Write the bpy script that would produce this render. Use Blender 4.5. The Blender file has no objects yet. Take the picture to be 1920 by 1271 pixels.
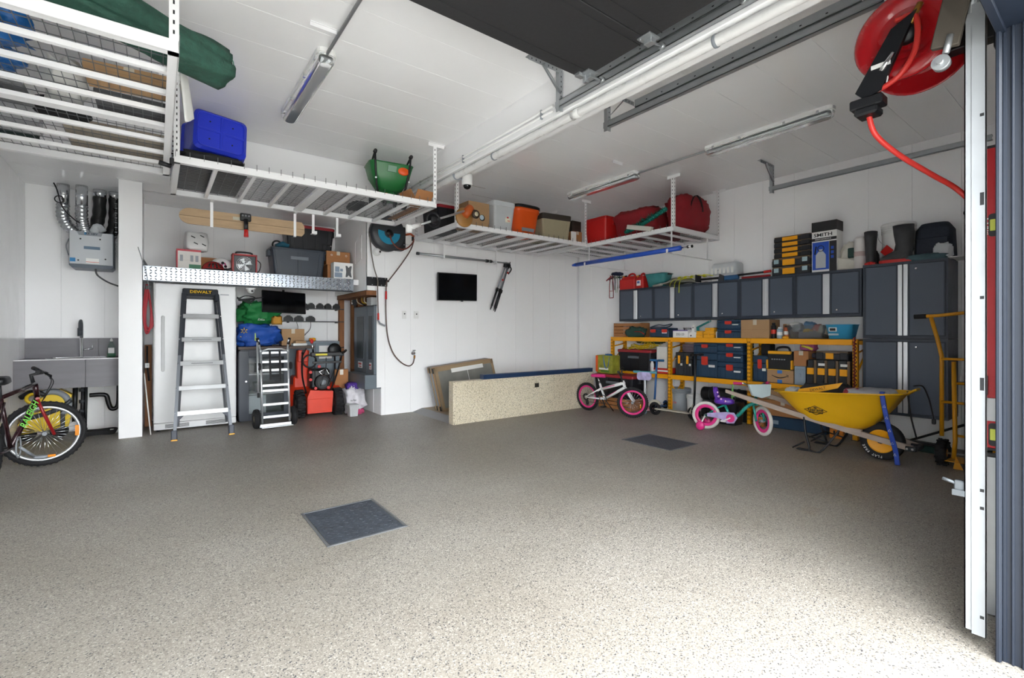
import bpy, math, random
from mathutils import Vector, Matrix, Euler, noise
PI = math.pi; R = math.radians
S = bpy.context.scene
COL = S.collection
random.seed(7)

# ---------------------------------------------------------------- camera
cam = bpy.data.cameras.new('camera'); cam.sensor_width = 36.0; cam.lens = 36.0*888/1920
cam.shift_y = -13/1920; cam.clip_start = 0.02
co = bpy.data.objects.new('camera', cam); COL.objects.link(co)
co.location = (0, 0, 1.25); co.rotation_euler = (PI/2, 0, -R(36.9))
S.camera = co
# ---------------------------------------------------------------- sky and exposure
w = bpy.data.worlds.new('overcast_sky'); S.world = w; w.use_nodes = True
bgn = w.node_tree.nodes['Background']
bgn.inputs[0].default_value = (0.95, 0.985, 1.0, 1); bgn.inputs[1].default_value = 8.0
S.view_settings.view_transform = 'Standard'; S.view_settings.look = 'None'
S.view_settings.gamma = 1.0; S.view_settings.exposure = 1.33
S.view_settings.use_curve_mapping = False
try:
    S.cycles.max_bounces = 14; S.cycles.diffuse_bounces = 12; S.cycles.glossy_bounces = 5
    S.cycles.transmission_bounces = 6; S.cycles.sample_clamp_indirect = 0.0
    S.cycles.use_denoising = True
except Exception:
    pass

# ---------------------------------------------------------------- materials
def lin(c):
    if isinstance(c, str):
        c = [int(c[i:i+2], 16)/255 for i in (0, 2, 4)]
        return tuple((x/12.92 if x <= .04045 else ((x+.055)/1.055)**2.4) for x in c)
    return tuple(c)
MATS = {}
def mt(name, col, rough=.5, metal=0., var=.06, bump=0., scale=8., trans=0., ior=1.45, stretch=(1, 1, 1), alpha=1., bscale=None, coat=0., spec=.5):
    if name in MATS: return MATS[name]
    m = bpy.data.materials.new(name); m.use_nodes = True; nt = m.node_tree; N = nt.nodes; L = nt.links
    p = N['Principled BSDF']; c = lin(col)
    p.inputs['Roughness'].default_value = rough; p.inputs['Metallic'].default_value = metal
    p.inputs['Base Color'].default_value = (*c, 1); p.inputs['IOR'].default_value = ior
    p.inputs['Transmission Weight'].default_value = trans; p.inputs['Alpha'].default_value = alpha
    p.inputs['Coat Weight'].default_value = coat; p.inputs['Specular IOR Level'].default_value = spec
    if var or bump:
        tc = N.new('ShaderNodeTexCoord'); mp = N.new('ShaderNodeMapping'); mp.inputs['Scale'].default_value = stretch
        L.new(tc.outputs['Object'], mp.inputs[0])
        nz = N.new('ShaderNodeTexNoise'); nz.inputs['Scale'].default_value = scale; nz.inputs['Detail'].default_value = 5
        L.new(mp.outputs[0], nz.inputs[0])
        if var:
            mx = N.new('ShaderNodeMix'); mx.data_type = 'RGBA'
            mx.inputs[6].default_value = (*[max(0, x*(1-var*2.2)) for x in c], 1)
            mx.inputs[7].default_value = (*[min(1, x*(1+var*1.6)+var*.02) for x in c], 1)
            L.new(nz.outputs[0], mx.inputs[0]); L.new(mx.outputs[2], p.inputs['Base Color'])
            mr = N.new('ShaderNodeMapRange'); mr.inputs[3].default_value = max(.02, rough-.08); mr.inputs[4].default_value = min(1, rough+.1)
            L.new(nz.outputs[0], mr.inputs[0]); L.new(mr.outputs[0], p.inputs['Roughness'])
        if bump:
            b = N.new('ShaderNodeBump'); b.inputs['Strength'].default_value = bump; b.inputs['Distance'].default_value = .02
            n2 = nz
            if bscale:
                n2 = N.new('ShaderNodeTexNoise'); n2.inputs['Scale'].default_value = bscale; n2.inputs['Detail'].default_value = 4
                L.new(mp.outputs[0], n2.inputs[0])
            L.new(n2.outputs[0], b.inputs['Height']); L.new(b.outputs[0], p.inputs['Normal'])
    MATS[name] = m
    return m

def flake(name, base, dark, light, scale=95, rough=.32):
    m = bpy.data.materials.new(name); m.use_nodes = True; nt = m.node_tree; N = nt.nodes; L = nt.links
    p = N['Principled BSDF']; tc = N.new('ShaderNodeTexCoord')
    vo = N.new('ShaderNodeTexVoronoi'); vo.inputs['Scale'].default_value = scale; vo.inputs['Randomness'].default_value = 1
    L.new(tc.outputs['Object'], vo.inputs['Vector'])
    sp = N.new('ShaderNodeSeparateColor'); L.new(vo.outputs['Color'], sp.inputs[0])
    rp = N.new('ShaderNodeValToRGB'); rp.color_ramp.interpolation = 'CONSTANT'; e = rp.color_ramp.elements
    b = lin(base)
    stops = [(0, lin(dark)), (.055, tuple(x*.62 for x in b)), (.15, tuple(x*.86 for x in b)), (.4, b), (.68, tuple(min(1, x*1.1) for x in b)), (.9, lin(light))]
    e[0].position = 0; e[0].color = (*stops[0][1], 1); e[1].position = stops[1][0]; e[1].color = (*stops[1][1], 1)
    for q, c in stops[2:]:
        n = e.new(q); n.color = (*c, 1)
    L.new(sp.outputs[0], rp.inputs[0])
    nz = N.new('ShaderNodeTexNoise'); nz.inputs['Scale'].default_value = .9; nz.inputs['Detail'].default_value = 6; L.new(tc.outputs['Object'], nz.inputs[0])
    r2 = N.new('ShaderNodeValToRGB'); r2.color_ramp.elements[0].position = .32; r2.color_ramp.elements[0].color = (.84, .82, .79, 1)
    r2.color_ramp.elements[1].position = .6; r2.color_ramp.elements[1].color = (1, 1, 1, 1); L.new(nz.outputs[0], r2.inputs[0])
    # rusty / oily stains
    n3 = N.new('ShaderNodeTexNoise'); n3.inputs['Scale'].default_value = 2.3; n3.inputs['Detail'].default_value = 3; L.new(tc.outputs['Object'], n3.inputs[0])
    r3 = N.new('ShaderNodeValToRGB'); r3.color_ramp.elements[0].position = .70; r3.color_ramp.elements[0].color = (1, 1, 1, 1)
    r3.color_ramp.elements[1].position = .80; r3.color_ramp.elements[1].color = (.86, .76, .62, 1); L.new(n3.outputs[0], r3.inputs[0])
    m1 = N.new('ShaderNodeMix'); m1.data_type = 'RGBA'; m1.blend_type = 'MULTIPLY'; m1.inputs[0].default_value = 1
    L.new(rp.outputs[0], m1.inputs[6]); L.new(r2.outputs[0], m1.inputs[7])
    m2 = N.new('ShaderNodeMix'); m2.data_type = 'RGBA'; m2.blend_type = 'MULTIPLY'; m2.inputs[0].default_value = 1
    L.new(m1.outputs[2], m2.inputs[6]); L.new(r3.outputs[0], m2.inputs[7]); L.new(m2.outputs[2], p.inputs['Base Color'])
    p.inputs['Roughness'].default_value = rough
    bp = N.new('ShaderNodeBump'); bp.inputs['Strength'].default_value = .18; bp.inputs['Distance'].default_value = .004
    L.new(vo.outputs['Distance'], bp.inputs['Height']); L.new(bp.outputs[0], p.inputs['Normal'])
    return m

# ---------------------------------------------------------------- mesh helpers
def V(*a): return Vector(a)
def rr(w, d, r, n=3):
    r = min(r, w/2-1e-4, d/2-1e-4); o = []
    for cx, cy, a0 in ((w/2-r, d/2-r, 0), (-w/2+r, d/2-r, 90), (-w/2+r, -d/2+r, 180), (w/2-r, -d/2+r, 270)):
        for k in range(n+1):
            a = R(a0+90*k/n); o.append((cx+r*math.cos(a), cy+r*math.sin(a)))
    return o
def sp(pts, k=6, closed=False):
    P = [Vector(p) for p in pts]; n = len(P); o = []
    for i in range(n if closed else n-1):
        if closed: a, b, c, d = P[i-1], P[i], P[(i+1) % n], P[(i+2) % n]
        else: a, b, c, d = P[max(i-1, 0)], P[i], P[i+1], P[min(i+2, n-1)]
        for j in range(k):
            t = j/k
            o.append(.5*((2*b)+(c-a)*t+(2*a-5*b+4*c-d)*t*t+(3*b-a-3*c+d)*t**3))
    if not closed: o.append(P[-1])
    return o
class B:
    def __init__(s): s.v = []; s.f = []; s.sm = []; s.M = Matrix()
    def at(s, x=0, y=0, z=0, rx=0, ry=0, rz=0):
        s.M = Matrix.Translation((x, y, z)) @ Euler((R(rx), R(ry), R(rz))).to_matrix().to_4x4(); return s
    def add(s, vs, fs, smooth=False):
        o = len(s.v); s.v += [tuple(s.M @ Vector(v)) for v in vs]
        s.f += [tuple(i+o for i in f) for f in fs]
        s.sm += smooth if isinstance(smooth, list) else [smooth]*len(fs); return s
    def bb(s, x0, y0, z0, x1, y1, z1, bev=0):
        return s.box((x0+x1)/2, (y0+y1)/2, (z0+z1)/2, abs(x1-x0), abs(y1-y0), abs(z1-z0), bev)
    def box(s, cx, cy, cz, sx, sy, sz, bev=0, rot=None):
        hx, hy, hz = sx/2, sy/2, sz/2; m = Euler([R(a) for a in rot]).to_matrix() if rot else None
        def q(x, y, z):
            p = Vector((x, y, z)); p = m @ p if m else p; return (p.x+cx, p.y+cy, p.z+cz)
        if not bev:
            vs = [q(x, y, z) for x in (-hx, hx) for y in (-hy, hy) for z in (-hz, hz)]
            return s.add(vs, [(0, 1, 3, 2), (4, 6, 7, 5), (0, 4, 5, 1), (2, 3, 7, 6), (0, 2, 6, 4), (1, 5, 7, 3)])
        b = min(bev, hx*.95, hy*.95, hz*.95); vs = []; ix = {}
        for i, X in enumerate((-1, 1)):
            for j, Y in enumerate((-1, 1)):
                for k, Z in enumerate((-1, 1)):
                    for a in range(3):
                        d = [hx, hy, hz]; e = [d[0]-b, d[1]-b, d[2]-b]; e[a] = d[a]
                        ix[i, j, k, a] = len(vs); vs.append(q(X*e[0], Y*e[1], Z*e[2]))
        fs = []
        I = lambda i, j, k, a: ix[i, j, k, a]
        for i in (0, 1):
            o = [I(i, 0, 0, 0), I(i, 1, 0, 0), I(i, 1, 1, 0), I(i, 0, 1, 0)]; fs.append(o if i else o[::-1])
            o = [I(0, i, 0, 1), I(0, i, 1, 1), I(1, i, 1, 1), I(1, i, 0, 1)]; fs.append(o if i else o[::-1])
            o = [I(0, 0, i, 2), I(1, 0, i, 2), I(1, 1, i, 2), I(0, 1, i, 2)]; fs.append(o if i else o[::-1])
        for i in (0, 1):
            for j in (0, 1):
                fs.append((I(i, j, 0, 0), I(i, j, 1, 0), I(i, j, 1, 1), I(i, j, 0, 1)))
                fs.append((I(i, 0, j, 0), I(i, 1, j, 0), I(i, 1, j, 2), I(i, 0, j, 2)))
                fs.append((I(0, i, j, 1), I(1, i, j, 1), I(1, i, j, 2), I(0, i, j, 2)))
                for k in (0, 1): fs.append((I(i, j, k, 0), I(i, j, k, 1), I(i, j, k, 2)))
        return s.add(vs, fs)
    def loft(s, rings, cap0=True, cap1=True, smooth=True):
        n = len(rings[0]); vs = [p for r in rings for p in r]; fs = []; sm = []
        for i in range(len(rings)-1):
            for j in range(n):
                fs.append((i*n+j, i*n+(j+1) % n, (i+1)*n+(j+1) % n, (i+1)*n+j)); sm.append(smooth)
        if cap0: fs.append(tuple(range(n))[::-1]); sm.append(False)
        if cap1: fs.append(tuple(range((len(rings)-1)*n, len(rings)*n))); sm.append(False)
        return s.add(vs, fs, sm)
    def tub(s, levels, r=.03, n=3, cap0=True, cap1=True, smooth=False):
        """levels: (z, w, d[, cx, cy]) rounded rectangles stacked"""
        return s.loft([[(x+(l[3] if len(l) > 3 else 0), y+(l[4] if len(l) > 4 else 0), l[0]) for x, y in rr(l[1], l[2], r, n)] for l in levels], cap0, cap1, smooth)
    def frame(s, d):
        d = Vector(d).normalized(); u = d.cross(V(0, 0, 1))
        if u.length < 1e-3: u = d.cross(V(0, 1, 0))
        u.normalize(); return u, d.cross(u)
    def cyl(s, p, q, r, r2=None, n=12, caps=True):
        p = Vector(p); q = Vector(q); u, v = s.frame(q-p); r2 = r if r2 is None else r2
        R1 = [[c+(u*math.cos(2*PI*k/n)+v*math.sin(2*PI*k/n))*a for k in range(n)] for c, a in ((p, r), (q, r2))]
        return s.loft([[tuple(x) for x in g] for g in R1], caps, caps)
    def tube(s, pts, r, n=8, closed=False, flat=None):
        P = [Vector(p) for p in pts]; m = len(P); rings = []; u = None
        for i in range(m):
            d = (P[(i+1) % m]-P[i-1]) if closed else (P[min(i+1, m-1)]-P[max(i-1, 0)])
            if d.length < 1e-7: d = V(0, 0, 1)
            d.normalize()
            if u is None: u, _ = s.frame(d)
            u = u-d*u.dot(d)
            if u.length < 1e-5: u, _ = s.frame(d)
            u.normalize(); v = d.cross(u)
            rad = r[i] if isinstance(r, (list, tuple)) else r
            a, b = (rad, rad) if not flat else (rad*flat[0], rad*flat[1])
            rings.append([tuple(P[i]+u*math.cos(2*PI*k/n)*a+v*math.sin(2*PI*k/n)*b) for k in range(n)])
        if closed:
            rings.append(rings[0]); return s.loft(rings, False, False)
        return s.loft(rings)
    def lathe(s, prof, n=20, c=(0, 0, 0), axis='Z', smooth=True, cap=True):
        rings = []
        if cap and len(prof) >= 4 and abs(prof[0][0]-prof[-1][0]) < 1e-6 and prof[0][0] >= .012: prof = list(prof)+[prof[0]]; cap = False
        for r, z in prof:
            g = []
            for k in range(n):
                a = 2*PI*k/n; x, y = max(r, 1e-4)*math.cos(a), max(r, 1e-4)*math.sin(a)
                p = (x, y, z) if axis == 'Z' else ((z, x, y) if axis == 'X' else (y, z, x))
                g.append((p[0]+c[0], p[1]+c[1], p[2]+c[2]))
            rings.append(g)
        return s.loft(rings, cap, cap, smooth)
    def ring(s, c, R0, r, axis='X', n=36, m=8, flat=None, a0=0, a1=360):
        P = []; full = abs(a1-a0) >= 360; k = n if full else n+1
        for i in range(k):
            a = R(a0+(a1-a0)*i/n); x, y = R0*math.cos(a), R0*math.sin(a)
            p = {'X': (0, x, y), 'Y': (x, 0, y), 'Z': (x, y, 0)}[axis]; P.append(Vector(c)+Vector(p))
        return s.tube(P, r, m, full, flat)
    def prism(s, poly, a, b, axis='Y'):
        """polygon (list of 2D) extruded from a to b along axis"""
        f = {'Y': lambda x, y, t: (x, t, y), 'X': lambda x, y, t: (t, x, y), 'Z': lambda x, y, t: (x, y, t)}[axis]
        n = len(poly); vs = [f(x, y, a) for x, y in poly]+[f(x, y, b) for x, y in poly]
        fs = [tuple(range(n))[::-1], tuple(range(n, 2*n))]+[(i, (i+1) % n, n+(i+1) % n, n+i) for i in range(n)]
        return s.add(vs, fs)
    def sph(s, c, r, n=16, m=10, zmin=-1, zmax=1):
        r = r if isinstance(r, (tuple, list)) else (r, r, r); rings = []
        for i in range(m+1):
            t = math.asin(zmin)+(math.asin(zmax)-math.asin(zmin))*i/m
            rings.append([(c[0]+r[0]*max(math.cos(t), 1e-3)*math.cos(2*PI*k/n), c[1]+r[1]*max(math.cos(t), 1e-3)*math.sin(2*PI*k/n), c[2]+r[2]*math.sin(t)) for k in range(n)])
        return s.loft(rings)
    def blob(s, c, r, seed=0, amp=.15, fr=2., n=24, m=14, pw=.6, flatbot=True):
        """soft sack: superellipsoid with folds"""
        vs = []; fs = []
        sg = lambda x: math.copysign(abs(x)**pw, x)
        for i in range(m+1):
            t = -PI/2+PI*i/m
            for k in range(n):
                a = 2*PI*k/n; d = V(sg(math.cos(t))*sg(math.cos(a)), sg(math.cos(t))*sg(math.sin(a)), sg(math.sin(t)))
                f = 1+amp*noise.noise(d*fr+V(seed*3.1, seed*1.7, seed))+amp*.5*noise.noise(d*fr*2.7+V(seed, 9, 4))-amp*.9*abs(noise.noise(d*fr*1.9+V(7, seed, 2)))+amp*.22
                p = V(d.x*r[0]*f, d.y*r[1]*f, d.z*r[2]*f)
                if flatbot: p.z = max(p.z, -r[2])
                vs.append((p.x+c[0], p.y+c[1], p.z+c[2]))
        for i in range(m):
            for k in range(n): fs.append((i*n+k, i*n+(k+1) % n, (i+1)*n+(k+1) % n, (i+1)*n+k))
        return s.add(vs, fs, True)
    def sheet(s, fn, nu=12, nv=12, th=.004):
        """thin cloth: fn(u,v)->point, given real thickness"""
        P = [[Vector(fn(i/nu, j/nv)) for j in range(nv+1)] for i in range(nu+1)]
        vs = []; 
        for lay in (0, 1):
            for i in range(nu+1):
                for j in range(nv+1):
                    du = P[min(i+1, nu)][j]-P[max(i-1, 0)][j]; dv = P[i][min(j+1, nv)]-P[i][max(j-1, 0)]
                    nn = du.cross(dv); nn = nn.normalized() if nn.length > 1e-9 else V(0, 0, 1)
                    vs.append(tuple(P[i][j]+nn*(th/2 if lay == 0 else -th/2)))
        W = nv+1; K = (nu+1)*W; fs = []
        for i in range(nu):
            for j in range(nv):
                a = i*W+j; fs.append((a, a+W, a+W+1, a+1)); fs.append((K+a, K+a+1, K+a+W+1, K+a+W))
        for i in range(nu):
            for j in (0, nv):
                a = i*W+j; fs.append((a, a+W, K+a+W, K+a) if j else (a+W, a, K+a, K+a+W))
        for j in range(nv):
            for i in (0, nu):
                a = i*W+j; fs.append((a, a+1, K+a+1, K+a) if not i else (a+1, a, K+a, K+a+1))
        return s.add(vs, fs, True)
    def mesh(s, name):
        me = bpy.data.meshes.new(name); me.from_pydata(s.v, [], s.f)
        me.polygons.foreach_set('use_smooth', s.sm); me.update(); return me
def link(name, data, mat, parent=None, loc=None, rot=None):
    o = bpy.data.objects.new(name, data); COL.objects.link(o)
    if mat is not None and data is not None and not data.materials: data.materials.append(mat)
    if parent is not None: o.parent = parent
    if loc is not None: o.location = loc
    if rot is not None: o.rotation_euler = [R(a) for a in rot]
    return o
def part(name, b, mat, parent, label=None, kind=None):
    o = link(name, b.mesh(name), mat, parent)
    if label: o['label'] = label
    if kind: o['kind'] = kind
    return o
def T(name, label, cat, loc=(0, 0, 0), rz=0, group=None, rot=None):
    o = link(name, None, None, None, loc, rot if rot else (0, 0, rz)); o.empty_display_size = .1
    o['label'] = label; o['category'] = cat
    if group: o['group'] = group
    return o
def one(name, b, mat, label, cat, loc=(0, 0, 0), rz=0, group=None, rot=None, kind=None):
    o = link(name, b.mesh(name), mat, None, loc, rot if rot else (0, 0, rz))
    o['label'] = label; o['category'] = cat
    if group: o['group'] = group
    if kind: o['kind'] = kind
    return o
def struct(name, b, mat, parent=None):
    o = link(name, b.mesh(name), mat, parent)
    if parent is None: o['kind'] = 'structure'
    return o
def dup(root, label=None, loc=None, rot=None):
    r = root.copy(); COL.objects.link(r)
    if label: r['label'] = label
    if loc is not None: r.location = loc
    if rot is not None: r.rotation_euler = [R(a) for a in rot]
    for ch in list(root.children):
        c = ch.copy(); COL.objects.link(c); c.parent = r
        for g in ch.children:
            d = g.copy(); COL.objects.link(d); d.parent = c
    return r
def text(s, size, mat, parent, loc, rot=(90, 0, 0), name='lettering', ext=.0008, bold=0., sx=1.):
    cu = bpy.data.curves.new(name, 'FONT'); cu.body = s; cu.size = size; cu.extrude = ext; cu.align_x = 'CENTER'; cu.align_y = 'CENTER'; cu.offset = bold
    cu.resolution_u = 2
    t = bpy.data.objects.new(name, cu); COL.objects.link(t)
    dg = bpy.context.evaluated_depsgraph_get(); me = bpy.data.meshes.new_from_object(t.evaluated_get(dg))
    bpy.data.objects.remove(t); bpy.data.curves.remove(cu)
    o = link(name, me, None, parent, loc, rot); me.materials.clear(); me.materials.append(mat); o.scale = (sx, 1, 1)
    return o
# ================================================================ the building
WHITE = mt('white_pvc_panel', 'F4F4F5', .16, var=.012, scale=2.5, bump=.012, bscale=1.6, spec=.22)
WBACK = mt('panel_joint', 'D8D8DB', .5, var=.02)
WTRIM = mt('white_trim', 'E4E4E6', .3, var=.01)
FLOORM = flake('flake_epoxy_floor', '928D85', '48484C', 'AFAAA3', 210, .48)
CURBM = flake('flake_epoxy_curb', 'CFC5AE', '4B4A48', 'E0D9CA', 170, .4)
GREYCON = mt('grey_concrete', '8F8F90', .6, var=.05, bump=.1, scale=14)
JAMB = mt('slate_steel_cladding', '111926', .45, metal=.0, var=.03)
BLACKDOOR = mt('charcoal_door_skin', '2B2B2D', .55, var=.05, scale=40, bump=.05)
GALV = mt('galvanised_steel', 'A9ADB0', .36, metal=.7, var=.04, scale=25)
ALU = mt('brushed_aluminium', 'C4C7CA', .34, metal=.7, var=0)
CHROME = mt('chrome', 'D8DADC', .12, metal=1, var=.02)
BLACK = mt('black_plastic', '15161A', .42, var=.05)
BLACKR = mt('black_rubber', '17171A', .75, var=.06, scale=30)
DGREY = mt('dark_grey_plastic', '34373C', .45, var=.05)
WIRE = mt('white_powder_steel', 'E9E9EA', .32, var=.015)
CARD = mt('cardboard', 'A98763', .8, var=.05, scale=12)
CARD2 = mt('brown_cardboard', 'A8744A', .8, var=.05, scale=12)
TAPE = mt('packing_tape', 'C9BFAE', .2, var=.03)
PAPER = mt('white_label', 'E8E8E6', .6, var=.03)
RED = mt('red_plastic', 'C2211F', .4, var=.05)
REDL = mt('dark_red_lid', '96202C', .42, var=.05)
ORANGE = mt('orange_plastic', 'E2571D', .38, var=.04)
YEL = mt('yellow_paint', 'E9A00C', .4, var=.04)
WHITEP = mt('white_plastic', 'E3E3E2', .35, var=.02)
GREYP = mt('grey_plastic', '8A8F95', .45, var=.04)
WOOD = mt('pine_board', 'C09A68', .6, var=.12, scale=5, stretch=(1, 8, 8))
BROWNW = mt('brown_wood', '8A5A36', .65, var=.15, scale=5, stretch=(6, 6, 1))
NAVY = mt('navy_painted_steel', '1E3352', .4, var=.05)
INK = mt('black_print', '17181A', .6, var=0)

XL, XR, YB, YF, ZC = -1.27, 6.85, 6.87, 0.344, 3.38
b = B(); b.bb(XL-.3, .10, -.2, XR+.3, 9, 0); floor = struct('floor', b, FLOORM)
b = B(); b.bb(-30, -40, -.25, 36, .099, -.004); struct('floor_driveway_bounce', b, mt('pale_concrete', 'A8A6A1', .8, var=.05, scale=1.5))  # unseen ground outside, added to bounce daylight up into the bays

PITCH = .413
def panels(parent, name, origin, udir, vdir, ndir, ulen, vlen, first=.413, th=.008, gap=.0013):
    """strips across u (pitch), running along v, standing proud along n"""
    u, v, n = Vector(udir), Vector(vdir), Vector(ndir); cache = {}
    a = 0.; nx = first
    while a < ulen-.01:
        e = min(nx, ulen); wd = round(e-a, 3)
        if wd > .012:
            key = wd
            if key not in cache:
                q = B(); hw = wd/2-gap/2; hv = vlen/2; ch = .0015
                pts = [(-hw, 0), (-hw, th-ch), (-hw+ch, th), (hw-ch, th), (hw, th-ch), (hw, 0)]
                vs = [tuple(u*x+v*s*hv+n*z) for s in (-1, 1) for x, z in pts]; k = len(pts)
                fs = [(i, i+1, k+i+1, k+i) for i in range(k-1)]+[tuple(range(k))[::-1], tuple(range(k, 2*k))]
                if u.cross(v).dot(n) > 0: fs = [f[::-1] for f in fs]
                q.add(vs, fs); cache[key] = q.mesh(name)
            link(name, cache[key], WHITE, parent, Vector(origin)+u*(a+wd/2)+v*(vlen/2))
        a = nx; nx += PITCH
TH = .008
# ceilings: high ceiling over both bays, lower one over the alcoves
YBK = 6.0; ZA = 3.05; XS = 2.47
b = B(); b.bb(XL-.1, YF-.2, ZC+TH, XR+.1, YB+.1, ZC+.1); ceil = struct('ceiling', b, WBACK)
panels(ceil, 'ceiling_panel', (XL, YF, ZC+TH), (0, 1, 0), (1, 0, 0), (0, 0, -1), YBK-YF, 2.66-XL, first=.276)
panels(ceil, 'ceiling_panel', (XS, YBK, ZC+TH), (0, 1, 0), (1, 0, 0), (0, 0, -1), YB-YBK, 2.66-XS, first=.3)
panels(ceil, 'ceiling_panel', (2.90, YF, ZC+TH), (0, 1, 0), (1, 0, 0), (0, 0, -1), YB-YF, XR-2.90, first=.276)
b = B(); b.bb(XL-.1, YBK+.01, ZA+TH, XS, 8.5, ZA+.06); b.bb(XL-.1, YBK+TH, ZA, XS, YBK+.06, ZC+.02); b.bb(XS-.02, YBK+TH, ZA, XS, YB, ZC+.02)
ca = struct('ceiling_alcove', b, WBACK)
panels(ca, 'ceiling_panel', (XL, YBK, ZA+TH), (0, 1, 0), (1, 0, 0), (0, 0, -1), 8.4-YBK, XS-XL, first=.38)
b = B(); b.bb(XL, YBK, ZA-.006, XS, YBK+.012, ZC); struct('trim_1', b, WHITE)
# beam between the two bays
b = B(); b.bb(2.66, YF, 3.05, 2.90, YB, ZC+.05, .006); struct('ceiling_beam', b, WHITE)
# back wall with its stepped left edge
b = B()
b.bb(2.48, YB+TH, 1.87, XR+.1, YB+.014, ZC+.05); b.bb(2.64, YB+TH, .42, XR+.1, YB+.014, 1.87); b.bb(2.71, YB+TH, 0, XR+.1, YB+.014, .42)
wb = struct('wall_back', b, WBACK)
panels(wb, 'wall_panel', (2.47, YB+TH, 1.87), (1, 0, 0), (0, 0, 1), (0, -1, 0), XR-2.47, ZC-1.87, first=.29)
panels(wb, 'wall_panel', (2.63, YB+TH, .42), (1, 0, 0), (0, 0, 1), (0, -1, 0), XR-2.63, 1.45, first=.13)
panels(wb, 'wall_panel', (2.70, YB+TH, 0), (1, 0, 0), (0, 0, 1), (0, -1, 0), XR-2.70, .42, first=.06)
# side of that wall, facing the freezer alcove
b = B(); b.bb(XS, YB, 1.87, XS+.012, 8.4, ZA); struct('wall_alcove_side', b, WHITE)
b = B(); b.bb(2.70, YB+.02, 0, 2.712, 8.4, .395); b.bb(2.695, 7.18, 0, 2.70, 7.19, .395); struct('wall_alcove_base', b, WHITE)
# right wall
b = B(); b.bb(XR+TH, YF-.2, 0, XR+.15, YB+.15, ZC+.05); wr = struct('wall_right', b, WBACK)
panels(wr, 'wall_panel', (XR+TH, YF, 0), (0, 1, 0), (0, 0, 1), (-1, 0, 0), YB-YF, ZC, first=.40)
b = B(); b.bb(XR-.018, YB-.018, 0, XR, YB, ZC); b.bb(XR-.05, YB-.004, 0, XR, YB, ZC); struct('trim_2', b, WTRIM)
# left wall, sink alcove, partition, freezer alcove
b = B(); b.bb(XL-.15, YF-.2, 0, XL-TH, 8.3, ZC+.05); wl = struct('wall_left', b, WBACK)
panels(wl, 'wall_panel', (XL-TH, YF, 0), (0, 1, 0), (0, 0, 1), (1, 0, 0), 8.1-YF, ZC, first=.40)
b = B(); b.bb(XL-.1, 8.1+TH, 0, -.13, 8.2, ZA+.05); ws = struct('wall_sink', b, WBACK)
panels(ws, 'wall_panel', (XL, 8.1+TH, 0), (1, 0, 0), (0, 0, 1), (0, -1, 0), -.355-XL, ZA, first=.32)
b = B(); b.bb(-.355, 7.18, 0, -.135, 8.4, ZA, .004); struct('wall_column', b, WHITE)
b = B(); b.bb(-.372, 7.165, ZA-.012, -.118, 7.20, ZA, .003); struct('trim_3', b, WTRIM)
b = B(); b.bb(-.2, 8.4+TH, 0, 3.1, 8.5, ZA+.05); wa = struct('wall_alcove', b, WBACK)
panels(wa, 'wall_panel', (-.135, 8.4+TH, 1.0), (1, 0, 0), (0, 0, 1), (0, -1, 0), 2.62+.135, ZA-1.0, first=.41)
panels(wa, 'wall_panel', (-.135, 8.4+TH, 0), (1, 0, 0), (0, 0, 1), (0, -1, 0), 2.62+.135, .99, first=.41)
# front wall with the open left doorway and the closed right one
for nm, x0, x1, z0 in (('wall_front_left', XL-.1, -.5, 0), ('wall_front_post', 2.60, 3.2, 0), ('wall_front_right', 6.3, XR+.1, 0), ('wall_front_lintel', -.5, 2.60, 2.46), ('wall_front_header', 3.2, 6.3, 2.46)):
    b = B(); b.bb(x0, .16, z0, x1, YF-.004, ZC+.05); struct(nm, b, WHITE)
# ---------------------------------------------------------------- doors, tracks, jamb
b = B(); b.bb(2.572, .05, 0, 2.60, .332, 2.46)
for y0, y1, d in ((.320, .334, .012), (.308, .320, .004), (.288, .296, .010), (.255, .268, .012), (.20, .21, .01), (.12, .13, .01)): b.bb(2.572-d, y0, 0, 2.575, y1, 2.40, .002)
b.bb(2.545, .322, 0, 2.60, .336, 2.44, .003)
struct('trim_4', b, JAMB)
b = B(); b.bb(-.5, .05, 2.40, 2.60, .335, 2.46, .003); b.bb(-.5, .31, 2.385, 2.60, .336, 2.42, .002); struct('trim_5', b, JAMB)
b = B(); b.bb(-.5, .05, 0, -.47, .35, 2.46, .003); struct('trim_6', b, JAMB)
# overhead sectional door, rolled up
t = T('sectional_door', 'charcoal sectional garage door rolled up under the ceiling', 'garage door', (0, 0, 3.085))
secs = [(2.44, 1.87), (1.865, 1.33), (1.325, .80), (.795, .62)]
for y1, y0 in secs:
    b = B(); b.bb(-.42, y0, 0, 2.475, y1, .042, .004)
    if y1-y0 > .3:
        b.bb(-.42, y1-.10, -.004, 2.475, y1-.095, .004); b.bb(-.42, y0+.06, -.004, 2.475, y0+.065, .004)
    part('door_section', b, BLACKDOOR, t)
for y in (2.36, 1.85, 1.32):
    b = B(); b.bb(2.40, y-.05, -.012, 2.50, y+.05, 0, .003); b.bb(2.44, y-.03, -.04, 2.49, y+.03, -.008, .004)
    b.cyl((2.44, y, -.022), (2.59, y, -.005), .008, n=8)
    for dx in (-.03, .03):
        b.cyl((2.44+dx, y+.03, -.022), (2.44+dx, y+.03, -.008), .009, n=6)
    h = part('hinge', b, GALV, t); b = B(); b.cyl((2.57, y, -.005), (2.60, y, -.003), .022, n=14); part('roller', b, GALV, h)
b = B(); b.bb(2.38, 2.38, -.02, 2.44, 2.43, .10, .003); b.bb(2.43, 2.37, -.06, 2.47, 2.40, .03, .003); part('top_bracket', b, GALV, t)
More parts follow.
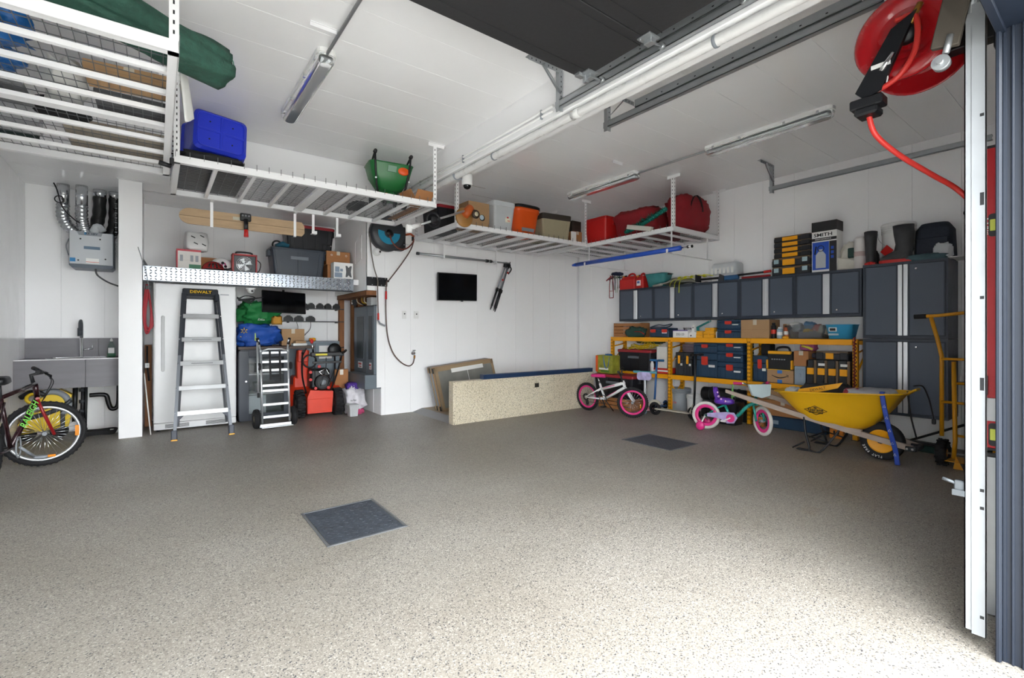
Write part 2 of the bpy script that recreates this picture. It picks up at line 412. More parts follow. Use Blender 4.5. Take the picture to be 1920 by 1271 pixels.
# closed door of the other bay
t = T('sectional_door', 'charcoal sectional garage door closed across the second bay', 'garage door', (0, 0, 0))
for k in range(5):
    b = B(); b.bb(3.205, .26, .004+k*.49, 6.295, .302, .004+k*.49+.486, .004); part('door_section', b, BLACKDOOR, t)
# tracks
def holes(bq, p, q, n, s=.006, nrm='Z'):
    p, q = Vector(p), Vector(q)
    for k in range(n):
        c = p+(q-p)*(k+.5)/n; d = {'Z': (s, s*1.8, .001), 'X': (.001, s*1.8, s), 'Y': (s, .001, s*1.8)}[nrm]
        bq.box(c.x, c.y, c.z, *d)
HOLE = mt('slot_shadow', '1B1C1E', .8, var=0)
def track(x, y0, y1, z, side, label, vert=True, stiff=True, bracket=True, endx=.14):
    t = T('door_track', label, 'door track', (x, 0, 0)); s = side
    b = B(); b.bb(-.022, y0, z-.026, -.018, y1, z+.026); b.bb(-.022, y0, z+.022, .02, y1, z+.026); b.bb(-.022, y0, z-.026, .02, y1, z-.022)
    b.bb(.016, y0, z+.012, .02, y1, z+.026); b.bb(.016, y0, z-.026, .02, y1, z-.012)
    part('horizontal_track', b, GALV, t)
    if stiff:
        b = B(); b.bb(-.03, y0+.1, z+.028, -.026, y1-.35, z+.088); b.bb(-.03, y0+.1, z+.028, .03, y1-.35, z+.032); a = part('stiffener', b, GALV, t)
        b = B(); holes(b, (-.031, y0+.2, z+.05), (-.031, y1-.4, z+.05), 10, .007, 'X'); part('bolt_hole', b, HOLE, a, kind='stuff')
    if bracket:
        b = B(); yb = y1-.03
        b.bb(-.02, yb-.018, z-.06, .02, yb-.014, ZC); b.bb(-.024, yb-.018, z-.06, -.02, yb+.02, ZC)
        part('hanger', b, GALV, t)
        b = B(); b.bb(min(0, s*.34), yb-.02, ZC-.004, max(0, s*.34), yb+.02, ZC); b.bb(min(0, s*.34), yb-.02, ZC-.035, max(0, s*.34), yb-.016, ZC); part('ceiling_angle', b, GALV, t)
        b = B(); b.tube([(s*.01, yb-.02, z+.08), (s*.2, yb-.02, ZC-.02)], .016, 4, flat=(1, .25)); part('brace', b, GALV, t)
        b = B(); holes(b, (0, yb-.0185, z), (0, yb-.0185, ZC), 7, .007, 'Y'); holes(b, (s*.03, yb-.0205, ZC-.018), (s*.33, yb-.0205, ZC-.018), 7, .007, 'Y'); part('slot', b, HOLE, t, kind='stuff')
    if vert:
        rr_ = y0-.405; b = B(); P = []
        for k in range(13):
            a = PI/2*k/12; P.append((0, y0-rr_*math.sin(a), z-rr_*(1-math.cos(a))))
        for off in (-.026, .026):
            pp = []
            for k in range(13):
                a = PI/2*k/12; rad = rr_+off; pp.append((0, y0-rad*math.sin(a), z-rr_+rad*math.cos(a)))
            b.tube(pp, .02, 4, flat=(1, .15))
        pp = [(-.02, p[1], p[2]) for p in P]; b.tube(pp, .026, 4, flat=(.12, 1)); part('curved_track', b, GALV, t)
        b = B(); zt = z-rr_; b.bb(-.022, .384, .06, -.018, .432, zt); b.bb(-.022, .428, .06, .02, .432, zt); b.bb(-.022, .384, .06, .02, .388, zt); part('vertical_track', b, mt('darkened_zinc', '8C8F92', .45, metal=.25, var=.05, scale=12), t)  # vertical track and angle: zinc colour darkened to offset strong doorway light
        b = B(); b.bb(-.026, .368, .05, -.022, .41, zt+.03); b.bb(-.026, .368, .05, -.01, .371, zt+.03); a = part('jamb_angle', b, MATS['darkened_zinc'], t)
        b = B()
        for zz in (.12, .55, .62, 1.02, 1.38, 1.75, 2.1): b.bb(-.0268, .374, zz, -.0258, .386, zz+(.05 if zz in (1.02, 1.75) else .012))
        part('slot', b, HOLE, a, kind='stuff')
        b = B(); holes(b, (-.0228, .41, zt+.02), (-.0228, .47, zt+.30), 5, .006, 'X'); part('bolt_hole', b, HOLE, t, kind='stuff')
    return t
tk = track(2.625, .98, 2.88, 3.10, -1, 'galvanised track of the rolled-up door, curving down beside the doorway')
b = B(); b.box(2.60, .47, 2.52, .03, .09, .20, .004, (12, 0, 0)); part('wood_block', b, mt('weathered_wood', '4A443C', .8, var=.15), tk).location = (-2.625, 0, 0)
b = B(); b.cyl((2.575, .50, 2.36), (2.61, .50, 2.36), .03, n=16); b.cyl((2.56, .50, 2.36), (2.63, .50, 2.36), .012, n=8); b.cyl((2.585, .485, 2.39), (2.585, .47, 2.46), .012, n=8)
part('roller', b, GALV, tk).location = (-2.625, 0, 0)
b = B(); b.bb(2.61, .43, .60, 2.64, .465, .645, .004); b.cyl((2.62, .455, .63), (2.61, .50, .645), .007, n=8); b.bb(2.60, .43, .585, 2.61, .47, .61, .002)
part('latch', b, mt('dull_steel', '5A5E62', .5, metal=.5), tk).location = (-2.625, 0, 0)
track(3.2, .85, 2.88, 3.085, 1, 'galvanised track end with slotted hanger right of the long white pipe', vert=False)
track(6.3, .85, 2.88, 3.085, -1, 'galvanised door track along the wall above the dark cabinets', vert=False, stiff=False)
# ---------------------------------------------------------------- lamps
LENS = mt('clear_polycarbonate', 'F2F5F6', .08, var=0, trans=.92, ior=1.25)
TUBE = mt('unlit_tube_glass', 'E9ECEE', .25, var=.02)
def lamp(x, y0, y1, label):
    t = T('ceiling_light', label, 'ceiling light', (x, (y0+y1)/2, ZC), group='twin-tube ceiling lights'); h = (y1-y0)/2
    def ringy(w, z, yy): return [(px, yy, z) for px in (-w/2, w/2)]
    b = B(); b.M = Matrix.Rotation(PI/2, 4, 'Z'); b.tub([(0, 2*h, .14), (-.03, 2*h, .14), (-.042, 2*h-.03, .125)], .05, 4); part('housing', b, WHITEP, t)
    b = B(); b.M = Matrix.Rotation(PI/2, 4, 'Z'); b.tub([(-.042, 2*h-.01, .135), (-.085, 2*h-.03, .115), (-.10, 2*h-.06, .08)], .04, 4, smooth=True); part('diffuser', b, LENS, t)
    for s in (-1, 1):
        b = B(); b.cyl((s*.028, -h+.05, -.062), (s*.028, h-.05, -.062), .013, n=10); part('tube', b, TUBE, t)
    b = B(); b.bb(-.045, -h+.045, -.05, .045, h-.045, -.043); part('reflector', b, GALV, t)
    for yy in (-h+.12, -h*.35, h*.35, h-.12):
        for s in (-1, 1):
            b = B(); b.bb(s*.062, yy-.012, -.055, s*.074, yy+.012, -.02, .002); part('clip', b, CHROME, t)
    return t
lamp(5.10, 4.0, 5.32, 'twin-tube ceiling light above the clothes-filled rack in the second bay')
lamp(5.10, 1.74, 3.04, 'twin-tube ceiling light between the two door tracks of the second bay')
lamp(1.03, 3.67, 5.01, 'twin-tube ceiling light over the first bay, hung below a grey conduit')
COND = mt('grey_conduit', '9A9C9E', .4, var=.03)
b = B(); b.cyl((1.03, .42, ZC-.03), (1.03, 3.69, ZC-.03), .012, n=10); one('light_conduit', b, COND, 'grey conduit feeding the ceiling light of the first bay', 'conduit')
b = B(); b.cyl((5.10, 3.02, ZC-.03), (5.10, 4.02, ZC-.03), .011, n=10); one('light_conduit', b, COND, 'short grey conduit joining the two lights of the second bay', 'conduit')
# ---------------------------------------------------------------- pipes under the beam
PIPE = mt('white_pvc_pipe', 'E2E2E1', .28, var=.01)
t = T('vacuum_pipe', 'thick white pipe clipped along the ceiling beam', 'pipe', (2.705, 0, 3.008))
b = B(); b.tube(sp([(0, .42, 0), (0, 3, 0), (0, 6.0, 0), (0, 6.55, 0), (0, 6.86, 0)], 4), .034, 14); part('pipe_run', b, PIPE, t)
for y in (1.55, 3.9, 5.4):
    b = B(); b.ring((0, y, 0), .037, .006, 'Y', 18, 6, flat=(.5, 2)); part('pipe_clip', b, GREYP, t)
b = B(); b.cyl((0, 2.7, 0), (0, 2.78, 0), .039, n=16); part('coupling', b, PIPE, t)
for z, r_, lab in ((3.135, .012, 'upper thin white conduit on the side of the ceiling beam'), (3.095, .010, 'lower thin white conduit on the side of the ceiling beam')):
    t = T('cable_conduit', lab, 'conduit', (2.645, 0, z))
    b = B(); b.cyl((0, 2.95, 0), (0, 6.85, 0), r_, n=10); part('conduit_run', b, PIPE, t)
    for y in (3.1, 4.4, 5.7):
        b = B(); b.bb(-.012, y-.008, -.02, .012, y+.008, .02, .003); part('saddle_clip', b, GREYP, t)
# pan-tilt dome camera under the beam
t = T('dome_camera', 'white pan-tilt dome camera hung under the ceiling beam', 'security camera', (2.83, 4.62, 2.93))
b = B(); b.lathe([(.02, .12), (.055, .115), (.062, .09), (.062, 0), (.056, -.012)], 20); part('housing', b, WHITEP, t)
b = B(); b.sph((0, 0, -.01), .046, 18, 8, -1, .1); part('dome', b, mt('black_glass', '0C0D10', .08, var=0), t)
b = B(); b.tube(sp([(-.05, .02, .06), (-.13, .03, .05), (-.17, .02, .09)], 5), .014, 8); part('arm', b, GREYP, t)
# ---------------------------------------------------------------- stairwell curb, threshold, landing
b = B(); b.bb(3.18, 5.55, 0, 5.89, 5.67, .583, .006); struct('wall_stair', b, CURBM)
t = T('outlet_box', 'small dark socket set in the speckled low wall', 'socket', (4.64, 5.55, .44))
b = B(); b.bb(-.042, -.006, -.032, .042, .001, .032, .003); part('cover_plate', b, mt('bronze_plate', '3B382F', .4, metal=.4), t)
b = B(); b.bb(-.03, -.009, -.02, .03, -.004, .02, .002); part('flap', b, mt('bronze_flap', '2A2823', .4), t)
b = B(); b.prism([(3.2, 0), (3.37, .05), (3.37, .0)], 5.67, 6.86, 'Y'); struct('trim_7', b, GREYCON)
b = B(); b.bb(3.37, 5.67, 0, 6.38, 6.865, .048); struct('floor_landing', b, mt('tan_landing', '9C8C76', .6, var=.06))
t = T('blue_beam', 'navy blue steel rail lying on top of the speckled low wall', 'rail', (3.68, 5.61, .583))
b = B(); b.bb(0, -.045, .0, 2.2, .045, .012, .002); b.bb(0, -.045, .012, 2.2, -.035, .062, .002); b.bb(0, .035, .012, 2.2, .045, .062, .002); b.bb(0, -.05, .052, 2.2, .05, .064, .002); part('channel', b, NAVY, t)
b = B(); b.bb(-.004, -.045, .002, .006, .045, .06, .002); part('end_cap', b, NAVY, t)
# ---------------------------------------------------------------- floor drains
DRAIN = mt('dark_cast_cover', '3E444D', .55, var=.3, scale=9, bump=.3, bscale=45)
DRIM = mt('drain_rim', '6B6D70', .5, metal=.3, var=.1)
for x0, y0, x1, y1, lab in ((.80, 2.845, 1.287, 3.46, 'dusty dark square drain cover in the open floor of the first bay'), (4.325, 2.985, 4.82, 3.63, 'dark square drain cover in the floor of the second bay')):
    t = T('drain_cover', lab, 'drain', ((x0+x1)/2, (y0+y1)/2, 0)); w_, d_ = x1-x0, y1-y0
    b = B()
    for sx in (-1, 1): b.bb(sx*w_/2-.008, -d_/2-.008, 0, sx*w_/2+.008, d_/2+.008, .006, .002); b.bb(-w_/2, sx*d_/2-.008, 0, w_/2, sx*d_/2+.008, .006, .002)
    part('rim', b, DRIM, t)
    b = B(); b.bb(-w_/2+.012, -d_/2+.012, .0005, w_/2-.012, d_/2-.012, .004, .001); part('plate', b, DRAIN, t)
    b = B(); random.seed(3)
    for i in range(9):
        for j in range(12):
            b.box(-w_/2+.05+i*(w_-.1)/8, -d_/2+.05+j*(d_-.1)/11, .0045, .022, .007, .003, .001, (0, 0, 45 if (i+j) % 2 else -45))
    part('tread', b, DRAIN, t, kind='stuff')
# ---------------------------------------------------------------- diamond-plate shelf over the alcove
t = T('alcove_shelf', 'wide shelf with a diamond-plate aluminium front above the freezer', 'shelf', (0, 7.18, 0))
b = B(); b.bb(-.13, 0, 1.965, 2.465, 1.215, 2.045); part('deck', b, WTRIM, t)
b = B(); b.bb(-.13, -.004, 1.855, 2.38, .04, 1.874, .003); part('lower_edge', b, DGREY, t)
for x0, x1 in ((-.13, 2.235), (2.238, 2.385)):
    b = B(); b.bb(x0, -.012, 1.872, x1, 0, 2.048, .002); pl = part('tread_plate', b, mt('tread_aluminium', 'A2A9B2', .27, metal=.9, var=.02), t)
    b = B(); nx = int((x1-x0)/.05)
    for i in range(nx):
        for j in range(5):
            a = 45 if (i+j) % 2 else -45; c = V(x0+.025+i*.05, -.0135, 1.891+j*.0345); u = V(math.cos(R(a)), 0, math.sin(R(a))); v = V(-math.sin(R(a)), 0, math.cos(R(a)))
            n0 = [c-u*.021+V(0, .0015, 0), c+v*.0075+V(0, .0015, 0), c+u*.021+V(0, .0015, 0), c-v*.0075+V(0, .0015, 0), c+V(0, -.004, 0)]
            b.add([tuple(p) for p in n0], [(1, 0, 4), (2, 1, 4), (3, 2, 4), (0, 3, 4)])
    part('tread_bump', b, CHROME, pl, kind='stuff')
# electrical recess: timber, two load centres, ledge
b = B(); b.bb(2.74, 6.90, .40, 2.90, 8.5, 1.87); struct('wall_recess', b, BROWNW)
b = B(); b.bb(2.484, 6.89, 1.872, 2.95, 8.5, 3.12); b.bb(2.714, 6.89, 0, 2.9, 8.5, .398); struct('wall_recess_light_block', b, BROWNW)  # unseen filler blocks, added to keep sky light from leaking into the recess
b = B(); b.bb(2.48, 6.885, 1.80, 2.74, 8.3, 1.865); b.bb(2.66, 7.78, .62, 2.74, 7.83, 1.8); b.bb(2.66, 8.1, .62, 2.74, 8.16, 1.8); b.bb(2.52, 8.30, .62, 2.60, 8.38, 1.8); struct('trim_8', b, BROWNW)
EP = mt('grey_enamel', '6E7880', .4, metal=.3, var=.04)
b = B(); b.bb(2.46, 6.89, .40, 2.735, 7.75, .612, .004); one('cable_trough', b, EP, 'grey steel trough box below the two electrical panels', 'box')
for y0, y1, lab in ((7.17, 7.74, 'grey electrical panel nearer the battery shelves'), (6.885, 7.14, 'grey electrical panel at the edge of the white wall')):
    t = T('electrical_panel', lab, 'electrical panel', (2.60, (y0+y1)/2, .615)); hw = (y1-y0)/2
    b = B(); b.bb(.0, -hw, 0, .138, hw, 1.03, .004); part('enclosure', b, EP, t)
    b = B(); b.bb(-.012, -hw-.006, -.0, .001, hw+.006, 1.035, .003); d = part('cover', b, EP, t)
    b = B(); b.bb(-.018, -hw*.55, .22, -.011, hw*.55, .88, .002); part('breaker_door', b, mt('grey_enamel_dark', '3D444A', .4, var=.04), d)
    b = B(); b.bb(-.0145, -hw*.3, .07, -.0115, hw*.35, .17); part('rating_label', b, PAPER, d)
    b = B(); b.bb(-.016, -hw*.2, .085, -.0146, hw*.2, .10); b.bb(-.016, -hw*.2, .12, -.0146, hw*.28, .15); part('label_print', b, RED, d)
b = B(); b.bb(2.60, 7.02, 1.66, 2.73, 7.2, 1.78, .004); one('junction_box', b, mt('white_grey_box', 'B9BCBE', .4), 'pale junction box on top of the nearer electrical panel', 'junction box')
t = T('relay_box', 'small dark transformer box on the timber above the panels', 'transformer', (2.66, 7.90, 1.70)); b = B(); b.bb(-.05, -.04, 0, .08, .05, .09, .004); part('case', b, DGREY, t); b = B(); b.cyl((-.06, 0, .03), (-.05, 0, .03), .02, n=10); b.cyl((-.06, 0, .07), (-.05, 0, .07), .012, n=10); part('terminal', b, CHROME, t)
cols = (('black_cable', '16171A'), ('cream_cable', 'CFC6AE'), ('yellow_cable', 'B99B25'))
for k in range(5):
    b = B(); y = 7.22+.10*k; b.tube(sp([(2.70, y, 1.66+.02*k % .05), (2.62, y+.02, 1.72), (2.64, y+.08+.02*k, 1.79), (2.66, y+.12, 1.85)], 5), .008, 7)
    nm, cc = cols[k % 3]
    one('cable', b, mt(nm, cc, .5), ['black cable above the panels nearest the white wall edge', 'cream cable above the panels nearest the white wall edge', 'yellow cable above the electrical panels', 'black cable above the panels beside the transformer', 'cream cable above the panels beside the transformer'][k], 'cable', group='cables above the panels')
b = B(); b.tube(sp([(2.70, 8.02, .75), (2.69, 8.02, 1.1), (2.70, 8.03, 1.5), (2.69, 8.02, 1.79)], 5), .018, 8); one('riser_cable', b, BLACK, 'thick black cable running up the timber beside the battery shelves', 'cable')
for x, y, lab in ((.93, 3.42, 'small white bracket on the ceiling beside the first-bay light'), (4.62, 3.95, 'small white bracket on the ceiling between the second-bay lights')):
    t = T('ceiling_bracket', lab, 'bracket', (x, y, ZC)); b = B(); b.bb(-.09, -.012, -.004, .09, .012, 0, .001); part('plate', b, WTRIM, t); b = B(); b.bb(-.09, -.003, -.03, .09, 0, -.004, .001); part('flange', b, WTRIM, t)
t = T('coat_hook', 'small black peg on the wall near the end of the lockers', 'peg', (6.85, 1.10, 2.50)); b = B(); b.cyl((0, 0, 0), (-.05, 0, 0), .02, n=12); part('stem', b, BLACK, t); b = B(); b.lathe([(0, -.09), (.03, -.085), (.035, -.06), (.02, -.05)], 14, axis='X'); part('head', b, BLACK, t)
# ================================================================ builders for stored goods (front faces local -Y, base at z 0)
def cbox(label, w_, d_, h_, loc, rz=0, mat=None, name='cardboard_box', open_=False, tape=True, tilt=None, cat='box', group=None, label_patch=False):
    t = T(name, label, cat, loc, rz, group, (tilt[0], tilt[1], rz) if tilt else None); m = mat or CARD
    b = B()
    if open_:
        e = .004
        b.bb(-w_/2, 0, 0, w_/2, d_, e); b.bb(-w_/2, 0, 0, w_/2, e, h_); b.bb(-w_/2, d_-e, 0, w_/2, d_, h_); b.bb(-w_/2, 0, 0, -w_/2+e, d_, h_); b.bb(w_/2-e, 0, 0, w_/2, d_, h_)
    else: b.bb(-w_/2, 0, 0, w_/2, d_, h_, .003)
    part('carton', b, m, t)
    if open_:
        for sx, ang in ((-1, 25), (1, -20)):
            b = B(); b.box(sx*(w_/2+.02), d_/2, h_+.035, .003, d_*.96, .1, rot=(0, sx*35, 0)); part('flap', b, m, t)
        b = B(); b.box(0, -.03, h_+.03, w_*.96, .003, .1, rot=(40, 0, 0)); part('flap', b, m, t)
        b = B(); b.box(0, d_+.02, h_+.035, w_*.96, .003, .1, rot=(-30, 0, 0)); part('flap', b, m, t)
    else:
        b = B(); b.bb(-w_/2+.002, d_/2-.0015, h_-.001, w_/2-.002, d_/2+.0015, h_+.0012); b.bb(-w_/2-.001, -.0008, h_*.48, w_/2+.001, .001, h_*.484); part('seam', b, mt('carton_seam', '6E5334', .9), t)
        if tape:
            b = B(); b.bb(-.025, -.0012, h_*.72, .025, .001, h_); b.bb(-.025, 0, h_-.001, .025, d_, h_+.001); part('tape', b, TAPE, t)
    if label_patch:
        b = B(); b.bb(w_*.1, -.0015, h_*.2, w_*.4, .001, h_*.6); part('shipping_label', b, PAPER, t)
    return t
def tote(label, w_, d_, h_, loc, rz=0, body=None, lid=None, name='storage_tote', tag_=False, tilt=None, taper=.88, ribs=5, lidh=.035, group=None, inv=False):
    t = T(name, label, 'tote', loc, rz, group, (tilt[0], tilt[1], rz) if tilt else None)
    k = taper; b = B(); z1 = h_-lidh
    b.tub([(0, w_*k, d_*k, 0, d_/2), (z1*.97, w_*.965, d_*.965, 0, d_/2), (z1, w_*.965, d_*.965, 0, d_/2)], .035, 3); part('tub_body', b, body, t)
    if ribs:
        for i in range(ribs):
            x = -w_*.40+w_*.8*i/(ribs-1); b = B()
            y0 = d_/2-d_*k/2; y1 = d_/2-d_*.965/2
            b.add([(x*k*1.0-.02, y0-.006, .03), (x*k+.02, y0-.006, .03), (x+.025, y1-.006, z1*.93), (x-.025, y1-.006, z1*.93), (x*k-.026, y0+.01, .03), (x*k+.026, y0+.01, .03), (x+.031, y1+.01, z1*.93), (x-.031, y1+.01, z1*.93)],
                  [(0, 1, 2, 3), (4, 0, 3, 7), (1, 5, 6, 2), (3, 2, 6, 7), (0, 4, 5, 1)]); part('rib', b, body, t)
    b = B(); b.tub([(z1-.012, w_*.985, d_*.985, 0, d_/2), (z1, w_, d_, 0, d_/2), (h_-.008, w_, d_, 0, d_/2), (h_, w_*.95, d_*.93, 0, d_/2), (h_-.01, w_*.9, d_*.86, 0, d_/2)], .04, 3); l = part('lid', b, lid or body, t)
    for s_ in (-1, 1):
        b = B(); b.bb(s_*w_*.47, d_*.35, z1-.09, s_*w_*.53, d_*.65, z1-.0, .006); part('handle', b, body, t)
    if tag_:
        b = B(); b.bb(-w_*.16, -.0035+d_*.018, z1*.66, w_*.16, d_*.03+.004, z1*.78); part('label_plate', b, mt('smoked_label', '6E757E', .3), t)
    return t
def case(label, w_, d_, h_, loc, rz=0, body=None, latch=None, name='tool_case', nl=1, plate=False, cat='case', group=None, tilt=None, lab=None):
    t = T(name, label, cat, loc, rz, group, (tilt[0], tilt[1], rz) if tilt else None); b = B(); b.bb(-w_/2, 0, 0, w_/2, d_, h_*.70, .008); part('base_shell', b, body, t)
    b = B(); b.bb(-w_/2, 0, h_*.715, w_/2, d_, h_, .008); part('lid', b, body, t)
    b = B()
    for x in (-.38, -.2, .2, .38): b.bb(w_*x-.012, -.004, h_*.04, w_*x+.012, .004, h_*.66, .002)
    part('rib', b, body, t, kind='stuff')
    xs = [0] if nl == 1 else [-w_*.3, w_*.3]
    for x in xs:
        lw = min(.10, w_*.28); b = B(); b.bb(x-lw/2, -.014, h_*.52, x+lw/2, .002, h_*.86, .004); l = part('latch', b, latch, t)
        b = B(); b.bb(x-lw*.3, -.017, h_*.5, x+lw*.3, -.006, h_*.60, .003); part('thumb_tab', b, latch, l)
    if plate:
        b = B(); b.bb(w_*.16, -.0055, h_*.42, w_*.42, .0, h_*.52, .0015); part('label_plate', b, PAPER, t)
    return t
# ---------------------------------------------------------------- ceiling racks
def rack(label, L_, D_, loc, rz, posts, post_h):
    t = T('ceiling_rack', label, 'rack', loc, rz, 'white steel ceiling racks')
    hx, hy = L_/2, D_/2
    for s_ in (-1, 1):
        b = B(); b.bb(-hx, s_*hy-.003, 0, hx, s_*hy+.003, .062, .001); b.bb(-hx, min(s_*hy, s_*(hy-.045)), 0, hx, max(s_*hy, s_*(hy-.045)), .004); part('side_beam', b, WIRE, t)
        b = B(); b.bb(s_*hx-.003, -hy, 0, s_*hx+.003, hy, .062, .001); b.bb(min(s_*hx, s_*(hx-.045)), -hy, 0, max(s_*hx, s_*(hx-.045)), hy, .004); part('end_beam', b, WIRE, t)
    for k in range(1, 8):
        x = -hx+L_*k/8; wd = .085 if k == 4 else .032
        b = B(); b.bb(x-wd/2, -hy+.004, .012, x+wd/2, hy-.004, .016); b.bb(x-wd/2, -hy+.004, .016, x-wd/2+.003, hy-.004, .040); b.bb(x+wd/2-.003, -hy+.004, .016, x+wd/2, hy-.004, .040)
        part('cross_member', b, WIRE, t)
    b = B(); n = int(D_/.05)
    for k in range(n+1): y = -hy+.01+(D_-.02)*k/n; b.bb(-hx, y-.0018, .060, hx, y+.0018, .0636)
    m = int(L_/.1)
    for k in range(m+1):
        x = -hx+.01+(L_-.02)*k/m; b.bb(x-.002, -hy-.004, .0636, x+.002, hy+.004, .0672)
        for s_ in (-1, 1): b.bb(x-.002, s_*(hy+.004)-.002, .045, x+.002, s_*(hy+.004)+.002, .100)
    part('wire_deck', b, mt('zinc_wire', '6E7174', .45, metal=.6), t, kind='stuff')
    for px, py in posts:
        x, y = px*hx, py*hy; sx = 1 if px > 0 else -1; sy = 1 if py > 0 else -1
        b = B(); b.bb(min(x, x-sx*.04), y-sy*.0-.002, 0, max(x, x-sx*.04), y+.002, post_h); b.bb(x-.002, min(y, y-sy*.04), 0, x+.002, max(y, y-sy*.04), post_h); p = part('post', b, WIRE, t)
        b = B()
        for k in range(int(post_h/.05)-1): b.bb(x-sx*.02-.004, y-sy*.0-.0026, .09+k*.05, x-sx*.02+.004, y+.0026, .11+k*.05); b.bb(x-.0026, y-sy*.02-.004, .09+k*.05, x+.0026, y-sy*.02+.004, .11+k*.05)
        part('slot', b, HOLE, p, kind='stuff')
        b = B(); b.bb(x-.10, y-.02, post_h-.004, x+.10, y+.02, post_h); b.bb(x-.10, y+sy*.001-.002, post_h-.04, x+.10, y+sy*.001+.002, post_h); part('ceiling_plate', b, WIRE, t)
    return t
ZR, PH = 2.655, ZC-2.655
r1 = rack('white ceiling rack along the left wall, loaded with tarps and boxes', 2.36, 1.19, (-.505, 4.10, ZR), 90, [(-1, -1), (1, -1), (-1, 1), (1, 1)], PH)
r2 = rack('white ceiling rack carrying the blue bin and the green spreader', 2.42, 1.17, (1.325, 5.385, ZR), 0, [(-1, -1), (1, -1), (-1, 1), (1, 1)], PH)
r3 = rack('white ceiling rack along the back wall, holding a row of tubs', 2.42, 1.22, (4.35, 6.01, ZR-.025), 0, [(-1, -1), (1, -1), (-1, 1), (1, 1)], PH+.025)
r4 = rack('white ceiling rack against the right wall, under the red bags', 2.44, 1.15, (6.185, 5.04, ZR-.025), 90, [(-1, -1), (1, 1), (-1, 1), (1, -1)], PH+.025)
DK = ZR+.068
# --- left rack contents
GTARP = mt('green_shade_cloth', '2C5447', .75, var=.25, scale=26, bump=.35, bscale=60, stretch=(1, 1, 1))
b = B(); ring = []
for k in range(25):
    u = k/24; c = V(-.78, 2.95, DK+.20).lerp(V(.345, 3.46, DK+.17), u); d = (V(.345, 3.46, 0)-V(-.78, 2.95, 0)).normalized(); sd = V(-d.y, d.x, 0); g = []
    for j in range(32):
        a = 2*PI*j/32; rad = .118+.06*noise.noise(V(math.cos(a)*2.2, math.sin(a)*2.2, u*3.2))-.02*math.exp(-((u-.45)/.12)**2)+.012*math.sin(4*a+u*7)
        g.append(tuple(c+sd*math.cos(a)*rad+V(0, 0, 1)*max(-.105, math.sin(a)*rad*.95)+V(0, 0, .0)))
    ring.append(g)
b.loft(ring); rl = T('shade_cloth_roll', 'rolled dark green shade cloth poking out past the left rack', 'tarp roll'); part('roll', b, GTARP, rl)
b = B(); c = V(.346, 3.4605, DK+.17)
for k in range(3):
    P_ = [c+V(-.42*math.cos(a)*.03*(k+1)*1.0, .9*math.cos(a)*.03*(k+1), math.sin(a)*.028*(k+1)) for a in [2*PI*i/16 for i in range(16)]]
    b.tube(P_, .004, 5, True)
part('roll_end', b, mt('green_cloth_edge', '5C8576', .8), rl)
BTARP = mt('blue_plastic_tarp', '1B63A8', .35, var=.25, scale=12, bump=.5, bscale=18)
for c, r_, sd, lab in (((-.77, 3.42, DK+.085), (.25, .17, .085), 1, 'crumpled blue tarp heaped on the left rack, nearer the door'), ((-.84, 3.80, DK+.07), (.21, .15, .07), 2, 'second crumpled blue tarp on the left rack, behind the first')):
    b = B(); b.blob((0, 0, 0), r_, sd, .35, 2.6, 30, 16, .75); one('blue_tarp', b, BTARP, lab, 'tarp', c)
cbox('long flat cardboard carton on the left rack below the green roll', .42, .17, .09, (-.13, 3.60, DK), -6, CARD)
b = B(); b.blob((0, 0, 0), (.09, .31, .06), 5, .3, 2.2, 24, 14, .6); one('white_sack', b, mt('white_sack_cloth', 'D9D9D6', .7, var=.05, bump=.3, bscale=14), 'crumpled white sack lying on the left rack', 'sack', (-.45, 4.0, DK+.06), 6)
GPAN = mt('grey_panel', '6D6E70', .6, var=.06)
for x0, x1, y0, y1, m, lab in ((-.31, .07, 3.86, 4.22, mt('dark_grey_panel', '4C4D50', .6, var=.06), 'dark grey board lying flat on the left rack near its post'), (-1.06, -.64, 4.02, 4.36, GPAN, 'mid grey board lying flat on the left rack near the wall')):
    t = T('flat_board', lab, 'board', ((x0+x1)/2, (y0+y1)/2, DK)); b = B(); b.bb(-(x1-x0)/2, -(y1-y0)/2, 0, (x1-x0)/2, (y1-y0)/2, .03, .004); part('panel', b, m, t)
    b = B(); b.bb(-(x1-x0)/2+.02, -.01, -.002, (x1-x0)/2-.02, .01, .002); part('batten', b, m, t)
b = B(); b.blob((0, 0, 0), (.14, .10, .05), 8, .3, 2.4); one('black_bag', b, BLACKR, 'small black bag lying on the left rack beside the white sack', 'bag', (-.52, 4.44, DK+.05))
t = T('rolled_mat', 'flat beige floor mat folded on the far end of the left rack', 'mat', (-.24, 4.88, DK)); b = B(); b.bb(-.30, -.30, 0, .30, .34, .035, .012); part('layer', b, mt('beige_mat', '9C9284', .85, var=.08, bump=.2, bscale=60), t); b = B(); b.bb(-.29, -.29, .036, .30, .32, .065, .012); part('layer', b, MATS['beige_mat'], t)
cbox('grey plastic-wrapped carton at the wall end of the left rack', .36, .30, .12, (-.84, 4.66, DK), 4, mt('grey_wrap', 'A9ABAD', .5, var=.1), tape=False)
b = B(); b.blob((0, 0, 0), (.13, .10, .06), 11, .35, 3); one('fabric_bundle', b, mt('dark_green_fabric', '2B3B38', .8, var=.2), 'dark bundled fabric at the far corner of the left rack', 'bundle', (-.86, 5.12, DK+.06))
b = B()
def drape(u, v): return (.115+.05*math.sin(u*3)+.03*v, 3.62+.20*u, DK+.16-.30*v*(1-.35*u)+.01*math.sin(u*9+v*4))
b.sheet(drape, 10, 10, .006); one('white_cloth', b, MATS['white_sack_cloth'], 'white cloth hanging off the edge of the left rack', 'cloth')
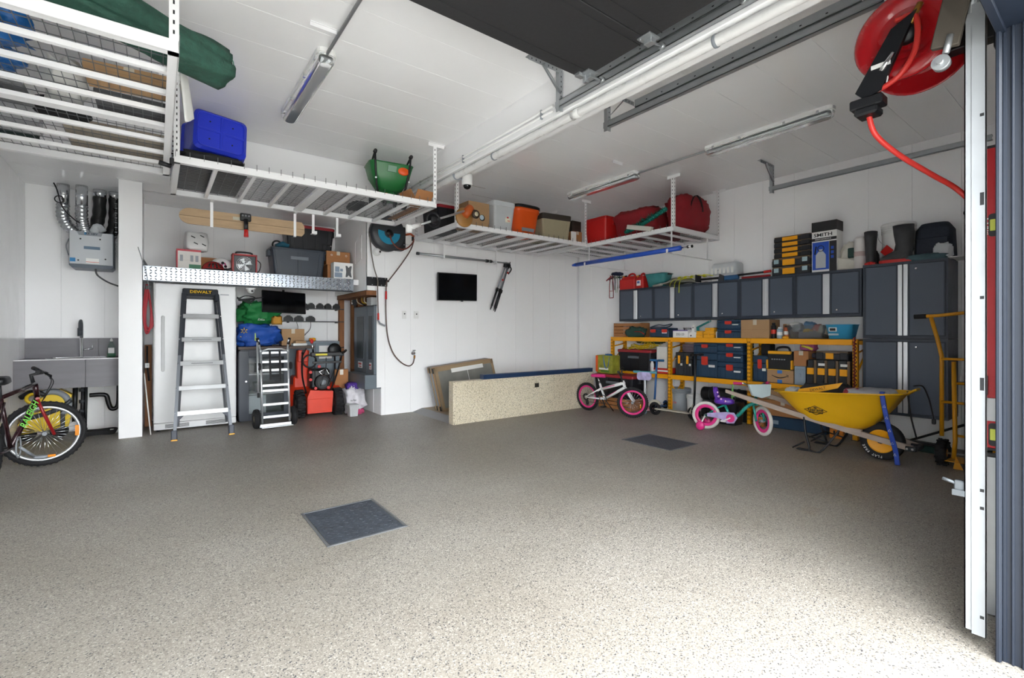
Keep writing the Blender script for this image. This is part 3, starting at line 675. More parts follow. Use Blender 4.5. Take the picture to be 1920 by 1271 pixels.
t = T('rack_winch', 'black clamp hooked on the corner between the two left racks', 'clamp', (.105, 4.72, ZR-.05)); b = B(); b.bb(-.02, -.03, 0, .01, .03, .05, .006); part('jaw', b, BLACK, t); b = B(); b.cyl((-.01, 0, -.015), (-.09, -.01, .0), .018, n=10); part('handle', b, BLACK, t)
# --- middle rack contents
BBIN = mt('blue_bin_plastic', '1F34C4', .38, var=.05)
t = T('recycling_bin', 'blue recycling bin tipped on its side on the ceiling rack', 'bin', (.42, 5.34, DK+.055), rot=(80, 4, 6))
b = B(); b.tub([(.36, .38, .34), (.34, .42, .38), (.0, .46, .43), (-.03, .50, .47), (-.03, .46, .43), (.02, .43, .40), (.33, .38, .34)], .05, 4, cap0=True, cap1=True)
b.v = [(x, y+.215, z) for x, y, z in b.v]; part('tub_body', b, BBIN, t)
b = B(); b.bb(-.19, .205, .358, .19, .225, .368, .003); b.bb(-.01, .05, .358, .01, .38, .368, .003)
for q in rr(.36, .32, .04): pass
b.tube([(x, y+.215, .362) for x, y in rr(.365, .325, .05, 3)], .007, 6, True); part('base_rib', b, BBIN, t)
b = B()
for x in (-.09, .09):
    for y in (.13, .30): b.cyl((x, y, .355), (x, y, .3625), .007, n=8)
part('drain_hole', b, INK, t, kind='stuff')
b = B(); b.blob((0, 0, 0), (.24, .12, .035), 4, .3, 3); one('black_tarp', b, BLACKR, 'flattened black plastic bag under the blue bin', 'bag', (.38, 4.93, DK+.035))
t = T('plastic_tray', 'wide black plastic tray on the mesh under the blue bin', 'tray', (.42, 5.47, DK)); b = B(); b.bb(-.27, -.42, 0, .27, .46, .018, .004); part('base', b, BLACK, t)
b = B(); b.bb(-.27, -.42, .018, -.26, .46, .03); b.bb(.26, -.42, .018, .27, .46, .03); b.bb(-.27, .45, .018, .27, .46, .03); part('rim', b, BLACK, t)
# spreader
GRN = mt('green_hopper', '1F6B35', .35, var=.05)
t = T('seed_spreader', 'green lawn seed spreader standing at the end of the middle rack', 'spreader', (2.20, 5.36, DK), -8)
b = B()
def hop(z, w_, d_): return [(x, y, z) for x, y in rr(w_, d_, .07, 4)]
b.loft([hop(.17, .16, .12), hop(.20, .30, .20), hop(.33, .44, .32), hop(.46, .50, .36), hop(.475, .52, .38)], smooth=True); hp = part('hopper', b, GRN, t)
b = B(); b.prism([(-.06, .37), (.04, .37), (.05, .44), (-.05, .44)], -.183, -.172, 'Y'); part('rate_plate', b, mt('spreader_print', '7FA08A', .5), hp)
b = B(); b.sph((.13, -.165, .40), (.07, .02, .05), 14, 8); part('dial', b, ORANGE, hp)
b = B(); b.loft([hop(.06, .20, .10), hop(.17, .20, .14)]); part('gearbox', b, GRN, t)
b = B(); b.bb(-.09, -.06, .13, .09, -.052, .145, .002); part('shutter', b, WHITEP, t)
b = B(); b.bb(-.06, -.075, .09, -.03, -.055, .15, .004); part('lever', b, ORANGE, t)
for s_ in (-1, 1):
    b = B(); b.lathe([(.02, -.028), (.07, -.028), (.088, -.018), (.088, .018), (.07, .028), (.02, .028)], 20, (s_*.185, .02, .088), 'X'); part('wheel', b, BLACKR, t)
    b = B(); b.tube([(s_*.12, -.03, .08), (s_*.17, -.12, .22), (s_*.20, -.19, .46), (s_*.205, -.20, .56)], .012, 8); b.tube([(s_*.205, -.20, .56), (s_*.20, .10, .47)], .012, 8); a = part('handle_tube', b, BLACK, t)
    b = B(); b.sph((s_*.205, -.205, .56), (.022, .03, .022), 10, 6); b.cyl((s_*.205, -.23, .565), (s_*.205, -.18, .565), .02, n=8); part('clamp_knob', b, BLACK, a)
    b = B(); b.cyl((s_*.19, -.17, .28), (s_*.19, -.178, .28), .011, n=8); part('bolt', b, CHROME, a)
    b = B(); b.tube([(s_*.06, -.02, .08), (s_*.05, -.07, .0+.01)], .010, 6); b.lathe([(.01, -.015), (.04, -.015), (.045, 0), (.04, .015), (.01, .015)], 12, (s_*.06, -.04, .045), 'X'); part('stand', b, BLACK, t)
b = B(); b.cyl((-.19, .02, .088), (.19, .02, .088), .008, n=8); part('axle', b, GALV, t)
t = cbox('torn open cardboard tray at the end of the middle rack', .22, .26, .035, (2.40, 4.86, DK), 6, CARD2, open_=True)
b = B(); b.bb(-.05, -.30, 0, .05, .42, .008); one('flat_cardboard', b, CARD2, 'flattened brown cardboard on the mesh behind the torn tray', 'cardboard', (2.465, 5.50, DK+.003))
b = B(); b.blob((0, 0, 0), (.10, .16, .03), 14, .3, 3); one('black_cover', b, BLACKR, 'small black cover lying on the mesh left of the spreader', 'cover', (1.92, 5.62, DK+.03))
# --- wooden sled and clamp under the middle rack
SLEDW = mt('old_sled_wood', 'AE9373', .65, var=.16, scale=4, stretch=(1, 8, 8), bump=.1)
t = T('wooden_sled', 'long old wooden sled board hung under the middle rack', 'sled', (.80, 6.075, 2.40))
for z0, z1 in ((0, .082), (.086, .168)):
    b = B(); n = 10; out = []
    for k in range(n+1):
        a = PI/2*k/n; out.append((-.61+.10-.10*math.cos(a)*1.0, .084+(1 if z0 else -1)*.084*math.sin(a)*1.0))
    zz = lambda v: v
    if z0: poly = [(-.61, .086)]+[(p[0], max(p[1], .086)) for p in out]+[(.60, .168), (.63, .12), (.63, .086)]
    else: poly = [(-.61, .082), (.63, .082), (.63, .04), (.60, 0)]+[(p[0], min(p[1], .082)) for p in out[::-1]]
    if z0: poly = poly[::-1]
    b.prism(poly, 0, .02, 'Y'); part('plank', b, SLEDW, t)
b = B(); b.bb(-.12, -.002, .10, -.04, .0005, .135); part('sticker', b, mt('faded_sticker', 'B5B3A2', .6), t)
for x in (-.32, .52):
    b = B(); b.bb(x-.014, -.012, -.01, x+.014, -.006, .262); b.bb(x-.014, -.107, .256, x+.014, -.006, .262); b.bb(x-.014, -.012, -.014, x+.014, .03, -.008); part('hook_strap', b, WIRE, t)
t = T('red_clamp', 'black hand clamp with red handle gripped on the wooden sled', 'clamp', (.80, 6.055, 2.43)); b = B(); b.bb(-.055, -.03, .06, .055, .0, .15, .01); part('clamp_plate', b, BLACK, t)
for x in (-.03, .0, .03):
    b = B(); b.cyl((x, -.035, .12), (x, -.028, .12), .011, n=10); part('bolt', b, CHROME, t)
b = B(); b.tube([(0, -.035, .08), (.0, -.05, .0), (0, -.05, -.04)], .022, 8); part('neck', b, BLACK, t); b = B(); b.tube([(0, -.05, -.03), (0, -.055, -.12)], [.02, .024], 10); part('grip', b, RED, t)
for x, lab in ((1.50, 'white J-hook hanging from the middle rack near the sled tip'), (1.78, 'white J-hook hanging from the middle rack nearer the dark tote')):
    b = B(); b.bb(x-.014, 5.955, 2.42, x+.014, 5.961, ZR+.01); b.bb(x-.03, 5.90, 2.415, x+.03, 5.961, 2.42); b.bb(x-.03, 5.90, 2.42, x+.03, 5.904, 2.45); one('rack_hook', b, WIRE, lab, 'hook')
# --- back rack contents
DK3 = DK-.025
DTOTE = mt('black_tote_plastic', '191B22', .38, var=.06)
tote('black tote with red lid at the end of the back rack', .36, .52, .36, (3.33, 5.92, DK3), 0, DTOTE, REDL, ribs=3)
t = cbox('cardboard box with hand hole and round cut-out on the back rack', .34, .34, .35, (3.575, 5.52, DK3), 0, CARD, tape=False)
b = B(); b.tub([(0, .10, .034), (.0015, .10, .034)], .016, 4); part('hand_hole', b, INK, t).rotation_euler = (PI/2, 0, 0); t.children[-1].location = (.05, .0002, .27)
b = B(); b.lathe([(.045, 0), (.045, .002)], 20); o = part('round_hole', b, INK, t); o.rotation_euler = (PI/2, 0, 0); o.location = (.05, .0002, .14)
b = B(); b.lathe([(.034, 0), (.034, .003)], 18); o = part('bottle_seen_inside', b, mt('pale_blue_plastic', 'B9CBD8', .4), t); o.rotation_euler = (PI/2, 0, 0); o.location = (.043, -.001, .145)
# trimmer
t = T('string_trimmer', 'string trimmer with orange motor head lying across the rack end', 'trimmer', (0, 0, 0))
b = B(); b.tube([(2.36, 5.02, 2.46), (3.22, 5.30, 2.83)], .014, 10); part('shaft', b, ALU, t)
b = B(); b.tube([(2.30, 5.0, 2.43), (2.45, 5.05, 2.50)], .026, 10); b.bb(2.26, 4.98, 2.38, 2.33, 5.03, 2.47, .01); part('rear_grip', b, WHITEP, t)
b = B(); b.ring((2.66, 5.12, 2.60), .085, .014, 'Y', 24, 8); b.blob((2.66, 5.11, 2.59), (.05, .035, .04), 3, .2); part('loop_handle', b, BLACK, t)
b = B(); b.M = Matrix.Translation((3.27, 5.31, 2.84)) @ Euler((0, R(35), 0)).to_matrix().to_4x4(); b.lathe([(.02, -.10), (.05, -.09), (.06, -.02), (.055, .06), (.03, .08)], 14); b.M = Matrix(); part('motor_head', b, mt('burnt_orange_plastic', 'BE5A25', .45, var=.08), t)
b = B(); b.lathe([(.01, 0), (.05, 0), (.06, .02), (.05, .04), (.03, .045), (.0, .045)], 18, (3.36, 5.25, 2.80), 'Y'); o = part('line_spool', b, mt('spool_brown', '3A2A22', .5), t)
b = B(); b.lathe([(.0, -.004), (.028, -.004), (.03, .0)], 14, (3.36, 5.25, 2.80), 'Y'); part('spool_cap', b, mt('cream_plastic', 'C9BFA3', .5), o)
b = B(); b.lathe([(.0, .0), (.12, .0), (.13, .02), (.125, .03), (.0, .02)], 20, (3.23, 5.33, 2.755), 'Y'); part('debris_guard', b, mt('tan_guard', 'A4763F', .5, var=.1), t)
# tubs
CLEARP = mt('frosted_plastic', 'DDE1E4', .3, var=.04, scale=6, trans=.35, ior=1.3)
tote('frosted clear tub filled with white stuffing on the back rack', .38, .42, .41, (3.965, 5.44, DK3), 0, CLEARP, mt('pale_lid', 'C6CBCF', .35), taper=.80, ribs=0, lidh=.06)
b = B(); b.bb(-.045, -.003, -.05, .045, .001, .05); t = T('price_label', 'small printed label stuck on the frosted clear tub', 'label', (4.03, 5.466, DK3+.17)); part('paper', b, mt('cream_label', 'E4DCC8', .6), t)
b = B(); b.bb(-.02, -.0045, .01, .01, -.003, .035); b.bb(-.01, -.0045, -.03, .03, -.003, -.02); part('print', b, RED, t)
def roundtub(label, w_, h_, loc, body, lidm, plate=True, name='round_tub'):
    t = T(name, label, 'tub', loc); b = B(); b.tub([(0, w_*.78, w_*.74), (h_*.72, w_*.95, w_*.9), (h_*.73, w_, w_*.94), (h_*.86, w_, w_*.95)], .12, 5, smooth=True); part('tub_body', b, body, t)
    b = B(); b.tub([(h_*.84, w_*1.03, w_*.98), (h_*.92, w_*1.03, w_*.98), (h_*.95, w_*.95, w_*.9), (h_*.93, w_*.8, w_*.76), (h_*.99, w_*.74, w_*.7)], .12, 5, smooth=True); l = part('lid', b, lidm, t)
    for s_ in (-1, 1): b = B(); b.bb(s_*w_*.42, -.07, h_*.86, s_*w_*.54, .07, h_, .015); part('handle', b, lidm, t)
    if plate:
        b = B(); b.add([(-.11, -w_*.395-.002, h_*.12), (.11, -w_*.395-.002, h_*.12), (.115, -w_*.41-.004, h_*.22), (-.115, -w_*.41-.004, h_*.22), (-.11, -w_*.3, h_*.12), (.11, -w_*.3, h_*.12), (.115, -w_*.3, h_*.22), (-.115, -w_*.3, h_*.22)], [(0, 1, 2, 3), (0, 3, 7, 4), (1, 5, 6, 2), (3, 2, 6, 7), (0, 4, 5, 1)]); part('label_plate', b, GREYP, t)
    return t
roundtub('bright orange tub with black lid on the back rack', .50, .47, (4.445, 5.72, DK3), ORANGE, BLACK)
tote('beige tote with dark brown lid on the back rack', .56, .52, .40, (5.02, 5.50, DK3), -8, mt('beige_tote', 'A39A80', .42, var=.04), mt('dark_brown_lid', '3A342F', .4), ribs=2, lidh=.08, taper=.86)
cbox('brown carton on the back rack, under the dark one', .20, .26, .18, (5.46, 5.50, DK3), 0, CARD2)
cbox('dark printed carton stacked on the brown carton', .20, .26, .17, (5.46, 5.52, DK3+.182), 0, mt('dark_carton', '2C241F', .6, var=.08), tape=False)
b = B(); b.bb(-.05, 0, 0, .05, .03, .15, .006); one('paper_packet', b, PAPER, 'small white printed packet leaning by the brown carton', 'packet', (5.31, 5.425, DK3))
# --- right rack contents
tote('bright red tote on the right rack', .48, .46, .40, (5.66, 5.32, DK3), -90, RED, mt('red_lid', 'B01E1E', .4), ribs=0, taper=.85)
REDC = mt('dark_red_canvas', '8E1A24', .75, var=.12, scale=7, bump=.35, bscale=9)
def duffel(label, c, r_, seed, rz):
    t = T('storage_bag', label, 'bag', c, rz); b = B(); b.blob((0, 0, r_[2]), r_, seed, .22, 1.7, 32, 18, .62); part('bag_body', b, REDC, t)
    b = B(); P_ = [(r_[0]*1.0*math.cos(a)*.35-r_[0]*.1, -r_[1]*.98*math.cos(a*.2), r_[2]*(1.0+1.0*math.sin(a))) for a in [PI*.05+PI*.9*i/10 for i in range(11)]]
    b.tube(P_, .018, 6, flat=(1, .3)); part('strap', b, mt('black_webbing', '26181A', .8), t)
    b = B(); b.tube([(-r_[0]*.8, 0, r_[2]*1.9), (0, .02, r_[2]*2.02), (r_[0]*.8, 0, r_[2]*1.85)], .008, 6); part('zip', b, MATS['black_webbing'], t)
    return t
duffel('big dark red holiday-tree bag behind the tinsel', (6.03, 4.67, DK3), (.38, .27, .23), 3, 90)
duffel('dark red holiday-tree bag at the window end of the right rack', (6.27, 4.02, DK3), (.40, .17, .26), 6, 0)
duffel('flatter dark red bag between the two large ones', (6.55, 4.62, DK3), (.18, .24, .16), 9, 0)
TIN = mt('green_tinsel', '1F8C7C', .25, metal=.5, var=.4, scale=40)
t = T('tinsel_garland', 'shiny green tinsel garland spilling from a white carton', 'garland', (5.645, 4.34, DK3+.03)); random.seed(5)
b = B()
for k in range(800):
    u = random.random(); c = V(.02+.03*random.random(), .36-.70*u, .02+.20*u**1.0*.9+.05*random.random()); d = V(random.uniform(-1, 1), random.uniform(-1, 1), random.uniform(-.6, 1)).normalized()*random.uniform(.03, .065); s_ = d.cross(V(0, 0, 1)).normalized()*.0045
    b.add([tuple(c-s_), tuple(c+s_), tuple(c+d+s_*.4), tuple(c+d-s_*.4)], [(0, 1, 2, 3)])
part('tinsel_strands', b, TIN, t, kind='stuff')
b = B(); b.tube(sp([(.03, .36, .03), (.03, .1, .08), (.03, -.2, .18), (.03, -.36, .24)], 4), .03, 8); part('core', b, TIN, t)
b = B(); b.M = Matrix.Translation((-.03, .05, .03)) @ Euler((R(14), 0, 0)).to_matrix().to_4x4(); b.bb(-.03, -.22, -.03, .03, .22, .035, .003); part('carton', b, mt('tinsel_carton', 'CFCBC2', .6), t)
# --- blue roller and its hooks
BLUEV = mt('blue_vinyl', '1E4FB8', .35, var=.06)
t = T('blue_roller', 'long rolled blue awning fabric slung under the right rack', 'roll', (5.56, 0, 2.365)); b = B(); b.tube([(0, 5.62, 0), (0, 4.6, .0), (0, 3.68, 0)], .032, 14); part('fabric_roll', b, BLUEV, t)
b = B(); b.cyl((0, 3.68, 0), (0, 3.52, 0), .008, n=8); b.cyl((.02, 3.68, .01), (.02, 3.60, .01), .006, n=8); a = part('roller_rod', b, CHROME, t)
for y in (3.52, 3.58): b = B(); b.cyl((0, y, 0), (0, y-.012, 0), .02, n=12); part('end_wheel', b, BLACK, a)
b = B(); b.tube([(0, 5.62, 0), (0, 5.72, 0)], [.032, .018], 12); part('fabric_end', b, BLUEV, t)
for y, lab in ((5.40, 'white hanger bar under the right rack nearer the corner'), (3.86, 'white hanger bar under the right rack nearer the doors')):
    t = T('rack_hanger', lab, 'hanger', (0, y, 0)); zb = 2.322
    for x in (5.62, 6.50): b = B(); b.bb(x-.014, -.003, zb, x+.014, .003, ZR-.02); part('drop_strap', b, WIRE, t)
    b = B(); b.bb(5.52, -.014, zb-.005, 6.62, .014, zb); b.bb(5.515, -.014, zb-.005, 5.52, .014, zb+.05); part('support_bar', b, WIRE, t)
# ================================================================ right wall: cabinets
CAB = mt('slate_cabinet', '4C5563', .42, var=.02); CABF = mt('dark_cabinet_frame', '313844', .42, var=.02)
HAND = mt('satin_aluminium', 'D3D5D8', .3, metal=.7, var=0)
def cabinet(name, label, w_, d_, h_, loc, lock_top=False, twin=False, cat='cabinet', group=None):
    t = T(name, label, cat, loc, -90, group); f = .028
    b = B(); b.bb(-w_/2, .02, 0, w_/2, d_, h_, .002); b.bb(-w_/2, 0, 0, w_/2, .02, f); b.bb(-w_/2, 0, h_-f, w_/2, .02, h_); b.bb(-w_/2, 0, f, -w_/2+f*.6, .02, h_-f); b.bb(w_/2-f*.6, 0, f, w_/2, .02, h_-f); part('body', b, CABF, t)
    for s_ in (-1, 1):
        x0, x1 = (-w_/2+f*.65, -.003) if s_ < 0 else (.003, w_/2-f*.65)
        b = B(); b.bb(x0, -.004, f+.003, x1, .016, h_-f-.003, .003); d = part('door', b, CABF, t)
        i0, i1 = (x0+.012, x1-.055) if s_ < 0 else (x0+.055, x1-.012)
        b = B(); b.bb(i0, -.0065, f+.010, i1, -.003, h_-f-.010, .0015); part('door_panel', b, CAB, d)
        if twin or s_ > 0:
            a0, a1 = (-.043, -.004) if (twin and s_ < 0) else ((.004, .043) if twin else (-.037, .037))
            b = B(); b.bb(a0, -.016, f+.004, a1, -.004, h_-f-.004, .003); b.bb((a0+a1)/2-.002, -.019, f+.004, (a0+a1)/2+.002, -.014, h_-f-.004); part('handle', b, HAND, d)
        if s_ > 0:
            z = h_-.085 if lock_top else f+.05
            b = B(); b.lathe([(.012, 0), (.011, .006), (.004, .007)], 14, (.11, -.0065, z), 'Y'); b.v = [(x, -.0065-(y+.0065), zz) for x, y, zz in b.v]; part('lock', b, CHROME, d)
    return t
NAME5 = ['leftmost, under the fuel cans', 'second from the left, under the yellow straps', 'third from the left, under the frosted bin', 'fourth from the left, under the organiser stack', 'rightmost, next to the tall locker']
for k in range(5):
    cabinet('wall_cabinet', 'slate wall cabinet with silver handle, '+NAME5[k], .712, .35, .551, (6.49, 5.512-.714*(k+.5), 1.436), group='slate wall cabinets')
cabinet('locker', 'lower half of the tall slate locker with twin silver handles', .723, .43, .826, (6.41, 1.545, .350), True, True, group='slate lockers')
cabinet('locker', 'upper half of the tall slate locker, below the rubber boots', .723, .43, .826, (6.41, 1.545, 1.180), True, True, group='slate lockers')
t = T('outlet_box', 'small black box on the wall at the end of the cabinets', 'socket', (6.849, 5.72, 1.55)); b = B(); b.bb(-.04, -.04, 0, 0, .04, .13, .006); part('case', b, BLACK, t); b = B(); b.bb(-.044, -.025, .03, -.038, .025, .10, .003); part('cover', b, DGREY, t)
# ================================================================ yellow shelving
YSL = mt('slot_dark', '2A1D07', .8, var=0)
t = T('shelving', 'long yellow steel shelving of three bays below the cabinets', 'shelving', (0, 0, 0))
PY = (5.62, 4.45, 3.205, 1.985); XF, XB = 6.42, 6.80
def ypost(x, y, s_):
    b = B(); b.bb(x, y-.026, .004, x+.004, y+.026, 1.165); b.bb(x, y-.026, .004, x+.045, y-.022, 1.165); b.bb(x, y+.022, .004, x+.045, y+.026, 1.165); p = part('post', b, YEL, t)
    b = B()
    for k in range(21):
        for dy in (-.012, .012): b.bb(x-.0008, y+dy-.0045, .06+k*.052, x+.0002, y+dy+.0045, .085+k*.052)
    part('slot', b, YSL, p, kind='stuff')
    b = B(); b.bb(x-.01, y-.035, 0, x+.06, y+.035, .006); part('foot_plate', b, BLACK, p)
for y in PY:
    ypost(XF, y, 1); ypost(XB-.05, y, 1)
    for z0, z1 in ((.15, .45), (.45, .15), (.75, 1.0), (1.0, 1.05)): b = B(); b.tube([(XF+.03, y, z0), (XB-.03, y, z1)], .012, 4); part('cross_brace', b, YEL, t)
for k in range(3):
    for z in (1.165, .585):
        for x in (XF-.006, XB-.03):
            b = B(); b.bb(x, PY[k+1]+.027, z-.068, x+.03, PY[k]-.027, z, .003); part('beam', b, YEL, t)
        b = B(); b.bb(XF+.03, PY[k+1]+.0, z-.016, XB-.03, PY[k], z-.002); part('deck', b, mt('particle_deck', '8B7A60', .8, var=.1), t)
b = B(); y = 1.985
b.tube([(XF-.02, y+(.008 if k % 2 else -.008), .45+.74*k/40) for k in range(41)], .011, 6); one('red_chain', b, mt('dark_red_chain', '6E1A18', .5, metal=.3), 'dark red strap hanging down the last yellow post', 'strap')
# ---------------------------------------------------------------- on the cabinets
ZT = 1.988
def gascan(label, w_, d_, h_, loc, big):
    t = T('fuel_can', label, 'fuel can', loc, -90); b = B(); b.tub([(0, w_*.94, d_), (.01, w_, d_), (h_*.62, w_*.97, d_), (h_*.82, w_*.72, d_*.8, w_*.08), (h_*.84, w_*.6, d_*.6, w_*.1)], .03, 3); b.v = [(x, yy+d_/2, z) for x, yy, z in b.v]; part('can_body', b, RED, t)
    b = B(); b.tube(sp([(-w_*.15, d_/2, h_*.78), (w_*.0, d_/2, h_*.98), (w_*.25, d_/2, h_*.98), (w_*.40, d_/2, h_*.70)], 5), .018, 8); part('handle', b, RED, t)
    b = B(); b.cyl((-w_*.26, d_/2, h_*.70), (-w_*.30, d_/2, h_*.93), .028, n=12); part('cap', b, BLACK, t); b = B(); b.cyl((-w_*.34, d_/2-.03, h_*.84), (-w_*.34, d_/2-.04, h_*.84), .02, n=10); part('valve', b, YEL, t)
    if not big: b = B(); b.bb(-w_*.28, -.003, h_*.2, w_*.2, .002, h_*.55); l = part('warning_label', b, PAPER, t); b = B(); b.bb(-w_*.22, -.0045, h_*.35, w_*.1, -.002, h_*.50); part('print', b, mt('label_blue', '5566A8', .6), l)
    return t
gascan('large red fuel can at the left end of the cabinets', .34, .20, .275, (6.55, 5.40, ZT), True)
gascan('small red fuel can with printed label beside the teal basin', .17, .17, .255, (6.55, 5.135, ZT), False)
t = T('basin', 'worn teal plastic basin upside of the cabinets beside the small fuel can', 'basin', (6.70, 4.845, ZT)); TEAL = mt('teal_plastic', '3E8586', .45, var=.12); t['label'] = 'worn teal plastic basin on the cabinets beside the small fuel can'
b = B(); b.tub([(0, .20, .30), (.22, .26, .39), (.225, .25, .38), (.01, .19, .29)], .05, 4, smooth=True); part('bowl', b, TEAL, t); b = B(); b.tube([(x, y, .222) for x, y in rr(.27, .40, .05, 4)], .008, 6, True); part('rim', b, TEAL, t); b = B(); b.bb(-.04, -.225, .20, .04, -.19, .225, .005); part('handle', b, BLACK, t)
# reflective straps over grey cover
GCOV = mt('grey_canvas', '8D8A84', .8, var=.12, bump=.3, bscale=20)
b = B(); b.sheet(lambda u, v: (6.50+.30*v, 4.78-.80*u, ZT+.012+.11*math.sin(PI*min(1, u*1.1))*math.sin(PI*(.15+.75*v))+.012*math.sin(u*17+v*5)), 20, 10, .012); one('grey_cover', b, GCOV, 'crumpled grey canvas cover spread over the cabinet tops', 'cover')
b = B(); b.tube([(6.56, 4.84, ZT+.02), (6.52, 4.72, ZT+.015), (6.50, 4.65, ZT+.03)], [.03, .045, .03], 10, flat=(1, .6)); one('grey_roll', b, mt('silver_cloth', 'A5A29B', .4, var=.15), 'silvery rolled end of the cover over the cabinet edge', 'roll')
YST = mt('hi_vis_yellow', 'D9DB1E', .6, var=.08)
t = T('safety_straps', 'bright yellow hi-vis straps spilling over the cabinet front', 'straps', (0, 0, 0))
for y0, z0, l in ((4.30, .05, .13), (4.38, .06, .05), (4.46, .03, .02)):
    b = B(); b.tube(sp([(6.62, y0-.2, ZT+.10), (6.52, y0-.04, ZT+.085), (6.468, y0, ZT+.03), (6.466, y0+.01, ZT-l)], 5), .022, 6, flat=(1, .14)); part('strap', b, YST, t)
for k in range(5):
    b = B(); b.tube(sp([(6.58+.02*k, 4.40-.10*k, ZT+.10), (6.53, 4.32-.10*k, ZT+.12), (6.56, 4.20-.10*k, ZT+.09)], 5), .022, 6, flat=(1, .25)); part('strap', b, YST, t)
t = T('cake_carrier', 'frosted white plastic carrier on the cabinets behind the snow brush', 'carrier', (6.70, 3.66, ZT+.001)); b = B(); b.tub([(0, .24, .38), (.09, .25, .39)], .05, 4); part('base', b, WHITEP, t); b = B(); b.tub([(.092, .25, .39), (.24, .245, .385), (.27, .21, .35)], .05, 4, smooth=True); part('cover', b, CLEARP, t)
b = B()
for k in range(6): b.bb(-.131, -.16+.062*k, .11, -.127, -.125+.062*k, .2, .002)
part('moulded_window', b, PAPER, t, kind='stuff')
t = T('snow_brush', 'black and blue snow brush lying along the cabinet tops', 'brush', (0, 0, ZT)); b = B(); b.tube([(6.53, 3.98, .05), (6.53, 3.45, .045)], .016, 8); part('shaft', b, BLACK, t); b = B(); b.prism([(3.98, .0), (4.06, .0), (4.06, .13), (3.98, .10)], 6.51, 6.54, 'X'); part('scraper', b, BLACK, t)
b = B(); b.bb(6.50, 3.40, .005, 6.56, 3.62, .07, .012); part('bristles', b, mt('blue_bristle', '34618C', .8, var=.2, bump=.4, bscale=60), t)
b = B(); b.prism([(3.60, 0), (3.68, 0), (3.66, .1), (3.60, .07)], 6.48, 6.50, 'X'); part('scraper_tip', b, DGREY, t)
t = T('grabber', 'long black and red reacher lying beside the organiser stack', 'grabber', (0, 0, ZT)); b = B(); b.tube([(6.52, 3.42, .06), (6.54, 3.05, .07)], .014, 8); part('shaft', b, BLACK, t); b = B(); b.tube([(6.54, 3.06, .07), (6.54, 2.97, .075)], .018, 8); part('tip', b, RED, t); b = B(); b.bb(6.50, 2.97, .0, 6.54, 3.35, .028, .006); part('red_case', b, mt('deep_red_plastic', '8E1B22', .45), t)
# organiser stack
ORGB = mt('organiser_black', '23262B', .4, var=.05); ORGY = mt('organiser_yellow', 'F3A712', .4, var=.04); ORGC = mt('smoked_lid', '6B5A48', .25, var=.08)
def organiser(label, w_, d_, h_, loc, latchw=.33, deep=False, group=None, rz=-90, rot=None, clips=True):
    t = T('parts_organiser', label, 'organiser', loc, rz, group, rot); b = B(); b.bb(-w_/2, 0, 0, w_/2, d_, h_*.72, .005); part('tray', b, ORGB, t)
    b = B(); b.bb(-w_/2+.004, .004, h_*.74, w_/2-.004, d_, h_, .003); part('lid', b, ORGC, t)
    b = B(); b.bb(-w_*latchw/2-.02, -.014, h_*.12, w_*latchw/2-.02, .002, h_*.80, .003); part('handle', b, ORGY, t)
    if clips:
        for s_ in (-1, 1): b = B(); b.bb(s_*w_*.37-w_*.11, -.010, h_*.06, s_*w_*.37+w_*.11, .004, h_*.86, .004); c = part('latch', b, ORGB, t); 
        if deep:
            for s_ in (-1, 1): b = B(); b.bb(s_*w_*.37-.03, -.0135, h_*.35, s_*w_*.37+.03, -.009, h_*.85, .002); part('clip', b, mt('pale_blue_clip', 'A9C4CC', .4), t)
    return t
z = ZT
for k, nm in enumerate(('bottom', 'second from bottom')):
    organiser('deep yellow-handled organiser, %s of the stack on the cabinets' % nm, .46, .30, .112, (6.52, 2.72, z), .32, True); z += .114
for k, nm in enumerate(('third from bottom', 'fourth from bottom', 'second from top', 'topmost')):
    organiser('slim yellow-handled organiser, %s of the stack on the cabinets' % nm, .44, .30, .068, (6.53, 2.71, z), .42); z += .070
# sprayer carton
t = T('sprayer_carton', 'blue and white printed sprayer carton with black open top', 'box', (6.54, 2.345, ZT), -90); b = B(); b.bb(-.135, 0, 0, .135, .20, .50, .002); part('carton', b, PAPER, t)
b = B(); b.bb(-.137, -.002, .50, .137, .202, .62, .002); part('carton_top', b, mt('black_card', '232325', .6), t)
b = B(); b.bb(-.127, -.0015, .03, .055, .001, .37); fb = part('picture_panel', b, mt('print_blue', '2350B8', .4), t); b = B(); b.bb(.058, -.0015, .0, .135, .001, .37); part('side_panel', b, MATS['black_card'], t)
b = B(); b.bb(-.135, -.0018, .385, .135, .001, .42); part('name_band', b, MATS['black_card'], t)
b = B(); b.prism([(x*.055-.035, z_*.20+.05) for x, z_ in ((-1, 0), (1, 0), (1, .8), (.5, 1), (-.5, 1), (-1, .8))], -.003, -.0014, 'Y'); b.bb(-.055, -.003, .25, -.015, -.0014, .28); part('tank_picture', b, mt('print_silver', 'B9BDC2', .5), fb)
b = B(); b.ring((-.035, -.002, .29), .035, .004, 'Y', 20, 5); b.tube([(-.10, -.002, .22), (-.085, -.002, .32)], .008, 5); part('hose_picture', b, INK, fb)
for k in range(3): b = B(); b.bb(.075, -.003, .16+.055*k, .105, -.0014, .195+.055*k); part('icon', b, fb.data.materials[0], t)
text('SMITH', .058, INK, t, (-.01, -.002, .455), sx=1.25, bold=.001); text('PERFORMANCE', .022, PAPER, t, (-.01, -.0035, .402), sx=1.15)
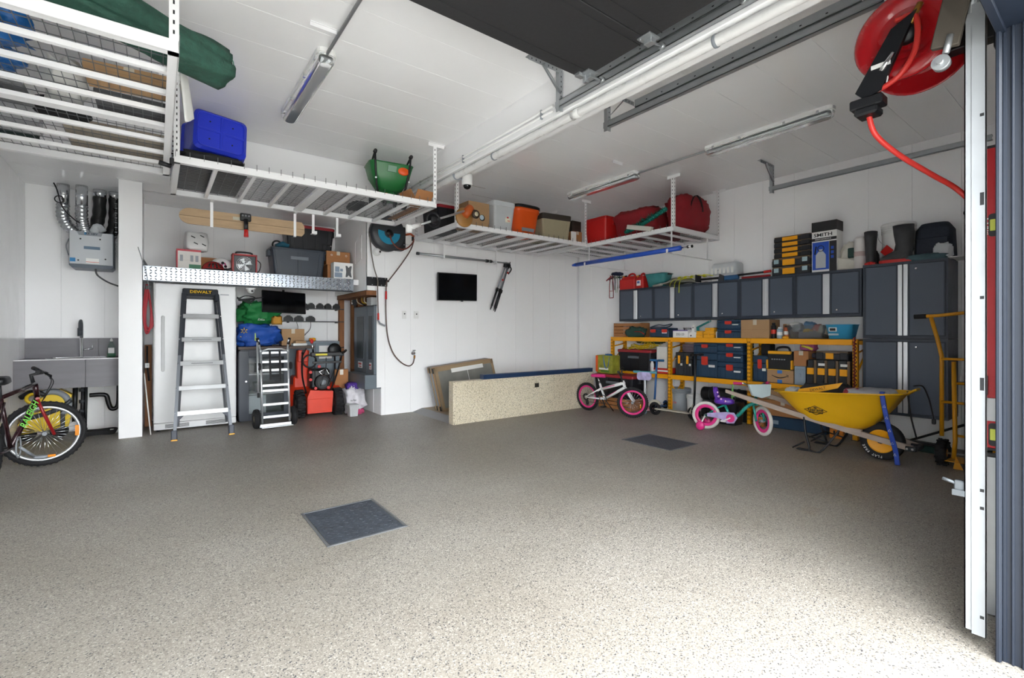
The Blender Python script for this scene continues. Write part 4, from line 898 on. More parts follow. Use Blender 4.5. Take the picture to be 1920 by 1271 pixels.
# white bag, jug, black bag
t = T('white_bag', 'slumped off-white cloth bag with dark green flap on the cabinets', 'bag', (6.70, 2.10, ZT)); b = B(); b.blob((0, 0, .17), (.09, .10, .17), 12, .3, 1.8, 26, 16, .7); part('bag_body', b, mt('off_white_cloth', 'CFCBC0', .8, var=.08, bump=.3, bscale=14), t)
b = B(); b.sheet(lambda u, v: (-.125-.01*math.sin(u*6), .12-.26*u, .005+.16*v*(1-.5*u)), 8, 8, .006); part('hem', b, MATS['off_white_cloth'], t); b = B(); b.bb(-.125, -.06, .14, -.105, .01, .26, .01); part('flap', b, mt('dark_green_patch', '1F3B36', .7), t)
t = T('cup_sleeve', 'tall white sleeve of cups standing on the cabinets', 'cups', (6.55, 1.975, ZT)); b = B(); b.lathe([(.055, 0), (.06, .32), (.063, .34), (.05, .36), (.0, .365)], 20); part('sleeve', b, mt('thin_white_plastic', 'DAD6D4', .35, var=.06), t); b = B(); b.lathe([(.0585, .14), (.0605, .145), (.0605, .19), (.0595, .195)], 20, cap=False); part('band', b, mt('pinkish_band', 'BFA9A6', .5), t)
b = B(); b.blob((0, 0, .11), (.09, .07, .11), 21, .15, 1.5, pw=.45); one('black_pouch', b, BLACKR, 'black soft pouch between the white sleeve and the boots', 'bag', (6.76, 1.93, 1.990))
# boots
BOOT = mt('worn_rubber_boot', '3A3B3E', .6, var=.25, scale=14)
def boot(label, loc, rz, tall):
    t = T('rubber_boot', label, 'boot', loc, rz, 'pair of rubber boots'); b = B(); L = .29
    def rg(z, cx, w_, l_): return [(cx+l_/2*math.cos(2*PI*k/18), w_/2*math.sin(2*PI*k/18), z) for k in range(18)]
    b.loft([rg(.028, 0, .095, L), rg(.06, .0, .10, L*.98), rg(.10, .035, .098, L*.74), rg(.13, .07, .10, .17), rg(.20, .075, .105, .155), rg(.30, .07, .115, .175), rg(tall, .065, .125, .185), rg(tall-.005, .065, .115, .175), rg(tall-.08, .065, .10, .16)]); part('shaft', b, BOOT, t)
    b = B(); b.loft([rg(0, 0, .10, L*1.02), rg(.028, 0, .102, L*1.03), rg(.034, 0, .10, L*1.0)], smooth=False); s_ = part('sole', b, RED, t); b = B(); b.bb(.06, -.05, 0, .14, .05, .024, .004); part('heel', b, RED, s_)
boot('grey rubber boot with red sole, seen side-on before the white bucket', (6.455, 1.62, 2.006), -85, .40)
boot('grey rubber boot with red sole, seen from its front edge', (6.56, 1.868, 2.006), -170, .38)
def bucket(label, r0, r1, h_, loc, body, rim=True, name='bucket', bail=True, logo=None):
    t = T(name, label, 'bucket', loc); b = B(); b.lathe([(r0, 0), (r0+.004, .005), (r1, h_-.002), (r1-.004, h_), (r1-.008, h_-.01), (r0-.006, .012)], 28); part('pail', b, body, t)
    if rim:
        for k in range(3): b = B(); b.ring((0, 0, h_*(.82+.06*k)), r0+(r1-r0)*(.82+.06*k)+.004, .005, 'Z', 28, 6, flat=(.7, 1.6)); part('rim_band', b, body, t)
    if bail:
        b = B(); P_ = [(-(r1+.01)*math.cos(a)*.6-.5*r1*math.sin(a)*1.3, (r1+.012)*math.cos(a), h_*.82-.17*math.sin(a)) for a in [PI*i/14 for i in range(15)]]; b.tube(P_, .003, 6); part('bail_handle', b, GALV, t)
    return t
t = bucket('tall white bucket with a lid on top of the locker', .138, .152, .44, (6.68, 1.65, 2.006), WHITEP)
b = B(); b.lathe([(.158, .42), (.16, .45), (.15, .462), (0, .464)], 28); part('lid', b, WHITEP, t); b = B(); b.box(-.142, .07, .15, .006, .10, .10, .002, (45, 0, -20)); part('red_mark', b, RED, t)
t = T('travel_bag', 'dark navy soft travel bag at the end of the locker top', 'bag', (6.66, 1.33, 2.006)); b = B(); b.tub([(0, .28, .30), (.05, .29, .32), (.33, .27, .30), (.40, .20, .22), (.41, .1, .1)], .07, 4, smooth=True); part('bag_body', b, mt('navy_cordura', '1E2634', .75, var=.1, bump=.2, bscale=40), t); b = B(); b.bb(-.155, -.13, .05, -.135, .13, .24, .01); part('front_pocket', b, MATS['navy_cordura'], t)
b = B(); b.blob((0, 0, .03), (.10, .17, .035), 31, .25, 3); one('folded_cloth', b, mt('teal_cloth', '41585E', .85, var=.15, bump=.4, bscale=30), 'folded dull teal cloth in front of the navy bag', 'cloth', (6.46, 1.37, 2.005)).scale = (.5, 1, 1)
b = B(); b.blob((0, 0, .075), (.035, .07, .08), 33, .3, 2.2, pw=.5); one('plastic_bag', b, CLEARP, 'small cloudy plastic bag at the front corner of the locker top', 'bag', (6.48, 1.235, 2.005))
b = B(); b.bb(6.45, 1.02, 2.012, 6.80, 1.19, 2.022, .003); one('thin_board', b, WHITEP, 'thin white board jutting past the end of the locker', 'board').location = (0, 0, -.004)
# clamps on a hanger at the corner
t = T('clamp_hanger', 'white bar with hanging hand clamps at the corner', 'hanger', (6.66, 5.72, 0)); b = B(); b.bb(-.20, -.012, 2.26, .185, .012, 2.268); b.bb(.17, -.012, 2.20, .185, .012, 2.30); part('bar', b, WIRE, t)
CL = [('8C1E2A', .40, 5.70), ('1D1F24', .26, 5.73), ('C2C9B8', .30, 5.70), ('1F4B33', .22, 5.74), ('20294A', .20, 5.70)]
for k, (c, l, y) in enumerate(CL):
    t = T('hand_clamp', ['dark red bar clamp, longest of those hanging in the corner', 'black hand clamp hanging in the corner', 'pale green hand clamp hanging in the corner', 'dark green hand clamp hanging in the corner', 'navy hand clamp hanging in the corner'][k], 'clamp', (6.50+.065*k, 5.70, 2.262)); m = mt('clamp_%d' % k, c, .5)
    for s_ in (-1, 1): b = B(); b.tube([(0, s_*.02, 0), (0, s_*(.03 if k else .045), -l*.45), (0, s_*(.02 if k else .045), -l)], .007, 6); part('jaw', b, m, t)
    b = B(); b.tube([(0, 0, -.02), (-.02, .10, -.09+.02*k)], .012, 6); part('handle', b, m, t)
    if k == 0: b = B(); b.tube([(0, -.045, -l), (0, .045, -l)], .008, 6); b.tube([(0, -.045, -l*.7), (0, .045, -l*.7)], .005, 6); part('cross_bar', b, m, t)
b = B(); b.blob((0, 0, .03), (.10, .08, .03), 41, .25, 3); one('navy_cloth', b, mt('navy_cloth', '1A2340', .85, var=.15), 'folded navy cloth on the white bar above the clamps', 'cloth', (6.66, 5.70, 2.268))
# ---------------------------------------------------------------- top level of the shelving
Z1 = 1.166
t = T('wooden_crate', 'slatted wooden crate at the left end of the top shelf', 'crate', (6.56, 5.40, Z1), -90); CRW = mt('crate_pine', 'AD7547', .65, var=.14, scale=5, stretch=(1, 8, 8))
for s_ in (-1, 1): b = B(); b.bb(s_*.29-.009, 0, 0, s_*.29+.009, .24, .24, .002); part('end_panel', b, CRW, t)
for k in range(4):
    for y0 in (0, .232): b = B(); b.bb(-.28, y0-.004, .005+k*.06, .28, y0+.008, .055+k*.06, .002); part('slat', b, CRW, t)
b = B(); b.bb(-.28, 0, .0, .28, .23, .01); part('base', b, CRW, t)
DGB = mt('dark_green_nylon', '22423A', .7, var=.15, bump=.3, bscale=15)
b = B(); b.blob((0, 0, .08), (.055, .19, .085), 51, .3, 2.2); one('green_bag', b, DGB, 'dark green nylon bag on the top shelf before the crate', 'bag', (6.48, 5.13, Z1))
b = B(); b.tube(sp([(6.425, 5.12, Z1+.09), (6.415, 4.99, Z1+.085), (6.42, 4.93, Z1+.05)], 5), .014, 6, flat=(1, .4)); one('red_strap', b, RED, 'red strap lying over the dark green bag', 'strap')
BCASE = mt('navy_case', '1F3A52', .45, var=.05); LRED = mt('latch_red', 'C93324', .4, var=.03)
case('navy case with red latches beside the green bag', .36, .26, .15, (6.50, 4.70, Z1), -90, BCASE, LRED, nl=2, plate=True)
b = B(); b.tube(sp([(6.52, 4.88, Z1+.16), (6.55, 4.75, Z1+.20), (6.50, 4.6, Z1+.19), (6.56, 4.5, Z1+.21), (6.62, 4.62, Z1+.165), (6.58, 4.82, Z1+.165)], 5, True), .010, 7, True); one('air_hose', b, mt('slate_hose', '3D4A57', .5), 'looped slate grey hose lying on the navy case', 'hose')
b = B(); b.bb(-.13, 0, 0, .13, .12, .115, .002); t = T('photo_carton', 'white carton with purple print on the top shelf', 'box', (6.44, 4.27, Z1), -90); part('carton', b, PAPER, t); b = B(); b.bb(-.13, -.001, .10, .13, .001, .115); part('purple_band', b, mt('print_purple', '5B4A8C', .5), t)
text('252-23', .05, INK, t, (0, -.001, .05))
t = T('steel_bowl', 'shiny steel bowl behind the white carton', 'bowl', (6.66, 4.24, Z1)); b = B(); b.lathe([(.05, 0), (.09, .05), (.105, .15), (.102, .15), (.086, .05), (.04, .006)], 24); part('bowl', b, CHROME, t); b = B(); b.ring((0, 0, .15), .105, .004, 'Z', 24, 6); part('rim', b, CHROME, t)
t = T('white_bracket', 'white stepped plastic bracket on the top shelf', 'bracket', (6.46, 4.06, Z1), -90); b = B(); b.prism([(-.08, 0), (.08, 0), (.08, .06), (.02, .09), (.02, .19), (-.03, .19), (-.03, .09), (-.08, .06)], 0, .05, 'Y'); part('bracket_body', b, WHITEP, t); b = B(); b.cyl((-.005, -.002, .15), (-.005, .002, .15), .01, n=10); b.cyl((-.04, -.002, .03), (-.04, .002, .03), .012, n=10); part('hole', b, INK, t)
b = B(); b.tube([(6.52, 4.06, Z1+.14), (6.56, 3.84, Z1+.25)], .024, 6, flat=(1, .6)); t = T('saw_handle', 'slanted teal tool handle behind the yellow boxes', 'tool'); part('grip', b, mt('teal_tool', '1F7F7C', .45), t); b = B(); b.cyl((6.535, 3.845, Z1+.245), (6.55, 3.845, Z1+.245), .01, n=8); part('rivet', b, CHROME, t); b = B(); b.bb(6.52, 4.02, Z1, 6.56, 4.12, Z1+.15, .004); part('base', b, MATS['teal_tool'], t)
YBX = mt('yellow_case', 'E8A51C', .4, var=.05)
for y, w_, z_, h_, nm in ((3.95, .11, 0, .055, 'lower left of the four'), (3.95, .10, .056, .045, 'upper left of the four'), (3.80, .17, 0, .085, 'lower right of the four'), (3.79, .14, .086, .06, 'upper right of the four')):
    t = T('bit_case', 'small yellow bit case on the top shelf, '+nm, 'case', (6.44, y, Z1+z_), -90, 'yellow bit cases'); b = B(); b.bb(-w_/2, 0, 0, w_/2, .12, h_*.6, .004); part('base_shell', b, YBX, t); b = B(); b.bb(-w_/2, 0, h_*.64, w_/2, .12, h_, .004); part('lid', b, YBX, t); b = B(); b.bb(-.015, -.005, h_*.4, .015, .002, h_*.8, .002); part('latch', b, YBX, t)
b = B(); b.lathe([(.03, 0), (.032, .08), (.01, .1)], 14); one('white_bottle', b, WHITEP, 'small white bottle squeezed beside the navy case stack', 'bottle', (6.47, 3.685, Z1)).scale = (.6, .6, 1)
case('navy case with red latch, lower of the pair on the top shelf', .345, .30, .125, (6.44, 3.505, Z1), -90, BCASE, LRED, plate=False)
case('navy case with red latch, upper of the pair on the top shelf', .345, .30, .13, (6.44, 3.505, Z1+.127), -90, BCASE, LRED, plate=True)
cbox('plain cardboard box under the middle of the cabinets', .38, .30, .25, (6.45, 3.14, Z1), -90, CARD)
def can(label, r_, h_, loc, m, band, cap=None):
    t = T('spray_can', label, 'spray can', loc); b = B(); b.lathe([(r_*.9, 0), (r_, .005), (r_, h_*.8), (r_*.7, h_*.86)], 16); part('can_body', b, m, t); b = B(); b.lathe([(r_*.6, h_*.86), (r_*.6, h_*.98), (r_*.45, h_)], 14); part('cap', b, cap or BLACK, t); b = B(); b.lathe([(r_*1.01, h_*.3), (r_*1.015, h_*.31), (r_*1.015, h_*.55), (r_*1.01, h_*.56)], 16, cap=False); part('label_band', b, band, t)
can('black spray can with red band beside the cardboard box', .032, .205, (6.46, 2.90, Z1), BLACK, LRED)
can('pale blue spray can on the top shelf', .034, .15, (6.46, 2.825, Z1), mt('pale_blue_can', '9FB4C4', .35), PAPER, WHITEP)
can('small orange spray can on the top shelf', .026, .17, (6.50, 2.765, Z1), mt('orange_can', 'B35A3A', .4), PAPER)
b = B(); b.lathe([(.035, 0), (.04, .02), (.02, .035), (0, .036)], 16); one('yellow_tape', b, YBX, 'small yellow tape roll before the clear tub', 'tape', (6.43, 2.745, Z1))
cbox('small brown carton behind the spray cans', .14, .12, .19, (6.66, 2.80, Z1), -90, CARD2)
CLR2 = mt('clear_tub_plastic', 'E6EAEC', .12, var=0, trans=.9, ior=1.15)
t = T('clear_tub', 'clear tub full of plastic packets on the top shelf', 'tub', (6.60, 2.535, Z1)); b = B(); b.tub([(0, .26, .36), (.17, .30, .44), (.17, .295, .435), (.006, .255, .355)], .04, 4, smooth=True); part('tub_body', b, CLR2, t); random.seed(9)
for k, c in enumerate(('B9B4A8', '9A3A34', '51718F', 'C9A23C', '888D90', 'D6D6D2')): b = B(); b.blob((random.uniform(-.07, .07), -.15+.06*k, .10+.03*(k % 3)), (.07, .06, .05), 60+k, .3, 3, 16, 10); part('packet', b, mt('packet_%d' % k, c, .4, var=.2), t)
t = T('blue_basket', 'light blue plastic tub with framed tag at the end of the top shelf', 'tub', (6.58, 2.165, Z1)); LBL = mt('light_blue_plastic', '3E9CC9', .4, var=.03); b = B(); b.tub([(0, .20, .23), (.165, .25, .29), (.175, .27, .31), (.172, .24, .28), (.01, .19, .22)], .05, 4, smooth=True); part('tub_body', b, LBL, t)
b = B(); b.box(-.118, .06, .115, .006, .085, .05, .004, (0, -8, 0)); part('tag_frame', b, PAPER, t); b = B(); b.box(-.1225, .06, .115, .004, .06, .03, .001, (0, -8, 0)); part('tag_insert', b, INK, t); b = B(); b.box(-.110, .055, .055, .006, .11, .022, .003, (0, -8, 0)); part('sticker', b, mt('pale_sticker', 'B9CBD0', .5), t)
# ---------------------------------------------------------------- middle level
Z2 = .588
tote('black tote with dark red lid on the middle shelf, under the rope', .72, .33, .365, (6.465, 5.19, Z2), -90, DTOTE, REDL, tag_=True, ribs=4)
b = B(); random.seed(12)
for k in range(9):
    c = V(6.60, 5.20-.05*k+.1, Z2+.375+.012*(k % 5)); rx, ry = random.uniform(.05, .10), random.uniform(.12, .2)
    b.tube([(c.x+rx*math.cos(a)*1.0, c.y+ry*math.sin(a), c.z+.02*math.sin(2*a+k)+.01*k*.5) for a in [2*PI*i/20 for i in range(20)]], .006, 6, True)
for k in range(3): b.tube([(6.55+.02*k, 5.02-.05*k+.08*math.cos(a), Z2+.45+.05*math.sin(a)) for a in [2*PI*i/18 for i in range(18)]], .005, 6, True)
one('yellow_rope', b, mt('yellow_rope', 'D2B41E', .6, var=.1), 'tangled yellow rope heaped on the tote', 'rope')
b = B(); b.blob((0, 0, .055), (.06, .26, .035), 71, .25, 3); one('green_cover', b, DGB, 'flat dark green cover tucked above the rope', 'cover', (6.68, 5.0, Z2+.445))
t = T('spray_bottle', 'slim white spray bottle between tote and paper bag', 'bottle', (6.46, 4.80, Z2)); b = B(); b.lathe([(.028, 0), (.03, .14), (.012, .19), (.012, .22)], 14); part('bottle_body', b, WHITEP, t); b = B(); b.bb(-.03, -.012, .215, .02, .012, .25, .004); b.lathe([(.014, .25), (.012, .30)], 10); part('trigger', b, BLACK, t)
t = T('paper_bag', 'white paper bag standing on the red carton', 'bag', (6.56, 4.64, Z2+.085)); b = B(); b.tub([(0, .14, .20), (.33, .13, .20), (.345, .10, .20), (.35, .03, .2)], .008, 2); part('bag_body', b, mt('white_paper', 'D5D2CD', .75, var=.05, bump=.3, bscale=9), t); b = B(); b.bb(-.005, -.10, .345, .005, .10, .365); part('folded_top', b, MATS['white_paper'], t)
t = T('red_carton', 'flat red carton with white band under the paper bag', 'box', (6.46, 4.63, Z2), -90); b = B(); b.bb(-.145, 0, 0, .145, .24, .082, .002); part('carton', b, RED, t); b = B(); b.bb(-.145, -.0015, .03, .145, .001, .055); part('white_band', b, PAPER, t)
for y, lab in ((4.30, 'black case with yellow latch on the middle shelf, left of a pair'), (4.155, 'black case with yellow latch on the middle shelf, right of a pair')):
    case(lab, .135, .30, .35, (6.46, y, Z2), -90, ORGB, ORGY, plate=True)
b = B()
for k in range(7): b.ring((6.63, 4.20, Z2+.365+.017*k), .125+.006*math.sin(k*2), .010, 'Z', 30, 7)
one('hose_coil', b, mt('mauve_hose', '6A5A62', .45, var=.05), 'coiled mauve-grey hose on the pair of black cases', 'hose')
for y, z_, h_, pl, nm in ((3.87, 0, .355, True, 'tall navy case on the middle shelf with red latch low down'), (3.87, .357, .145, False, 'navy case topping the tall one'), (3.492, 0, .235, True, 'navy case at the bottom of the stack of three'), (3.492, .237, .15, True, 'navy case in the middle of the stack of three'), (3.492, .389, .125, True, 'navy case on top of the stack of three')):
    case(nm, .372, .32, h_, (6.455, y, Z2+z_), -90, BCASE, LRED, plate=pl)
case('navy case standing on end right of the middle post', .19, .30, .345, (6.455, 3.075, Z2), -90, BCASE, LRED, plate=True)
b = B(); b.bb(6.64, 3.03, Z2+.346, 6.80, 3.15, Z2+.50, .01); one('black_pouch', b, BLACKR, 'small black pouch on the upright navy case', 'bag')
t = cbox('cardboard box with blue tape and a curved arrow on the middle shelf', .33, .28, .168, (6.46, 2.825, Z2), -90, CARD, tape=False)
BT = mt('blue_tape', '3A78C9', .35)
b = B(); b.bb(-.03, -.0012, .125, .03, .001, .168); b.bb(-.03, -.0012, 0, .03, .001, .045); part('tape', b, BT, t)
P_ = [(-.10+.20*i/12, -.0015, .10-.032*math.sin(PI*i/12)) for i in range(13)]; b = B(); b.tube(P_, [.003+.004*math.sin(PI*i/12) for i in range(13)], 5, flat=(.3, 1)); b.tube([(.08, -.0015, .112), (.105, -.0015, .106), (.102, -.0015, .082)], .003, 5); part('curved_arrow', b, INK, t)
t = T('tool_bag', 'black and yellow tool bag on the taped cardboard box', 'bag', (6.46, 2.835, Z2+.170), -90); b = B(); b.tub([(0, .30, .24, 0, .13), (.20, .31, .25, 0, .13), (.235, .28, .22, 0, .13)], .03, 3); part('bag_body', b, mt('black_nylon', '1D1E21', .75, var=.1), t); b = B(); b.bb(-.14, -.002, .205, .14, .04, .245, .006); part('yellow_top', b, YBX, t)
for s_ in (-1, 1): b = B(); b.bb(s_*.152-.012, -.006, .01, s_*.152+.012, .05, .13, .006); part('corner_guard', b, YBX, t)
b = B(); b.tube(sp([(-.09, .12, .23), (-.06, .12, .285), (.06, .12, .29), (.09, .12, .23)], 5), .014, 8); part('carry_handle', b, BLACK, t); b = B()
for k in range(6): b.bb(-.09+.03*k, -.009, .13, -.072+.03*k, -.002, .145)
part('tool_loop', b, GREYP, t, kind='stuff')
b = B(); b.tube(sp([(6.45, 2.98, Z2+.172), (6.425, 2.86, Z2+.176), (6.42, 2.68, Z2+.173)], 5), .005, 6); one('yellow_twine', b, mt('yellow_cord', 'E0B21B', .5), 'thin yellow twine draped on the taped box', 'twine')
BGB = mt('blue_grey_plastic', '8797A6', .45, var=.05)
t = T('grey_case', 'pale blue-grey case standing between the taped box and organisers', 'case', (6.46, 2.585, Z2), -90); b = B(); b.bb(-.065, 0, 0, .065, .26, .232, .006); part('case_body', b, BGB, t); b = B(); b.bb(-.05, -.005, .02, .05, .002, .20, .004); part('front_panel', b, BGB, t); b = B(); b.bb(-.012, -.010, .10, .012, -.003, .14, .002); part('latch', b, BGB, t)
cbox('open brown carton on the pale blue-grey case', .17, .24, .19, (6.46, 2.572, Z2+.234), -90, CARD2, open_=False)
b = B(); b.blob((0, 0, .05), (.08, .085, .05), 81, .2, 3); t = T('patterned_cap', 'pink and yellow patterned cap on the brown carton', 'cap', (6.56, 2.52, Z2+.427)); part('crown', b, mt('pink_fabric', 'A8527F', .8, var=.3), t); b = B(); b.tube([(-.08, .05, .06), (-.085, -.02, .045), (-.07, -.07, .02)], .016, 6); part('yellow_stripe', b, mt('lime_yellow', 'D6CF4C', .7), t)
for k in range(4):
    t = organiser('black organiser with yellow handle standing on edge, %s of four' % ('leftmost', 'second', 'third', 'rightmost')[k], .32, .30, .113, (6.50, 2.512-.117*k-.001, Z2), .25, False, 'upright organisers on the middle shelf', rot=(0, 0, 0), clips=False)
    t.rotation_euler = Euler((0, R(90), R(-90))); t.location = (6.46, 2.514-.117*k, Z2+.162)
    t.rotation_euler = (Matrix.Rotation(R(-90), 4, 'Z') @ Matrix.Rotation(R(90), 4, 'Y')).to_euler(); 
    if k in (1, 3): b = B(); b.bb(-.12, -.004, .02, -.09, .001, .09); part('label_plate', b, PAPER, t)
organiser('black organiser lying flat on the four upright ones', .34, .28, .105, (6.46, 2.235, Z2+.326), .24)
b = B(); b.bb(6.50, 2.42, Z2+.34, 6.70, 2.47, Z2+.40, .012); one('dark_scarf', b, mt('dark_textile', '2E2A33', .85), 'dark rolled scarf tucked beside the flat organiser', 'scarf')
# ---------------------------------------------------------------- floor level
t = T('wooden_crate', 'low wooden crate on the floor under the black tote', 'crate', (5.95, 5.16, 0), -90)
for s_ in (-1, 1): b = B(); b.bb(s_*.33-.009, .0, 0, s_*.33+.009, .36, .185, .002); part('end_panel', b, CRW, t)
for k in range(3):
    for y0 in (0, .352): b = B(); b.bb(-.32, y0-.004, .005+k*.062, .32, y0+.008, .055+k*.062, .002); part('slat', b, CRW, t)
tote('black tote with red lid on the floor crate, under the picnic bag', .84, .42, .37, (5.92, 5.18, .187), -90, DTOTE, REDL, tag_=True, ribs=4)
t = T('shopping_bag', 'reusable shopping bag printed with a yellow meadow', 'bag', (6.12, 5.44, .558)); b = B(); b.tub([(0, .20, .34), (.02, .21, .35), (.28, .20, .36), (.30, .19, .36), (.28, .18, .34), (.03, .18, .32)], .015, 2); part('bag_body', b, mt('meadow_print', '8E8F2C', .6, var=.55, scale=9), t)
b = B(); b.bb(-.112, .13, .02, -.108, .178, .295); part('orange_edge', b, ORANGE, t); b = B(); b.tube(sp([(-.09, .02, .30), (-.115, -.03, .12), (-.115, -.09, .10), (-.10, -.12, .29)], 5), .012, 5, flat=(1, .3)); part('handle', b, mt('blue_webbing', '4A6FA8', .7), t); b = B(); b.bb(-.112, .06, .02, -.108, -.12, .05); part('print_band', b, mt('green_print', '4E7A2A', .6), t); b = B(); b.bb(-.1125, -.10, .06, -.1085, .10, .09); part('wordmark', b, PAPER, t)
b = B(); b.blob((0, 0, .02), (.06, .05, .025), 91, .3, 3); one('blue_rag', b, BTARP, 'small blue rag on top of the meadow bag', 'rag', (6.12, 5.43, .835))
b = B(); b.bb(0, -.25, 0, .015, .25, .52, .002); one('white_board', b, WTRIM, 'plain white board leaning behind the scooters', 'board', (6.68, 4.86, 0), rot=(0, 14, 0))
t = bucket('grey pail under the yellow shelving with red lettering', .14, .17, .37, (6.62, 4.40, 0), mt('grey_pail', '84898E', .5, var=.06))
text('R   CM', .045, RED, t, (-.158, .02, .15), rot=(90, 0, -90))
bucket('small white pail beside the grey one', .10, .115, .30, (6.56, 4.10, 0), WHITEP, bail=False)
BVIN = mt('black_vinyl', '1A1B1E', .35, var=.08, bump=.15, bscale=8)
t = T('roll_bag', 'long glossy black rolled bag on the floor under the shelf', 'bag', (6.62, 0, 0)); b = B(); b.tube(sp([(0, 3.98, .33), (.0, 3.7, .335), (0, 3.27, .33)], 6), [.10]*12+[.09], 16); part('roll', b, BVIN, t); b = B(); b.ring((0, 3.85, .332), .104, .006, 'Y', 20, 6); b.ring((0, 3.45, .332), .104, .006, 'Y', 20, 6); part('tie', b, DGREY, t)
case('black case with red handle under the rolled bag', .40, .26, .215, (6.50, 3.76, 0), -90, BLACK, LRED)
case('black case with red handle nearer the middle post', .32, .26, .215, (6.50, 3.40, 0), -90, BLACK, LRED)
tote('plain black tub on the floor before the middle post', .36, .26, .30, (6.14, 3.42, 0), -90, DTOTE, DTOTE, ribs=0)
cbox('long cardboard carton low behind the wheelbarrow handles', .72, .34, .20, (6.44, 2.78, .16), -90, CARD2, tape=True)
cbox('second cardboard carton on top of the long one', .60, .30, .13, (6.48, 2.84, .362), -90, CARD)
b = B(); b.bb(-.42, 0, 0, .42, .30, .155, .01); t = T('long_case', 'low navy case on the floor under the cardboard cartons', 'case', (6.46, 2.72, 0), -90); part('case_body', b, BCASE, t); b = B(); b.bb(-.25, -.008, .05, -.12, .003, .10, .003); part('plate', b, BGB, t)
for y, lab in ((3.06, 'orange square crate corner under the cartons, left one'), (2.16, 'orange square crate corner beside the last post')):
    t = T('orange_case', lab, 'case', (6.38, y, 0), -90); b = B(); b.bb(-.07, 0, 0, .07, .06, .12, .006); part('case_body', b, mt('orange_case', 'D9822B', .45, var=.08), t); b = B(); b.bb(-.03, -.004, .05, -.01, .002, .09); b.bb(.01, -.004, .05, .03, .002, .09); part('cut_out', b, INK, t)
b = B(); b.blob((0, 0, .03), (.09, .2, .03), 95, .3, 3); one('dark_cushion', b, BLACKR, 'flat dark cushion on top of the cartons', 'cushion', (6.62, 2.9, .494))
# ================================================================ alcove: freezer, ladder, shelf goods
FRZ = mt('white_enamel', 'D9DADB', .3, var=.02, bump=.02, bscale=80)
t = T('freezer', 'tall white upright freezer standing in the alcove', 'freezer', (.417, 7.35, 0))
b = B(); b.bb(-.445, .06, .02, .445, .78, 1.855, .008); part('cabinet', b, FRZ, t)
b = B(); b.tub([(.115, .895, .058), (1.86, .895, .058)], .022, 3); b.v = [(x, y+.029, z) for x, y, z in b.v]; d = part('door', b, FRZ, t)
b = B(); b.tub([(0, .036, .70), (.012, .036, .70), (.016, .026, .69)], .018, 5); b.v = [(x-.352, -z-.001, y+1.105) for x, y, z in b.v]; part('handle', b, mt('light_grey_handle', 'B7B8B9', .4), d)
b = B(); b.bb(-.445, .01, .025, .445, .06, .108, .006); g = part('kick_grille', b, FRZ, t)
b = B()
for x0, x1 in ((-.33, -.08), (.10, .33)):
    for k in range(5): b.bb(x0, .006, .045+k*.010, x1, .011, .050+k*.010)
part('vent_slot', b, INK, g, kind='stuff')
for x in (-.40, .40): b = B(); b.cyl((x, .10, 0), (x, .10, .03), .02, n=10); part('foot', b, BLACK, t)
b = B(); b.bb(.26, -.0015, 1.74, .36, .0, 1.752); part('badge', b, GREYP, d)
# ladder
LBLK = mt('ladder_black', '2A2E36', .4, var=.06); LSIL = mt('ladder_aluminium', 'C4C6C8', .3, metal=.7, var=.04)
t = T('step_ladder', 'black and silver five-step ladder folded against the freezer', 'ladder', (.45, 6.72, 0), rot=(-16, 0, 0))
hw = lambda s_: .285-.105*s_/1.85
for s_ in (-1, 1):
    b = B(); b.loft([[(s_*hw(z)+dx, dy, z) for dx, dy in ((-.016, -.035), (.016, -.035), (.016, .035), (-.016, .035))] for z in (.04, 1.0)], smooth=False); part('front_rail', b, mt('ladder_grey', '6B6F75', .4, metal=.4, var=.05), t)
    b = B(); b.loft([[(s_*hw(z)+dx, dy, z) for dx, dy in ((-.016, -.035), (.016, -.035), (.016, .035), (-.016, .035))] for z in (1.0, 1.80)], smooth=False); part('front_rail', b, LBLK, t)
    b = B(); b.loft([[(s_*(hw(z)-.03)+dx, .06+dy, z) for dx, dy in ((-.012, -.016), (.012, -.016), (.012, .016), (-.012, .016))] for z in (.16, 1.80)], smooth=False); part('rear_rail', b, LBLK, t)
    b = B(); b.box(s_*.287, 0, .05, .06, .085, .12, .01); f_ = part('foot', b, mt('foot_slate', '4A4E58', .5), t); b = B(); b.box(s_*.287, -.002, -.008, .062, .09, .02, .004); part('foot_pad', b, YBX, f_)
    b = B(); b.prism([(s_*hw(.1), .08), (s_*hw(.1), .22), (s_*(hw(.28)-.01), .30), (s_*(hw(.3)-.09), .285), (s_*(hw(.2)-.035), .22)][::s_], -.03, -.02, 'Y'); part('gusset', b, MATS['foot_slate'], t)
for k in range(5):
    z = .30*(k+1); b = B(); w_ = hw(z)-.012; b.bb(-w_, -.042, z-.032, w_, -.036, z+.022, .002); b.bb(-w_, -.042, z+.016, w_, .045, z+.022, .002); st = part('step', b, LSIL, t)
    for x in (-w_-.022, w_+.022): b = B(); b.cyl((x, -.04, z), (x, -.034, z), .006, n=8); part('rivet', b, CHROME, st)
    if k in (2, 3): b = B(); b.bb(-w_*.5, -.0432, z-.014, w_*.5, -.0415, z-.002); part('step_print', b, mt('step_print', '8E9094', .5), st)
for z in (.62, 1.22): b = B(); w_ = hw(z)-.03; b.bb(-w_, .05, z-.01, w_, .07, z+.012); part('rear_brace', b, LSIL, t)
b = B(); b.bb(-.19, -.055, 1.76, .19, .085, 1.86, .012); b.bb(-.19, -.058, 1.70, -.15, .0, 1.80, .006); b.bb(.15, -.058, 1.70, .19, .0, 1.80, .006); c = part('top_cap', b, LBLK, t)
b = B(); b.bb(-.10, -.0575, 1.785, .12, -.0545, 1.835); part('name_panel', b, INK, c)
